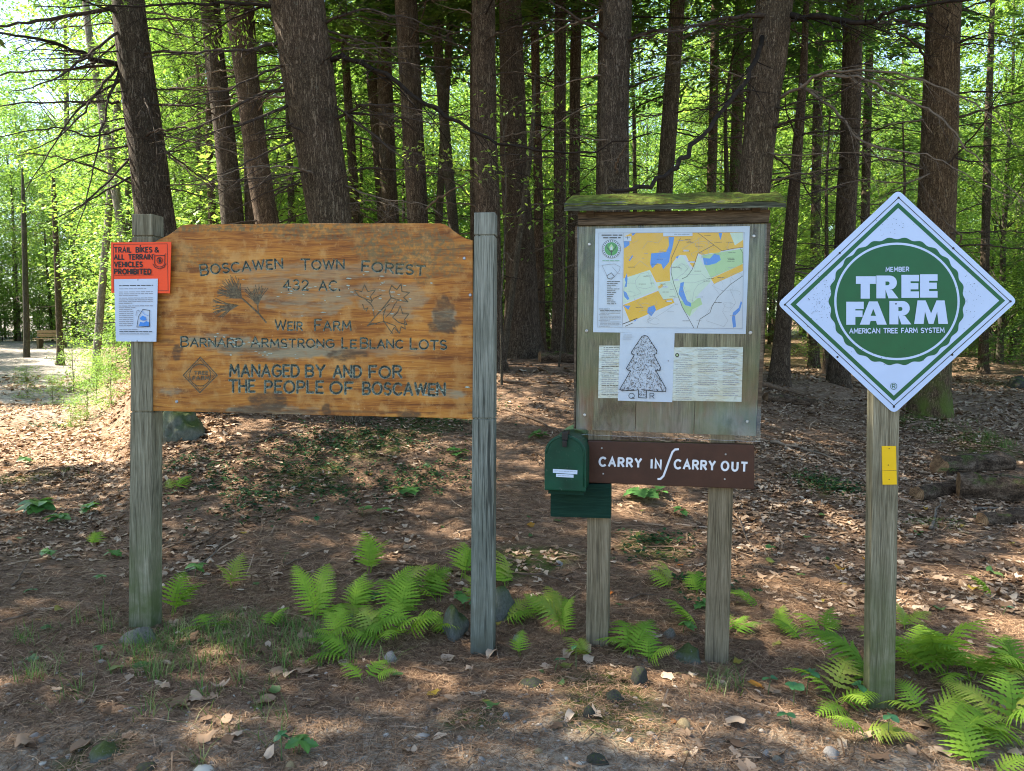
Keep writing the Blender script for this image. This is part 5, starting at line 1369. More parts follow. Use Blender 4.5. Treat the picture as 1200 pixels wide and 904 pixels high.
T['dd'] = tp('pale thin trunk left of the bench by the trail', 27, (28, 250, 5), (31, 400, 7), 'bark_grey', 3, seed=30, flare=.1, height_=7, crown=False)
T['ee'] = tp('distant dark trunk in the gap between the shaggy trunk and the straight trunk', 19, (958, 120, 10), (955, 330, 11), 'bark', 6, seed=31)
T['ff'] = tp('distant dark trunk just right of the straight trunk left of the diamond sign', 20, (1017, 120, 9), (1013, 280, 10), 'bark', 6, seed=32)
T['gg'] = tp('slim distant trunk on the far right beyond the diamond sign', 21, (1158, 150, 8), (1153, 380, 10), 'bark', 6, seed=33)
T['hh'] = tp('thin stem close behind the left of the shaggy trunk and the leaning medium trunk', 17, (838, 0, 9), (834, 225, 11), 'bark_red', 6, seed=34)

# boughs followed from the photograph
a = T['a']
bough(a, [(139, 76, 0), (100, 66, .3), (60, 50, .6), (0, 38, 1.0), (-60, 30, 1.3)], 8.6, 7, 1, 16, 3, .5, mat='deadwood_dark')
bough(a, [(139, 74, 0), (70, 82, .2), (0, 85, .2), (-50, 88, .2)], 8.6, 4, 2, 14, 3, .4)
bough(a, [(150, 6, 0), (60, 22, .5), (0, 30, .8), (-40, 36, .9)], 8.6, 6, 3, 14, 3, .4)
bough(a, [(140, 82, 0), (120, 140, .5), (108, 210, .9), (86, 290, 1.2)], 8.6, 4, 4, 10, 2, .3)
bough(a, [(141, 120, 0), (80, 119, .4), (0, 124, .9), (-60, 130, 1.1)], 8.6, 3.5, 5, 14, 3, .35)
bough(a, [(152, 185, 0), (120, 220, .5), (80, 250, .8), (40, 265, 1.0)], 8.6, 3, 6, 9, 3, .4)
bough(a, [(158, 205, 0), (110, 232, .4), (72, 258, .6)], 8.6, 3, 7, 7, 2, .4)
bough(a, [(138, 78, 0), (112, 110, .4), (92, 140, .7), (60, 165, 1.0), (20, 180, 1.2)], 8.6, 3.5, 8, 12, 3, .45)
bough(a, [(168, 120, 0), (215, 124, .5), (262, 118, .9), (330, 110, 1.2)], 8.6, 3.5, 9, 10, 2, .3)
bough(a, [(160, 60, 0), (230, 62, .5), (310, 48, 1.0)], 8.6, 3.5, 10, 10, 3, .4)
e_ = T['e']
bough(e_, [(336, 46, 0), (290, 58, .5), (230, 62, 1.0), (165, 68, 1.4)], 8.2, 5, 11, 14, 3, .4)
bough(e_, [(350, 103, 0), (300, 112, .3), (240, 145, .8), (190, 165, 1.1)], 8.2, 4.5, 12, 12, 3, .4)
bough(e_, [(350, 118, 0), (300, 140, .4), (250, 155, .8), (185, 182, 1.2)], 8.2, 4.5, 13, 12, 3, .35)
bough(e_, [(340, 10, 0), (260, 5, .4), (160, 6, .9), (40, 8, 1.4)], 8.2, 5, 14, 14, 3, .35, mat='deadwood_dark')
bough(e_, [(384, 70, 0), (430, 76, .3), (500, 122, .7), (556, 155, 1.0), (612, 173, 1.1), (690, 176, 1.2), (765, 156, 1.4)], 8.2, 6.5, 15, 16, 2, .22, mat='deadwood_dark')
bough(e_, [(390, 142, 0), (425, 126, .3), (470, 124, .7), (520, 140, 1.0)], 8.2, 4.5, 16, 10, 3, .4)
bough(e_, [(400, 215, 0), (440, 232, .5), (480, 236, 1.0), (520, 250, 1.2)], 8.2, 3, 17, 8, 3, .5, True)
bough(e_, [(405, 240, 0), (440, 236, .4), (478, 250, .9)], 8.2, 2.6, 18, 7, 3, .5, True)
bough(a, [(147, 150, 0), (110, 160, .4), (60, 150, .9), (0, 160, 1.3), (-40, 165, 1.5)], 8.6, 3, 51, 14, 4, .45)
bough(a, [(140, 95, 0), (90, 130, .5), (50, 190, .9), (25, 235, 1.2)], 8.6, 3, 52, 12, 4, .45)
bough(a, [(150, 30, 0), (110, 60, .4), (60, 95, .9), (10, 110, 1.3)], 8.6, 4, 53, 16, 4, .45)
bough(a, [(172, 150, 0), (200, 185, .4), (240, 215, .8), (262, 222, 1.0)], 8.6, 3, 54, 9, 4, .45)
bough(a, [(165, 100, 0), (178, 140, .5), (185, 190, .9)], 8.6, 2.6, 55, 8, 3, .4)
bough(e_, [(355, 160, 0), (320, 175, .4), (270, 200, .8), (215, 215, 1.1)], 8.2, 3, 56, 12, 4, .45)
bough(e_, [(345, 70, 0), (300, 90, .5), (250, 110, .9), (200, 112, 1.2)], 8.2, 3.4, 57, 12, 4, .45)
bough(e_, [(378, 30, 0), (420, 12, .4), (470, 20, .8), (540, 40, 1.1)], 8.2, 4, 58, 14, 4, .4)
bough(e_, [(388, 120, 0), (440, 160, .5), (480, 190, .9), (530, 200, 1.1)], 8.2, 3.2, 59, 12, 4, .4)
bough(T['i'], [(480, 60, 0), (520, 70, .5), (570, 60, 1.0), (620, 75, 1.4)], 12, 3, 60, 12, 4, .4)
bough(T['l'], [(570, 90, 0), (610, 85, .5), (660, 100, 1.0)], 10.6, 3, 61, 10, 4, .4)
rg = random.Random(321)
for q in range(26):     # the fan of fine dead boughs on the leaning trunks at the left
    tr, D_, x0, xs_ = [(a, 8.6, 143, -1), (a, 8.6, 165, 1), (e_, 8.2, 345, -1), (e_, 8.2, 395, 1)][q % 4]
    y0 = rg.uniform(-10, 235); x0 = x0 + y0 * .12; L = rg.uniform(60, 150); dy = rg.uniform(-.25, .55) * L
    bough(tr, [(x0, y0, 0), (x0 + xs_ * L * .5, y0 + dy * .35, rg.uniform(.2, .6)), (x0 + xs_ * L, y0 + dy, rg.uniform(.4, 1.3))], D_, rg.uniform(1.8, 3.2), 900 + q, 9, 4, .5, q % 6 == 5)
for q in range(22):     # and on the stout trunks at the right
    tr, D_, x0, xs_ = [(T['v'], 9.4, 882, -1), (T['v'], 9.4, 912, 1), (T['y'], 10, 1083, -1), (T['y'], 10, 1118, 1), (T['x'], 13, 992, -1), (T['x'], 13, 1008, 1)][q % 6]
    y0 = rg.uniform(-10, 300 if q % 6 > 3 else 215); L = rg.uniform(50, 130); dy = rg.uniform(-.3, .4) * L
    bough(tr, [(x0, y0, 0), (x0 + xs_ * L * .5, y0 + dy * .35, rg.uniform(.2, .6)), (x0 + xs_ * L, y0 + dy, rg.uniform(.4, 1.3))], D_, rg.uniform(1.8, 3.0), 940 + q, 9, 4, .5, q % 3 == 2)
s_ = T['s']
bough(s_, [(728, 52, 0), (765, 36, .4), (805, 33, .8), (860, 25, 1.2)], 9.8, 6, 19, 12, 3, .4)
bough(s_, [(716, 50, 0), (690, 30, .4), (650, 5, .8), (620, -20, 1.1)], 9.8, 5, 20, 10, 3, .4)
bough(s_, [(735, 105, 0), (770, 90, .5), (820, 85, 1.0)], 9.8, 3, 21, 10, 3, .5)
v_ = T['v']
bough(v_, [(892, 50, .15), (884, 78, 1.0), (850, 124, 1.9), (806, 176, 2.6), (780, 207, 3.0), (745, 221, 3.3), (715, 224, 3.5)], 9.4, 5.6, 22, 9, 3, .2, mat='deadwood_dark', taper=.5)
bough(v_, [(905, 18, 0), (850, 22, .6), (800, 34, 1.2), (740, 45, 1.7)], 9.4, 6, 23, 12, 3, .35)
bough(v_, [(912, 20, 0), (960, 20, .5), (1010, 27, .9), (1055, 12, 1.3), (1130, 2, 1.7), (1210, -4, 2.0)], 9.4, 8, 24, 16, 3, .35, mat='deadwood_dark')
bough(v_, [(905, 116, 0), (935, 104, .3), (972, 84, .6), (1060, 88, 1.0), (1120, 110, 1.3), (1165, 140, 1.6), (1196, 176, 1.9)], 9.4, 6, 25, 16, 3, .35, True)
bough(v_, [(960, 88, .5), (1010, 92, .8), (1060, 118, 1.1), (1098, 134, 1.3), (1125, 165, 1.5), (1165, 205, 1.7), (1215, 250, 2.0)], 9.4, 5, 26, 14, 3, .35, True)
bough(v_, [(938, 100, .2), (980, 130, .6), (1010, 165, .9), (1060, 178, 1.2), (1095, 185, 1.4), (1150, 215, 1.7), (1215, 246, 2.0)], 9.4, 4.5, 27, 14, 3, .4, True)
bough(v_, [(903, 212, 0), (940, 204, .4), (986, 195, .8)], 9.4, 4.5, 28, 8, 3, .5, True)
bough(v_, [(896, 158, 0), (930, 140, .4), (980, 138, .9), (1030, 148, 1.3)], 9.4, 4.5, 29, 12, 3, .45)
bough(v_, [(893, 180, 0), (935, 182, .5), (1000, 178, 1.0), (1070, 190, 1.5)], 9.4, 3, 30, 12, 3, .4, True)
bough(v_, [(900, 90, 0), (860, 88, .4), (815, 68, .8), (760, 66, 1.2)], 9.4, 3, 62, 12, 4, .4, True)
bough(v_, [(897, 130, 0), (930, 122, .4), (985, 108, .9), (1050, 70, 1.3)], 9.4, 3, 63, 12, 4, .4)
y_ = T['y']
bough(y_, [(1105, 180, 0), (1150, 190, .5), (1215, 180, 1.0)], 10, 3.2, 64, 12, 4, .45)
bough(y_, [(1098, 200, 0), (1060, 215, .5), (1010, 210, 1.0), (960, 225, 1.4)], 10, 3.2, 65, 12, 4, .45, True)
bough(y_, [(1112, 60, 0), (1150, 40, .5), (1210, 50, 1.0)], 10, 3.6, 66, 12, 4, .45)
bough(y_, [(1090, 32, 0), (1060, 25, .4), (1020, 26, .8), (985, 12, 1.2)], 10, 5, 31, 12, 3, .4)
bough(y_, [(1093, 86, 0), (1080, 60, .4), (1055, 40, .8), (1022, 26, 1.2)], 10, 4.5, 32, 12, 3, .4)
bough(y_, [(1110, 110, 0), (1160, 108, .5), (1215, 112, 1.0)], 10, 3, 33, 10, 3, .5)
bough(y_, [(1105, 300, 0), (1128, 280, .4), (1110, 262, .8), (1095, 240, 1.1)], 10, 4, 34, 8, 3, .5, True)
x_ = T['x']
bough(x_, [(1000, 150, 0), (960, 160, .5), (915, 145, 1.0)], 13, 3, 35, 10, 3, .5, True)
bough(x_, [(998, 215, 0), (960, 225, .5), (910, 232, 1.0)], 13, 3, 36, 10, 3, .5)
bough(T['m'], [(618, 180, 0), (650, 150, .5), (690, 120, 1.0)], 12, 2.6, 37, 10, 3, .5)
bough(T['m'], [(616, 300, 0), (650, 285, .5), (672, 270, .9)], 12, 2.4, 38, 8, 3, .5, True)

# ------------------------------------------------------------------ the forest behind
def with_limbs(V, F, limbs, r, rng_seed):
    mb = MB()
    for l in limbs: mb.tube(l, [r, r * .7, r * .25], 4, cap=False)
    return mb
def stem_mesh(h, r0, limbs, lr, mat, seed, bend=.15, top=.25):
    rg = random.Random(seed)
    path = [(0, 0, -.3)] + [(rg.gauss(0, bend) * f * .6, rg.gauss(0, bend) * f * .6, h * f) for f in (.0, .25, .5, .75, 1.0)]
    path[1] = (0, 0, 0)
    V, F = trunk_np(path, [r0 * 1.1, r0, r0 * .85, r0 * .65, r0 * .45, r0 * top], 9, .05, seed, .2, .5)
    me = np_mesh('trunk', V, F, M[mat], smooth=True)
    if limbs:
        mb = MB()
        for l in limbs:
            a = np.array(l[0]); ax = np.array([np.interp(a[2], [p[2] for p in path], [p[0] for p in path]), np.interp(a[2], [p[2] for p in path], [p[1] for p in path]), 0])
            mb.tube([tuple(a + ax)] + list(l[1:]), [lr, lr * .7, lr * .25], 4, cap=False)
        bm = bmesh.new(); bm.from_mesh(me); bm.from_mesh(mb.mesh('limbs', M[mat])); bm.to_mesh(me); bm.free()
    return me
PROTO = {}
def proto(key, stem, crown): PROTO.setdefault(key, []).append((stem, crown))
for q in range(4):
    V, F, t_, lm = broad_crown(300 + q, 1.4, 9.5, 2.3, 130, 130, .095, .058)
    proto('broad', stem_mesh(9.3, .085, lm[:50], .016, 'bark_grey', 400 + q), np_mesh('crown', V, F, M['beech'], t_))
    V, F, t_, lm = broad_crown(320 + q, 2.2, 12.5, 2.7, 150, 120, .11, .066)
    proto('broad_dark', stem_mesh(12, .12, lm[:50], .02, 'bark_grey', 420 + q), np_mesh('crown', V, F, M['beech_dark'], t_))
    V, F, t_, lm = hemlock_crown(340 + q, .8, 8.6, 2.2, 70, 300, .115, .026, droop=.36)
    proto('hemlock', stem_mesh(8.9, .10, lm, .013, 'bark', 440 + q), np_mesh('crown', V, F, M['hemlock'], t_))
    V, F, t_, lm = broad_crown(360 + q, .35, 2.9, 1.0, 34, 60, .10, .062)
    proto('sapling', stem_mesh(2.8, .022, lm, .006, 'bark_grey', 460 + q), np_mesh('crown', V, F, M['beech'], t_))
    rg = random.Random(480 + q)
    proto('bare', stem_mesh(15, rg.uniform(.065, .115), None, 0, 'bark' if q % 2 else 'bark_red', 480 + q, .3), CROWN_HIGH[q])
INFO = {
    'broad': ('leafy_tree', 'tree', 'slim young tree with layered bright yellow green leaves in the sunny forest behind the signs', 'bright leafy trees in the background forest'),
    'broad_dark': ('leafy_tree', 'tree', 'taller deep green broadleaf tree in the forest behind the signs', 'deep green broadleaf trees in the background forest'),
    'hemlock': ('hemlock', 'tree', 'dark feathery hemlock with drooping boughs in the forest behind the signs', 'young hemlocks in the background forest'),
    'sapling': ('sapling', 'sapling', 'small leafy sapling growing low on the forest floor behind the signs', 'saplings on the forest floor'),
    'bare': ('conifer', 'tree', 'distant bare brown conifer trunk with dead side twigs deep in the forest', 'distant conifer trunks'),
}
placed = []
def plant(kind, x, y, sc=1.0, rz=None, rg=random, label=None):
    st, cr = rg.choice(PROTO[kind])
    nm, cat, lab, grp = INFO[kind]
    o = thing(nm, label or lab, cat, (x, y, hz(x, y) - .02), rg.uniform(0, 6.28) if rz is None else rz, grp, sc)
    child('trunk', st, o)
    if kind == 'bare':
        if len(placed) % 2: child('crown', cr, o, (0, 0, 8.5), (0, 0, rg.uniform(0, 6)), rg.uniform(.5, .7))
        for k in range(9):
            ph = rg.uniform(0, 6.28); child('dead_branch', rg.choice(DEAD), o, (0, 0, rg.uniform(1.5, 8)), (0, rg.gauss(0, .2), ph), rg.uniform(.4, .8))
    else: child('crown', cr, o)
    placed.append((x, y, kind)); return o
def free(x, y, dmin, dmain=1.2):
    for (a, b) in main_xy:
        if (a - x) ** 2 + (b - y) ** 2 < dmain ** 2: return False
    for (a, b, k) in placed:
        if (a - x) ** 2 + (b - y) ** 2 < dmin ** 2: return False
    return True
rg = random.Random(77)
def on_trail(x, y):
    a = x / y
    return y < 37 and -.88 < a < -.50
def scatter(kind, n, ar, yr, sc, dmin, tries=4000, dmain=1.2):
    k = 0
    for _ in range(tries):
        if k >= n: break
        y = math.sqrt(rg.uniform(yr[0] ** 2, yr[1] ** 2)); a = rg.uniform(*ar); x = a * y
        if on_trail(x, y) or not free(x, y, dmin, dmain): continue
        plant(kind, x, y, rg.uniform(*sc), rg=rg); k += 1
scatter('bare', 11, (-.55, .72), (15, 34), (.7, 1.1), 1.6)
scatter('hemlock', 16, (-.9, -.5), (37.5, 46), (.7, 1.2), 1.3)
scatter('sapling', 22, (-.9, -.5), (37, 45), (.9, 1.8), .7)
scatter('broad', 14, (-.9, -.5), (37, 46), (.9, 1.3), 1.3)
scatter('broad', 40, (-1.0, -.15), (16, 44), (.75, 1.35), 1.5)
scatter('broad_dark', 14, (-1.0, -.2), (20, 46), (.8, 1.2), 1.9)
scatter('hemlock', 12, (-.5, -.1), (14, 36), (.6, 1.1), 1.5)
scatter('broad', 32, (-.18, .35), (18, 46), (.75, 1.25), 1.5)
scatter('broad_dark', 5, (-.2, .4), (22, 48), (.8, 1.2), 1.8)
scatter('hemlock', 11, (-.25, .33), (14.5, 40), (.65, 1.2), 1.5)
scatter('hemlock', 36, (.3, .85), (12.5, 40), (.6, 1.2), 1.5)
scatter('hemlock', 6, (-1.0, -.5), (16, 40), (.65, 1.2), 1.7)
scatter('broad', 24, (.32, .85), (17, 44), (.7, 1.3), 1.5)
scatter('broad_dark', 5, (.3, .85), (20, 46), (.8, 1.2), 1.8)
scatter('sapling', 44, (-.95, -.25), (13, 40), (.5, 1.5), .8)
scatter('sapling', 26, (.35, .85), (17, 40), (.5, 1.4), .8)
scatter('sapling', 26, (-.2, .35), (16, 38), (.5, 1.4), .8)
# a far screen where the wood closes
for q in range(54):
    a = -1.05 + 2.1 * (q + rg.random()) / 54; y = rg.uniform(47, 62)
    plant('broad' if q % 3 else 'broad_dark', a * y, y, rg.uniform(1.5, 2.1), rg=rg)
    if q % 2: plant('hemlock', a * y + 1, y - 2, rg.uniform(1.1, 1.7), rg=rg)
    else: plant('sapling', a * y + .6, y - 3, rg.uniform(2.0, 2.8), rg=rg)
# conifers added outside the frame, left and right, so their unseen crowns shade the signs
for (x, y, s_) in [(-6.2, 4.3, 1.0), (-8.6, 7.2, 1.05), (-9.2, 3.6, 1.0), (-11.5, 6.6, 1.05), (-7.4, 1.6, .9), (-14.5, 4.6, 1.0), (6.6, 5.2, .9), (8.5, 8.2, 1.0), (-10.5, 0.6, .9)]:
    st, cr = PROTO['bare'][int(abs(x) * 10) % 4]
    o = thing('conifer', 'tall conifer added outside the frame, its high dark crown shading the signs', 'tree', (x, y, hz(x, y) - .02), rg.uniform(0, 6), 'unseen conifers added for shade', s_)
    child('trunk', st, o); child('crown', cr, o, (0, 0, 4.6), (0, 0, rg.uniform(0, 6)), .98)
    main_xy.append((x, y))
# two thin beech saplings among the trunks, their lit leaves hanging between the stems
for (px, D, kind, s_, lab) in [(588, 9.6, 'sapling', 1.5, 'slender beech sapling with pale lit leaves in front of the mossy edged trunk'), (655, 11.0, 'sapling', 1.4, 'slender beech sapling between the flared trunk and the notice board')]:
    x = (px - 600) / FPX * D
    st, _ = PROTO['sapling'][0]
    V, F, t_, lm = broad_crown(int(px), 1.75, 3.6, .75, 11, 26, .075, .042, .05)
    o = thing('beech_sapling', lab, 'sapling', (x, D, hz(x, D) - .02), 0)
    child('trunk', stem_mesh(3.7, .014, lm, .004, 'bark_grey', int(px), .2), o); child('crown', np_mesh('crown', V, F, M['beech'], t_), o)

# ------------------------------------------------------------------ forest floor: litter, needles, gravel, grass
def gpts(n, ar, yr, rng, mask=None):
    """n points on the ground inside a wedge a=x/y, y"""
    out_x, out_y = [], []
    got = 0
    while got < n:
        m = n * 3
        y = np.sqrt(rng.uniform(yr[0] ** 2, yr[1] ** 2, m)); x = rng.uniform(ar[0], ar[1], m) * y
        if mask is not None:
            k = rng.uniform(0, 1, m) < mask(x, y); x, y = x[k], y[k]
        out_x.append(x); out_y.append(y); got += len(x)
    x = np.concatenate(out_x)[:n]; y = np.concatenate(out_y)[:n]
    return x, y
def leaf_litter(n, rng, ar, yr, mask, size, lift=.012, mat='litter', name='fallen_leaves', tint=None):
    x, y = gpts(n, ar, yr, rng, mask)
    z = near_z(x, y)
    k = 12
    th = np.linspace(0, 2 * np.pi, k, endpoint=False)
    lob = 1 + .22 * np.cos(th * 5)[None, :] * rng.uniform(0, 1, (n, 1)) + .12 * rng.normal(0, 1, (n, k))
    L = rng.uniform(*size, n)[:, None]; asp = rng.uniform(.42, .8, n)[:, None]
    px = np.cos(th)[None, :] * lob * L * .5; py = np.sin(th)[None, :] * lob * L * .5 * asp
    curl = rng.normal(.15, .5, n)[:, None]; cup = rng.normal(.1, .5, n)[:, None]
    pz = curl * px ** 2 / L * 1.0 + cup * py ** 2 / L * 1.6 + rng.normal(0, .05, (n, k)) * L
    V = np.concatenate([np.zeros((n, 1, 3)), np.stack([px, py, pz], -1)], 1)
    a = rng.uniform(0, 2 * np.pi, n); tx = rng.normal(0, .11, n); ty = rng.normal(0, .11, n)
    ca, sa = np.cos(a)[:, None], np.sin(a)[:, None]
    X = V[:, :, 0] * ca - V[:, :, 1] * sa; Y = V[:, :, 0] * sa + V[:, :, 1] * ca
    Z = V[:, :, 2] + X * tx[:, None] + Y * ty[:, None]
    Z = Z - Z.min(axis=1, keepdims=True) * .75 + rng.uniform(.0, lift, n)[:, None]
    W = np.stack([X + x[:, None], Y + y[:, None], Z + z[:, None]], -1).reshape(-1, 3)
    i = np.arange(n)[:, None] * (k + 1); j = np.arange(k)[None, :]
    F = np.stack([np.broadcast_to(i, (n, k)), i + 1 + j, i + 1 + (j + 1) % k], -1).reshape(-1, 3)
    t_ = np.clip(rng.beta(1.6, 1.5, n) if tint is None else tint(rng, n), 0, 1)
    me = np_mesh(name, W, F, M[mat], np.repeat(t_, k + 1))
    return tag(link(bpy.data.objects.new(name, me)), kind='stuff')
def lmask(x, y):
    a = x / y
    m = .05 + .75 * sst(.18, .38, a) * sst(3.3, 4.6, y) + .75 * sst(5.2, 6.5, y) * sst(.12, .3, a) + .65 * sst(-.35, -.55, a) * sst(4.2, 5.4, y) + .45 * sst(5.8, 7.5, y)
    m = m + .6 * np.exp(-(((x + .05) / .5) ** 2 + ((y - 4.55) / .45) ** 2))
    return np.clip(m * (.12 + 1.5 * sst(.42, .58, fbm(x, y, .55, 91))), .015, 1)
rng = np.random.default_rng(5)
leaf_litter(13000, rng, (-.75, .75), (3.2, 10.5), lmask, (.022, .06))
leaf_litter(9000, rng, (.22, .75), (3.9, 11.0), lambda x, y: np.clip(sst(.22, .40, x / y) * (.15 + 1.3 * sst(.36, .58, fbm(x, y, .7, 97))), 0, 1), (.026, .072), tint=lambda r, n: r.beta(1.7, 1.4, n))
leaf_litter(3800, rng, (-.75, -.12), (4.4, 10.0), lambda x, y: np.clip(.12 + 1.0 * sst(.42, .62, fbm(x, y, .6, 98)), 0, 1), (.03, .07), tint=lambda r, n: r.beta(1.6, 1.5, n))
leaf_litter(9000, rng, (-.75, .75), (9.5, 20), lambda x, y: .25 + .9 * sst(.4, .6, fbm(x, y, 1.4, 92)), (.06, .14))
leaf_litter(6000, rng, (-.8, -.36), (6.0, 15.0), lambda x, y: np.clip(.2 + 1.0 * sst(.38, .6, fbm(x, y, .9, 99)), 0, 1), (.04, .10), tint=lambda r, n: r.beta(1.6, 1.5, n))
leaf_litter(150, rng, (-.72, .72), (2.45, 3.6), lambda x, y: .2 + .8 * sst(.45, .6, fbm(x, y, .5, 93)), (.03, .085))
leaf_litter(120, rng, (-.72, .72), (2.45, 6.5), lambda x, y: x * 0 + 1, (.03, .075), .015, 'litter_green', 'fresh_leaves', lambda r, n: np.where(r.uniform(0, 1, n) < .72, r.uniform(0, .5, n), r.uniform(.5, 1, n)))

def needle_mat(n, ar, yr, mask, rng, ln, w):
    x, y = gpts(n, ar, yr, rng, mask); z = near_z(x, y)
    a = rng.uniform(0, np.pi, n); L = rng.uniform(*ln, n); b = rng.normal(0, .22, n); W = rng.uniform(.7, 1.3, n) * w
    d = np.stack([np.cos(a), np.sin(a), rng.normal(0, .14, n)], 1); s = np.stack([-np.sin(a), np.cos(a), rng.normal(0, .5, n)], 1)
    s /= np.linalg.norm(s, axis=1, keepdims=True)
    c = np.stack([x, y, z + rng.uniform(.001, .012, n)], 1)
    p0 = c - d * (L / 2)[:, None]; p2 = c + d * (L / 2)[:, None]; p1 = c + s * (b * L * .22)[:, None] + np.array([0, 0, 1]) * rng.uniform(0, .006, n)[:, None]
    for p in (p0, p2): p[:, 2] = np.maximum(p[:, 2], near_z(p[:, 0], p[:, 1]) - .001)
    V = np.stack([p0 - s * W[:, None] / 2, p0 + s * W[:, None] / 2, p1 - s * W[:, None] / 2, p1 + s * W[:, None] / 2, p2 - s * W[:, None] / 2, p2 + s * W[:, None] / 2], 1).reshape(-1, 3)
    o = np.arange(n)[:, None] * 6
    F = np.concatenate([o + np.array([[0, 1, 3, 2]]), o + np.array([[2, 3, 5, 4]])], 1).reshape(-1, 4)
    return V, F, np.repeat(np.clip(rng.beta(1.5, 1.7, n), 0, 1), 6)
nmask = lambda x, y: np.clip(1.1 - .6 * lmask(x, y), .15, 1) * (.35 + .8 * sst(.3, .55, fbm(x, y, .5, 95)))
V, F, t_ = joined([needle_mat(85000, (-.74, .74), (2.35, 4.4), nmask, rng, (.018, .062), .0017), needle_mat(40000, (-.74, .74), (4.2, 8.5), nmask, rng, (.04, .10), .0034)])
tag(link(bpy.data.objects.new('pine_needle_litter', np_mesh('pine_needle_litter', V, F, M['needles'], t_))), kind='stuff')

V, F, t_ = joined([needle_mat(700, (-.74, .74), (2.4, 4.6), lambda x, y: .3 + .7 * fbm(x, y, .5, 44), rng, (.04, .20), .0048), needle_mat(1500, (-.74, .74), (4.4, 10.5), lambda x, y: .3 + .7 * fbm(x, y, .8, 45), rng, (.08, .40), .009)])
tag(link(bpy.data.objects.new('twig_litter', np_mesh('twig_litter', V, F, M['litter'], t_ * .8))), kind='stuff')
def ico(sub=1):
    bm = bmesh.new(); bmesh.ops.create_icosphere(bm, subdivisions=sub, radius=1)
    v = np.array([p.co[:] for p in bm.verts]); f = np.array([[q.index for q in fc.verts] for fc in bm.faces]); bm.free(); return v, f
iv, if_ = ico(1)
n = 2000
x, y = gpts(n, (-.74, .74), (2.3, 3.7), rng, lambda x, y: np.clip(sst(3.5, 2.5, y) * (.2 + fbm(x, y, .6, 96)), 0, 1))
z = near_z(x, y); sz = rng.lognormal(-5.35, .5, n)
P = iv[None] * (sz[:, None, None] * np.stack([rng.uniform(.8, 1.4, n), rng.uniform(.7, 1.2, n), rng.uniform(.45, .8, n)], -1)[:, None, :]) * (1 + .28 * rng.normal(0, 1, (n, len(iv), 1)))
P = P + np.stack([x, y, z + sz * .05], -1)[:, None, :]
F = (if_[None] + (np.arange(n) * len(iv))[:, None, None]).reshape(-1, 3)
gm = NT('gravel'); cg = gm.ramp(gm.attr('tint'), [(0, (.09, .07, .05)), (.4, (.20, .16, .12)), (.8, (.30, .26, .21)), (1, (.48, .43, .34))]); M['gravel'] = gm.fin(cg, .8)
tag(link(bpy.data.objects.new('gravel', np_mesh('gravel', P.reshape(-1, 3), F, M['gravel'], np.repeat(rng.uniform(0, 1, n), len(iv))))), kind='stuff')

def blades(n, spots, rng, h, w):
    cs = []
    for px, py, r, k in spots:
        g = ground_hit(px, py)
        for _ in range(int(n * k / 22)):
            tx, ty, tr = g.x + rng.normal(0, .55) * r, g.y + rng.normal(0, .5) * r * .8, rng.uniform(.012, .05)
            cs.append(np.stack([tx + rng.normal(0, tr, 14), ty + rng.normal(0, tr, 14)], 1))
    c = np.concatenate(cs); m = len(c); z = near_z(c[:, 0], c[:, 1])
    a = rng.uniform(0, 2 * np.pi, m); H = rng.uniform(*h, m); lean = rng.uniform(.2, 1.3, m); W = rng.uniform(.6, 1.2, m) * w
    d = np.stack([np.cos(a), np.sin(a)], 1); s = np.stack([-np.sin(a), np.cos(a), np.zeros(m)], 1)
    pts = []
    for f in (0, .5, 1):
        p = np.concatenate([c + d * (lean * H * f ** 1.6)[:, None], (z + H * (f - .35 * lean * f * f))[:, None]], 1); ww = (W * (1 - .9 * f))[:, None] / 2
        pts += [p - s * ww, p + s * ww]
    V = np.stack(pts, 1).reshape(-1, 3); o = np.arange(m)[:, None] * 6
    F = np.concatenate([o + np.array([[0, 1, 3, 2]]), o + np.array([[2, 3, 5, 4]])], 1).reshape(-1, 4)
    return np_mesh('grass', V, F, M['grass'], np.repeat(rng.uniform(0, 1, m), 6))
tag(link(bpy.data.objects.new('grass', blades(150, [(320, 745, .35, 3.5), (385, 745, .22, 3), (240, 745, .22, 2.2), (190, 762, .22, 2.6), (250, 785, .25, 2.4), (345, 770, .35, 2.4), (120, 790, .3, 1.6), (300, 860, .2, .6), (225, 820, .25, .9), (830, 800, .2, .8), (1150, 515, .45, 3.0), (1085, 490, .45, 2.2), (970, 570, .3, 1.2), (60, 740, .3, 1.2), (30, 560, .4, 1)], rng, (.04, .13), .0042))), kind='stuff')
# low evergreen cover
cs = []
for px, py, r, k in [(440, 520, .75, 260), (500, 560, .5, 160), (370, 525, .6, 180), (520, 485, .7, 220), (400, 575, .5, 120), (300, 590, .4, 90), (215, 545, .4, 70), (330, 545, .5, 110), (760, 640, .3, 60), (830, 690, .2, 40), (60, 500, .5, 70), (975, 570, .3, 120), (260, 570, .5, 80)]:
    g = ground_hit(px, py); cs.append(np.stack([g.x + rng.normal(0, .5, k) * r, g.y + rng.normal(0, .5, k) * r], 1))
c = np.concatenate(cs); m = len(c); c = np.repeat(c, 4, 0) + rng.normal(0, .012, (m * 4, 2)); mm = len(c)
V, F = cards(np.concatenate([c, (near_z(c[:, 0], c[:, 1]) + rng.uniform(.012, .05, mm))[:, None]], 1), rnd_dir(rng, mm, -.1), np.array([0, 0, 1.]) + rng.normal(0, .3, (mm, 3)), rng.uniform(.022, .05, mm), rng.uniform(.014, .028, mm))
tag(link(bpy.data.objects.new('ground_cover', np_mesh('ground_cover', V, F, M['cover'], np.repeat(rng.uniform(0, 1, mm), 4)))), kind='stuff')

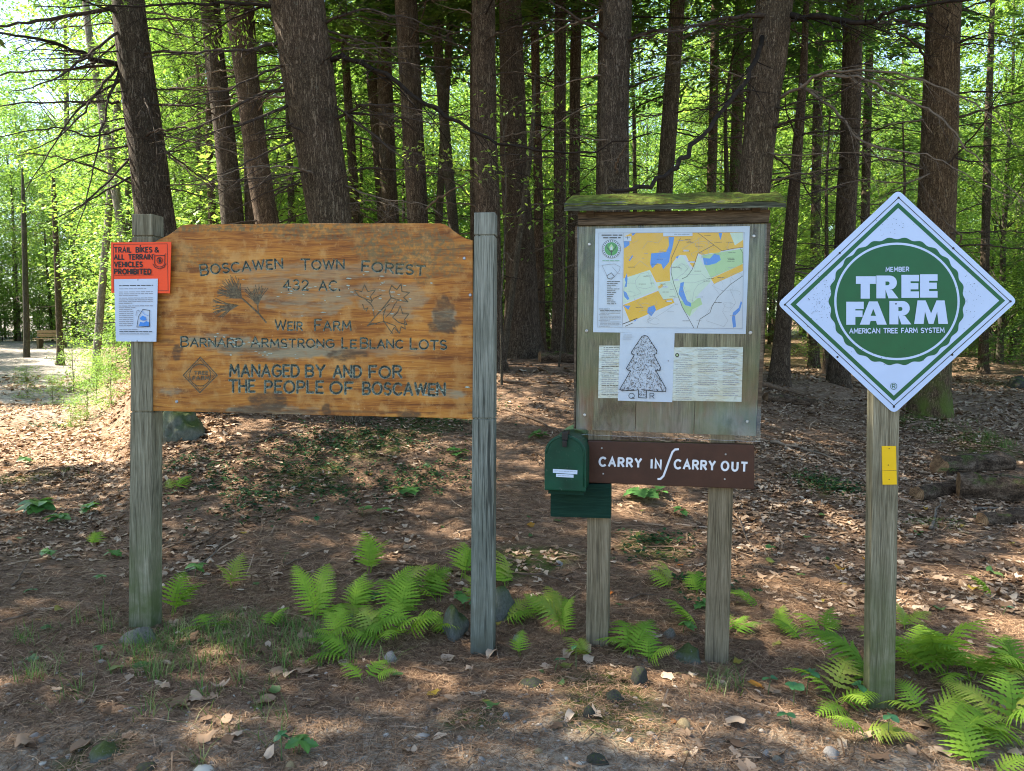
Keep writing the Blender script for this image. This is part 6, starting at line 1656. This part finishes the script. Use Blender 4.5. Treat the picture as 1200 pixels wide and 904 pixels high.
# ------------------------------------------------------------------ ferns and seedlings
def frond_mesh(seed, narrow=False, mat='fern'):
    """one fern frond, 1 long, rising along +x: midrib, paired pinnae with toothed edges"""
    rg = random.Random(seed); mb = MB()
    n = 13 if not narrow else 19; stalk = .20 if not narrow else .12
    cx = lambda s: Vector((s * .92 - .10 * s * s, .04 * math.sin(s * 2.5 + seed), .60 * s - .62 * s ** 2.1))
    rib = [cx(s / 12) for s in range(13)]
    mb.tube(rib, [.0075 * (1 - .8 * i / 12) for i in range(13)], 4, tint=.35)
    for i in range(n):
        f = i / (n - 1); s = stalk + (1 - stalk) * f ** .92 * .985
        p = cx(s); d = (cx(min(1, s + .02)) - cx(s - .02)).normalized()
        up = Vector((0, 0, 1)); lat = d.cross(up).normalized()
        prof_ = ((1 - f) ** .85 * (1 - .25 * max(0, .12 - f) / .12)) if not narrow else math.sin(math.pi * min(1, .30 + .70 * f)) ** .8
        Lp = (.40 if not narrow else .20) * prof_ * rg.uniform(.88, 1.08) + .014
        wp = (.080 * (.45 + .55 * prof_)) if not narrow else .052 * (.5 + .5 * prof_)
        for sg in (-1, 1):
            dv = (lat * sg + d * (.30 + .35 * f) + up * rg.uniform(-.22, .10)).normalized()
            fw = (d - dv * d.dot(dv)).normalized()
            k = 10; L_, R_ = [], []
            for j in range(k + 1):
                t_ = j / k
                q = p + dv * Lp * t_ - up * (.28 * Lp * t_ * t_)
                w = wp * .5 * (1 - t_ ** 1.5) * (1.0 if j % 2 else .42) + .0008
                L_.append(q + fw * w); R_.append(q - fw * w)
            tn = rg.uniform(.25, .75)
            mb.add(L_ + R_, [(j, j + 1, k + 2 + j, k + 1 + j) for j in range(k)], 0, tn)
    return mb.mesh('frond', M[mat], tint=True)
FROND = [frond_mesh(1), frond_mesh(2), frond_mesh(3), frond_mesh(4)]
FROND_N = [frond_mesh(11, True), frond_mesh(12, True)]
FROND_Y = [frond_mesh(21, False, 'fern_yellow'), frond_mesh(22, True, 'fern_yellow')]
FG = 'ferns around the sign posts'
def fern(px, py, hpx, n, label, seed, kind=0, facing=None, spread=1.0, rise=(-.15, .25)):
    g = ground_hit(px, py); rg = random.Random(seed)
    L = hpx * 1.22 / FPX * g.y
    o = thing('fern', label, 'fern', (g.x, g.y, g.z - .004), 0, FG)
    
    for k in range(n):
        ph = (k + rg.uniform(-.3, .3)) / n * 6.28 if facing is None else facing + rg.uniform(-.8, .8) * spread
        me = rg.choice([FROND, FROND_N, FROND_Y][kind if rg.random() > .10 else 2])
        child('frond', me, o, (rg.gauss(0, .012), rg.gauss(0, .012), 0), (rg.gauss(0, .25), -(rg.uniform(*rise) * 1.15 + .16), ph), L * rg.uniform(.75, 1.15))
    return o
U = R(90)
fern(203, 722, 64, 3, 'small fern with upright triangular fronds at the right of the left post foot', 1, 0, R(60), 1.1, (.25, .7))
fern(268, 692, 42, 2, 'yellowish fern pair right of the seedling near the left post', 2, 2, R(120), 1.4, (.2, .9))
fern(245, 738, 38, 3, 'low pale green fern above the rock grass right of the left post', 3, 0)
fern(368, 728, 68, 3, 'tall narrow fern frond standing left of the big fern clump', 4, 1, R(100), .9, (.4, .9))
fern(376, 728, 50, 3, 'bright bushy fern at the foot of the tall narrow frond', 5, 0, R(20))
fern(432, 672, 52, 3, 'dark green fern in shade behind the big fern clump', 6, 0, R(80), 1.2, (.3, .8))
fern(462, 700, 58, 4, 'light green fern at the back right of the big fern clump', 7, 0, R(30), 1.5, (.2, .5))
fern(430, 745, 66, 5, 'largest dense fern clump left of the middle post', 8, 0, None, 1, (.0, .55))
fern(455, 752, 62, 5, 'second dense fern touching the right of the largest clump', 9, 0, None, 1, (.0, .6))
fern(410, 775, 62, 3, 'drooping fern at the front left of the largest clump', 10, 0, R(-160), 1.2, (-.1, .5))
fern(432, 798, 42, 3, 'small fern on bare litter in front of the largest clump', 11, 0, R(60), 2.2, (0, .3))
fern(480, 742, 52, 3, 'fern leaning right beside the mossy stone behind the middle post', 12, 0, R(-15), 1.2, (0, .5))
fern(515, 705, 58, 3, 'pale fern left of the middle post behind the stone', 13, 0, R(150), 1.5, (.1, .5))
fern(545, 680, 52, 3, 'upright fern directly left of the middle post', 14, 0, R(100), 1.0, (.3, .9))
fern(592, 690, 50, 3, 'fern showing right behind the middle post', 15, 0, R(70), 1.2, (.2, .7))
fern(590, 728, 52, 3, 'bright fern above the stone right of the middle post', 16, 0, R(20), 1.6, (0, .5))
fern(534, 742, 40, 3, 'small fern hanging over the stone left of the middle post', 17, 0, R(200), 1.6, (0, .4))
fern(660, 742, 62, 3, 'yellow tipped fern with two wide fronds left of the mailbox post', 18, 2, R(140), 1.0, (.1, .6))
fern(664, 744, 62, 2, 'green upright fern touching the left side of the mailbox post', 19, 1, R(70), .8, (.4, .9))
fern(690, 772, 44, 3, 'small yellowing fern at the foot of the mailbox post', 20, 2, R(150), 1.6, (0, .4))
fern(742, 770, 62, 4, 'broad bright fern between the two posts of the notice board', 21, 0, R(100), 1.6, (.1, .7))
fern(765, 778, 44, 3, 'second low fern right of the broad one under the notice board', 22, 0, R(20), 1.5, (.1, .5))
fern(818, 698, 40, 3, 'small fern left of the right notice board post', 23, 0, R(60), 1.4, (.2, .7))
fern(812, 735, 44, 3, 'leafy fern low at the left of the right notice board post', 24, 0, R(120), 1.6, (.1, .5))
fern(860, 745, 36, 3, 'tiny fern right of the right notice board post', 25, 0, R(40), 1.5, (.1, .5))
fern(888, 715, 38, 2, 'single slanting frond on the slope right of the notice board', 26, 1, R(140), .6, (.1, .4))
fern(940, 752, 48, 2, 'narrow frond pointing down left of the diamond sign post', 27, 1, R(130), .7, (.0, .4))
fern(968, 745, 38, 3, 'small pale fern behind the long frond left of the diamond post', 28, 0, R(80), 1.4, (.2, .6))
fern(1026, 815, 110, 2, 'long large frond reaching up left across the diamond sign post', 29, 1, R(125), .5, (.25, .55))
fern(985, 828, 70, 5, 'bushy pale fern at the front left of the diamond sign post', 30, 0, None, 1, (0, .4))
fern(1012, 862, 58, 4, 'low fern drooping onto the path in front of the diamond post', 31, 0, R(-110), 2.0, (-.1, .3))
fern(1068, 785, 78, 5, 'upright fern close right of the diamond sign post', 32, 0, None, 1, (.1, .7))
fern(1105, 790, 84, 5, 'large pale fern second to the right of the diamond post', 33, 0, None, 1, (.1, .6))
fern(1140, 800, 80, 5, 'large fern at the back of the right hand patch', 34, 0, None, 1, (.0, .6))
fern(1085, 840, 66, 4, 'dense low fern in front of the diamond post patch', 35, 0, None, 1, (-.05, .4))
fern(1120, 868, 80, 5, 'frontmost yellow green fern of the patch by the diamond sign', 36, 0, R(-60), 3.0, (-.1, .35))
fern(1172, 852, 80, 5, 'deep green fern at the right picture corner of the patch', 37, 0, None, 1, (0, .5))
fern(1150, 905, 70, 3, 'fern cut by the bottom edge near the right corner', 38, 0, R(60), 2.6, (0, .4))
fern(1195, 800, 70, 4, 'fern half outside the right edge of the picture', 39, 0, R(150), 2.0, (.1, .5))
fern(1165, 702, 40, 2, 'lone small frond on the litter at the far right', 40, 0, R(150), .8, (.2, .6))
fern(205, 575, 26, 3, 'tiny fern on the bank just right of the left post', 41, 0, R(90), 2, (.2, .7))
fern(1060, 738, 40, 3, 'small fern behind the diamond post at its right', 42, 0, R(80), 1.4, (.2, .8))

fern(312, 735, 34, 3, 'small bright fern in the grass between the left post and the fern clump', 43, 0, R(90), 1.6, (.2, .7))
fern(418, 722, 54, 4, 'upright fern at the back left of the largest clump', 49, 0, R(100), 1.4, (.3, .9))
fern(470, 725, 56, 4, 'upright fern rising from the middle of the second dense fern', 50, 0, R(80), 1.4, (.3, .9))
fern(398, 752, 46, 3, 'bright fern at the left edge of the largest clump over the grass', 51, 0, R(150), 1.6, (.2, .7))
fern(560, 712, 44, 3, 'fern partly hidden by the middle post', 52, 0, R(90), 1.6, (.2, .8))
fern(635, 725, 44, 3, 'loose pale fern between the middle post and the mailbox post', 53, 0, R(80), 1.6, (.2, .7))
fern(500, 690, 40, 3, 'loose fern standing behind the second dense fern', 44, 0, R(60), 1.6, (.3, .8))
fern(610, 770, 30, 2, 'small fern sprout between the middle post and the mailbox post', 45, 0, R(110), 1.4, (.3, .8))
fern(788, 690, 34, 3, 'slender fern on the slope between the two notice board posts', 46, 0, R(100), 1.4, (.3, .8))
fern(915, 740, 34, 2, 'single bright frond right of the right notice board post on bare needles', 47, 0, R(70), 1.0, (.3, .8))
fern(110, 640, 24, 2, 'tiny fern on the left bank near the maple seedling', 48, 0, R(90), 1.2, (.3, .8))
def leaf_plate(seed, kind):
    """one leaf 1 long along +x: 'oval', 'maple' or 'oak' outline, folded along the middle"""
    rg = random.Random(seed)
    n = 14; top_ = []
    for i in range(n + 1):
        t_ = i / n
        w = .34 * math.sin(math.pi * t_ ** .8) ** .8
        if kind == 'oak': w *= 1 + .30 * math.cos(t_ * 5 * 2 * math.pi)
        if kind == 'maple': w = .48 * math.sin(math.pi * t_ ** .7) * (1 + .38 * math.cos(t_ * 3 * 2 * math.pi - .6))
        if kind == 'round': w = .46 * math.sin(math.pi * t_ ** .9) ** .6
        top_.append((t_, max(.004, w)))
    mb = MB()
    z = lambda t_: .10 * t_ - .22 * t_ * t_
    mid = [(t_, 0, z(t_)) for t_, w in top_]
    for sg in (-1, 1):
        e_ = [(t_ + .04 * (kind == 'maple') * w, sg * w, z(t_) + .16 * w) for t_, w in top_]
        mb.add(mid + e_, [(i, i + 1, n + 2 + i, n + 1 + i) if sg > 0 else (i, n + 1 + i, n + 2 + i, i + 1) for i in range(n)], 0, .45 + .08 * sg)
    return mb
LEAF = {k: leaf_plate(3, k).mesh('leaf', M['seedling_blue' if k == 'round' else 'seedling'], tint=True, smooth=True) for k in ('oval', 'maple', 'oak', 'round')}
def stem_of(h, bend, seed):
    mb = MB(); mb.tube([(0, 0, -.01), (bend * .3, 0, h * .5), (bend, 0, h)], [.0026, .002, .0014], 5); return mb.mesh('stem', M['twig'])
def seedling(px, py, wpx, n, kind, label, seed, h=None, tiers=1):
    g = ground_hit(px, py); rg = random.Random(seed); W = wpx / FPX * g.y
    h = h if h is not None else rg.uniform(.05, .10)
    o = thing('seedling', label, 'seedling', (g.x, g.y, g.z - .003), rg.uniform(0, 6), 'seedlings on the forest floor')
    child('stem', stem_of(h, .02, seed), o)
    for k in range(n):
        ti = k % tiers; ph = k * 2.4 + rg.uniform(-.4, .4)
        child('leaf', LEAF[kind], o, (.02 * (h * (1 - ti * .3)) / h, 0, h * (1 - ti * .28)), (rg.gauss(0, .2), rg.uniform(-.15, .35), ph), W * (.36 if kind == 'oval' else .46) * rg.uniform(.65, 1.15))
    return o
SD = [(45, 602, 66, 15, 'oval', 'largest leafy seedling on the left bank with glossy oval leaves'), (72, 612, 46, 9, 'oval', 'smaller oval leaved seedling touching the largest one on the left bank'),
      (105, 602, 38, 7, 'maple', 'maple seedling right of the leafy seedling on the left bank'), (62, 655, 30, 4, 'maple', 'dark maple seedling alone on the needles at far left'),
      (130, 655, 28, 4, 'maple', 'yellow green maple seedling just left of the left post'), (124, 686, 24, 4, 'oak', 'bright small seedling lower left of the left post'),
      (228, 678, 46, 6, 'oval', 'blue green seedling with five broad leaves right of the left post'), (30, 545, 34, 5, 'oval', 'flat seedling at the upper left of the bank'),
      (350, 882, 52, 5, 'oak', 'oak seedling lying at the bottom edge left of centre'), (330, 892, 34, 3, 'round', 'low seedling left of the oak seedling at the bottom edge'),
      (478, 582, 42, 5, 'maple', 'pale sunlit maple seedling on the bank under the wooden sign'), (424, 606, 28, 5, 'oak', 'small oak seedling on the bank under the wooden sign'),
      (446, 612, 24, 4, 'oak', 'thin seedling right of the small oak seedling under the wooden sign'), (372, 615, 14, 3, 'round', 'tiny grey green sprout in the middle of the bank'),
      (540, 535, 40, 5, 'maple', 'bright maple seedling at the left edge of the middle post'), (332, 660, 18, 2, 'oval', 'single small leaf sprout below the bank middle'),
      (440, 705, 40, 5, 'oval', 'dark broad leaved seedling inside the fern clump'), (545, 715, 34, 4, 'maple', 'seedling behind the stone at the middle post'),
      (632, 515, 36, 5, 'maple', 'green seedling on the slope left of the mailbox'), (745, 585, 62, 7, 'oak', 'oak seedling group on the slope under the carry plank'),
      (775, 582, 40, 5, 'oak', 'pale oak seedling right of the darker one under the carry plank'), (800, 605, 34, 5, 'oval', 'mossy green seedling left of the right notice board post'),
      (800, 742, 44, 6, 'oval', 'leafy seedling with a bent stalk left of the right notice board post'), (825, 715, 34, 5, 'maple', 'trefoil seedling touching the right notice board post'),
      (650, 788, 20, 2, 'round', 'pair of round leaves low in front of the mailbox post'), (675, 785, 14, 2, 'round', 'smaller round leaf right of the pair before the mailbox post'),
      (900, 815, 26, 2, 'round', 'round leaf on the litter left of the ferns by the diamond sign'), (930, 828, 30, 4, 'round', 'round leaved plant left of the bushy fern by the diamond sign'),
      (945, 815, 30, 4, 'round', 'second round leaved plant touching the bushy fern'), (928, 852, 30, 2, 'round', 'broad cupped leaf in front of the round leaved plants'),
      (1040, 872, 24, 3, 'round', 'round leaves right of the drooping fern at the diamond post'), (1012, 830, 26, 3, 'round', 'blue green leaves at the foot of the diamond post'),
      (1080, 760, 44, 5, 'maple', 'blue green maple leaf plant right of the diamond post'), (1175, 722, 18, 2, 'round', 'small round leaf on the litter at far right'),
      (905, 650, 16, 3, 'maple', 'tiny seedling right of the right notice board post'), (205, 495, 30, 4, 'oak', 'seedling by the mossy boulder under the wooden sign'),
      (118, 770, 22, 3, 'oak', 'little seedling left of the stone at the left post'), (560, 720, 24, 3, 'round', 'blue green leaves right of the stone by the middle post')]
for q, (px, py, w, n, k, lab) in enumerate(SD): seedling(px, py, w, n, k, lab, 600 + q, tiers=2 if n > 4 else 1)
# bright leaves of the roadside bushes at the trail corner and farther on
for q, (px, py, D, sc, lab) in enumerate([(112, 405, 14.5, .34, 'bright low bush beside the trail left of the orange notice'), (135, 395, 16, .45, 'green bush behind the orange notice at the trail corner'), (85, 412, 17, .45, 'small leafy bush at the trail edge nearest the bench'),
                                          (118, 330, 19, .7, 'sunlit leafy bush taller than the others left of the white notice'), (60, 432, 15, .22, 'tiny weed patch at the trail edge'), (100, 428, 12.5, .25, 'low green weed left of the left post on the bank edge'), (128, 424, 12.0, .30, 'green weed touching the left post at the bank edge'), (80, 440, 11.5, .18, 'small yellow green weed at the foot of the bank'), (30, 425, 16, .25, 'low weed at the far side of the trail')]):
    x = (px - 600) / FPX * D; st, cr = PROTO['sapling'][q % 4]
    o = thing('bush', lab, 'bush', (x, D, hz(x, D) - .05), q * 1.3, None, sc); child('trunk', st, o); child('crown', cr, o)

# ------------------------------------------------------------------ stones, sticks, logs, bench
def rock_mesh(seed, sub=3, rough=.42, flat=.7):
    rg = random.Random(seed); bm = bmesh.new(); bmesh.ops.create_icosphere(bm, subdivisions=sub, radius=1)
    o = Vector((rg.uniform(0, 50),) * 3)
    for v in bm.verts:
        k = 1 + rough * mnoise.fractal(v.co * 1.1 + o, .9, 2.0, 4)
        v.co = Vector((v.co.x * k, v.co.y * k * .85, v.co.z * k * flat))
        for ax in ((.7, .2, .6), (-.5, .6, .5), (.1, -.8, .5)):     # worn facets
            a = Vector(ax).normalized(); d = v.co.dot(a) - .72
            if d > 0: v.co -= a * d * .8
    me = bpy.data.meshes.new('rock'); bm.to_mesh(me); bm.free()
    me.polygons.foreach_set('use_smooth', [True] * len(me.polygons)); return me
def rock(px, py, wpx, hpx, mat, label, seed, name='rock', sub=3, sink=.35, cat='rock'):
    g = ground_hit(px, py); r = wpx / 2 / FPX * g.y; hh = hpx / FPX * g.y
    me = rock_mesh(seed, sub); me.materials.append(M[mat])
    o = link(bpy.data.objects.new(name, me)); o.location = (g.x, g.y, g.z + hh * (.28 - sink)); o.rotation_euler = (0, 0, seed * 1.7); o.scale = (r, r, max(hh * .95, r * .35))
    return tag(o, label, cat)
rock(213, 508, 58, 46, 'boulder', 'mossy boulder under the left end of the wooden sign', 1, 'boulder', 4, .2, 'boulder')
rock(163, 752, 46, 28, 'rock', 'rounded stone with dry grass at the foot of the left post', 2)
rock(533, 742, 36, 42, 'rock_mossy', 'speckled mossy stone left behind the middle post', 3, sink=.25)
rock(588, 722, 34, 42, 'rock_mossy', 'sunlit mossy stone right behind the middle post', 4, sink=.25)
rock(805, 772, 36, 26, 'rock_mossy', 'mossy stone touching the foot of the right notice board post', 5)
rock(785, 745, 18, 16, 'rock', 'grey stone behind the seedling at the right notice board post', 6, sub=2)
rock(624, 804, 30, 15, 'rock_dark', 'dark flat stone in the litter below the mailbox post', 7, sub=3)
rock(750, 800, 26, 28, 'rock_dark', 'dark upright stone below the broad fern', 8, sub=3)
rock(690, 840, 18, 22, 'rock_dark', 'dark stone at the edge of the moss patch', 9, sub=2)
rock(720, 818, 30, 12, 'rock_dark', 'dark stone sunk in the moss patch', 10, sub=2)
rock(700, 892, 28, 16, 'rock_dark', 'dark stone by the bottom edge in the middle', 11, sub=2)
rock(122, 884, 44, 30, 'rock_mossy', 'flat moss covered stone at the lower left', 12, sink=.45)
rock(172, 902, 30, 14, 'rock_dark', 'black stone at the bottom edge on the left', 13, sub=2)
rock(974, 884, 26, 14, 'stone_grey', 'pale grey stone on the path near the ferns', 14, sub=2)
rock(606, 750, 13, 11, 'stone_grey', 'white stone right of the middle post foot', 15, 'stone', 2, .3, 'stone')
rock(801, 852, 22, 15, 'stone_tan', 'tan yellow stone on the sandy ground', 16, 'stone', 2, .3, 'stone')
rock(457, 774, 18, 17, 'stone_grey', 'pale stone at the front of the fern clump', 17, 'stone', 2, .3, 'stone')
rock(419, 822, 9, 8, 'stone_tan', 'small round tan stone left of centre', 18, 'stone', 2, .3, 'stone')
rock(898, 885, 11, 10, 'stone_grey', 'blue grey pebble with a bright face on the path', 19, 'stone', 2, .3, 'stone')
rock(911, 893, 16, 12, 'rock', 'darker pebble right of the blue grey one', 20, 'stone', 2, .3, 'stone')
rock(340, 900, 14, 12, 'stone_tan', 'tan pebble beside the oak seedling', 21, 'stone', 2, .3, 'stone')
rock(593, 842, 12, 11, 'stone_grey', 'blue grey pebble left of the big fallen leaf', 22, 'stone', 2, .3, 'stone')
rock(564, 892, 12, 9, 'stone_grey', 'white pebble at the bottom edge near the middle', 23, 'stone', 2, .3, 'stone')
rock(738, 870, 10, 10, 'stone_grey', 'grey pebble right of the dark bottom stone', 24, 'stone', 2, .3, 'stone')
rock(805, 885, 9, 9, 'stone_tan', 'tan pebble under the tan yellow stone', 25, 'stone', 2, .3, 'stone')
rock(630, 882, 14, 9, 'stone_tan', 'yellowish flat pebble left of the dark bottom stone', 26, 'stone', 2, .3, 'stone')
rock(768, 867, 9, 8, 'stone_grey', 'pale pebble left of the tan yellow stone', 27, 'stone', 2, .3, 'stone')
rock(40, 865, 12, 8, 'stone_grey', 'lone pale pebble at the lower left corner', 28, 'stone', 2, .3, 'stone')
rock(655, 662, 10, 8, 'stone_grey', 'pebble on the mossy hump behind the mailbox post', 29, 'stone', 2, .3, 'stone')
rock(1195, 455, 40, 22, 'rock_dark', 'dark mossy boulder on the far right slope', 30, 'rock', 3)

def stick(pts, wpx, label, seed, mat='rootwood', name='stick', twigs=0):
    g0 = ground_hit(*pts[0]); rg = random.Random(seed); W = []
    for i, (px, py) in enumerate(pts):
        g = ground_hit(px, py); W.append(Vector((g.x, g.y, g.z + wpx / 2 / FPX * g.y + rg.uniform(0, .012))) - g0)
    mb = MB()
    if len(W) == 2: W.insert(1, W[0].lerp(W[1], .5) + Vector((rg.gauss(0, .02), rg.gauss(0, .02), .008)))
    r = wpx / 2 / FPX * g0.y
    if twigs: dead_branch_mb(mb, W, r, rg, twigs, 1, .25)
    else:
        m = len(W) * 3; fine = []
        for i in range(m):
            t_ = i / (m - 1) * (len(W) - 1); k = min(int(t_), len(W) - 2); fine.append(W[k].lerp(W[k + 1], t_ - k) + Vector((rg.gauss(0, 1), rg.gauss(0, 1), 0)) * r * .5)
        mb.tube(fine, [r * rg.uniform(.75, 1.1) * (1 - .5 * i / m) for i in range(m)], 6)
    o = link(bpy.data.objects.new(name, mb.mesh(name, M[mat], smooth=True))); o.location = g0
    return tag(o, label, 'stick')
for q, (p, w, lab, tw) in enumerate([
    ([(218, 672), (250, 652), (262, 632)], 3.5, 'forked pale stick on the litter right of the left post', 2), ([(200, 640), (240, 636), (262, 620)], 2.5, 'curved stick behind the forked pale stick', 0),
    ([(335, 665), (370, 650), (398, 640)], 2.5, 'straight dark stick in front of the bank middle', 2), ([(195, 892), (240, 900)], 4, 'short stick at the bottom edge left', 0),
    ([(488, 786), (520, 792), (548, 790)], 3.0, 'crooked twig on the needles left of the middle post foot', 1), ([(688, 855), (720, 875), (752, 901)], 2.4, 'long thin twig on the sandy ground at the bottom', 2),
    ([(610, 676), (660, 684)], 3, 'twig behind the fern between the middle posts', 0), ([(736, 704), (772, 700)], 2.2, 'thin yellow stalk between the notice board posts', 0),
    ([(0, 730), (38, 722)], 3.2, 'stick at the left edge of the picture', 0), ([(15, 690), (40, 650)], 3, 'stick on the needles left of the maple seedling', 1),
    ([(130, 700), (150, 672)], 2.4, 'dark twig leaning to the left post', 1), ([(90, 838), (116, 832)], 3.6, 'bark sliver lying at lower left', 0),
    ([(903, 520), (960, 535), (1010, 560)], 5, 'long branch on the leaf litter between the notice board and diamond sign', 3), ([(890, 455), (925, 462), (955, 470)], 8, 'fallen bough by the thin lit trunk right of the notice board', 2),
    ([(1092, 625), (1098, 600), (1105, 590)], 5, 'pale forked stick in front of the log pile', 1), ([(1140, 600), (1170, 598), (1205, 600)], 5, 'pale rotten branch right below the logs', 1),
    ([(1060, 500), (1130, 498), (1205, 520)], 4, 'long thin branch lying behind the mossy hump at right', 4), ([(885, 560), (930, 570)], 3, 'twig right of the carry plank on the litter', 2),
    ([(1130, 640), (1190, 618)], 2.6, 'thin stick on the litter at far right', 1), ([(590, 480), (640, 500), (668, 520)], 4, 'dark fallen branch left of the mailbox', 4),
    ([(588, 448), (630, 452), (665, 460)], 4, 'fallen branch in front of the flared trunk', 4), ([(300, 520), (360, 500), (420, 496)], 3, 'root like stick on the bank under the wooden sign', 2),
    ([(10, 560), (60, 550), (120, 556)], 3, 'long stick across the left bank', 2), ([(860, 600), (880, 640), (905, 660)], 3, 'thin stick on the litter right of the notice board post', 1),
    ([(1060, 660), (1110, 665), (1160, 655)], 3, 'long twig on the litter right of the diamond post', 2), ([(930, 690), (955, 700)], 2.6, 'short twig left of the diamond post', 0)]):
    stick(p, w, lab, 700 + q, 'deadwood_pale' if q in (0, 12, 14, 15) else 'rootwood', twigs=tw)

def log(p0, p1, rpx, label, seed, mat='bark', moss=False, taper=.9):
    a, b = ground_hit(*p0), ground_hit(*p1); r = rpx / FPX * a.y
    a.z += r * .62; b.z += r * .5
    root = thing('log', label, 'log', a, 0)
    d = b - a; L = d.length; d.normalize()
    s = d.cross(Vector((0, 0, 1))).normalized(); u = s.cross(d)
    n, k = 26, 20; V = []
    rg = random.Random(seed)
    for i in range(n):
        c = d * L * i / (n - 1)
        for j in range(k):
            t_ = 2 * math.pi * j / k; rr = r * (1 - (1 - taper) * i / (n - 1)) * (1 + .30 * mnoise.noise(Vector((math.cos(t_) * 1.5, math.sin(t_) * 1.5, i * .3 + seed))) + .05 * mnoise.noise(Vector((math.cos(t_) * 6, math.sin(t_) * 6, i * 1.1 + seed))))
            V.append(c + s * math.cos(t_) * rr + u * math.sin(t_) * rr)
    F = [(i * k + j, i * k + (j + 1) % k, (i + 1) * k + (j + 1) % k, (i + 1) * k + j) for i in range(n - 1) for j in range(k)]
    mb = MB(); mb.add(V, F); child('bark', mb.mesh('bark', M['log_bark'], smooth=True), root)
    for e, name in ((0, 'cut_end'), (n - 1, 'cut_end')):
        m2 = MB(); ring = [V[e * k + j] for j in range(k)]; c = sum(ring, Vector()) / k
        m2.add(ring + [c + d * (.012 if e else -.012)], [(j, (j + 1) % k, k) for j in range(k)]); child(name, m2.mesh(name, M['log_end'], smooth=True), root)
    return root
log((1122, 582), (1235, 592), 18, 'thick rotting log with a round cut end in the pile right of the diamond sign', 1)
log((1100, 556), (1180, 548), 13, 'log with a weathered brown end lying behind the thick log', 2)
log((1074, 586), (1130, 575), 10, 'short split log with a pale end at the front left of the log pile', 3)
log((632, 424), (712, 426), 8, 'mossy fallen trunk lying behind the mailbox between the trees', 4)
log((1150, 616), (1230, 606), 9, 'decayed pale log half sunk at the right edge below the log pile', 5, 'bark_grey')
log((897, 470), (955, 476), 6, 'thin fallen log right of the notice board at the foot of the thin lit trunk', 6, 'bark_grey')
for q, (px, py, s0, ph, lab) in enumerate([(1128, 572, .30, 2.2, 'green hemlock sprig fallen across the thick rotting log'), (1165, 580, .26, .4, 'hemlock sprig lying right of the cut log end'), (1150, 622, .24, 2.8, 'hemlock sprig on the litter below the log pile'), (1105, 525, .22, 1.2, 'small hemlock sprig on the mossy hump behind the logs')]):
    g = ground_hit(px, py); me, me2, a0 = LIVE[q]
    o = thing('hemlock_sprig', lab, 'sprig', (g.x, g.y, g.z + (.16 if q < 2 else .05)), 0, None, s0)
    bo = child('bough', me2, o, (0, 0, 0), (0, 0, ph - a0)); child('needles', me, bo)
# bare eroded bank edge by the trail: exposed roots
for q, (p, w, lab) in enumerate([([(95, 452), (130, 436), (152, 432)], 5, 'exposed root along the bank edge at the trail'), ([(108, 440), (135, 428), (155, 425)], 4, 'second exposed root above the first at the trail bank')]):
    stick(p, w, lab, 760 + q, 'deadwood', 'root', 2)
# bench by the trail
gb = ground_hit(62, 408); zb0 = gb.z
sB = gb.y / FPX
BN = thing('bench', 'small pale wooden bench beside the trail at far left', 'bench', gb, R(8))
wb = 36 * sB
for k in range(2):
    mb = MB(); mb.box(-wb / 2, wb / 2, -.32 + k * .19, -.15 + k * .19, .40, .45); child('seat_board', mb.mesh('seat_board', M['bench_wood'], bevel=.006), BN)
for k in range(2):
    mb = MB(); mb.box(-wb / 2, wb * .22, .10 + k * .02, .14 + k * .02, .50 + k * .16, .645 + k * .16); child('back_board', mb.mesh('back_board', M['bench_wood'], bevel=.006), BN)
for sx in (-.36, .36):
    mb = MB(); mb.box(wb * sx - .05, wb * sx + .05, -.30, .12, -.1, .40); child('leg', mb.mesh('leg', M['post_brown'], bevel=.006), BN)
for sx in (-.36, .10):
    mb = MB(); mb.box(wb * sx - .04, wb * sx + .04, .165, .21, .2, .80); child('back_support', mb.mesh('back_support', M['post_brown'], bevel=.006), BN)
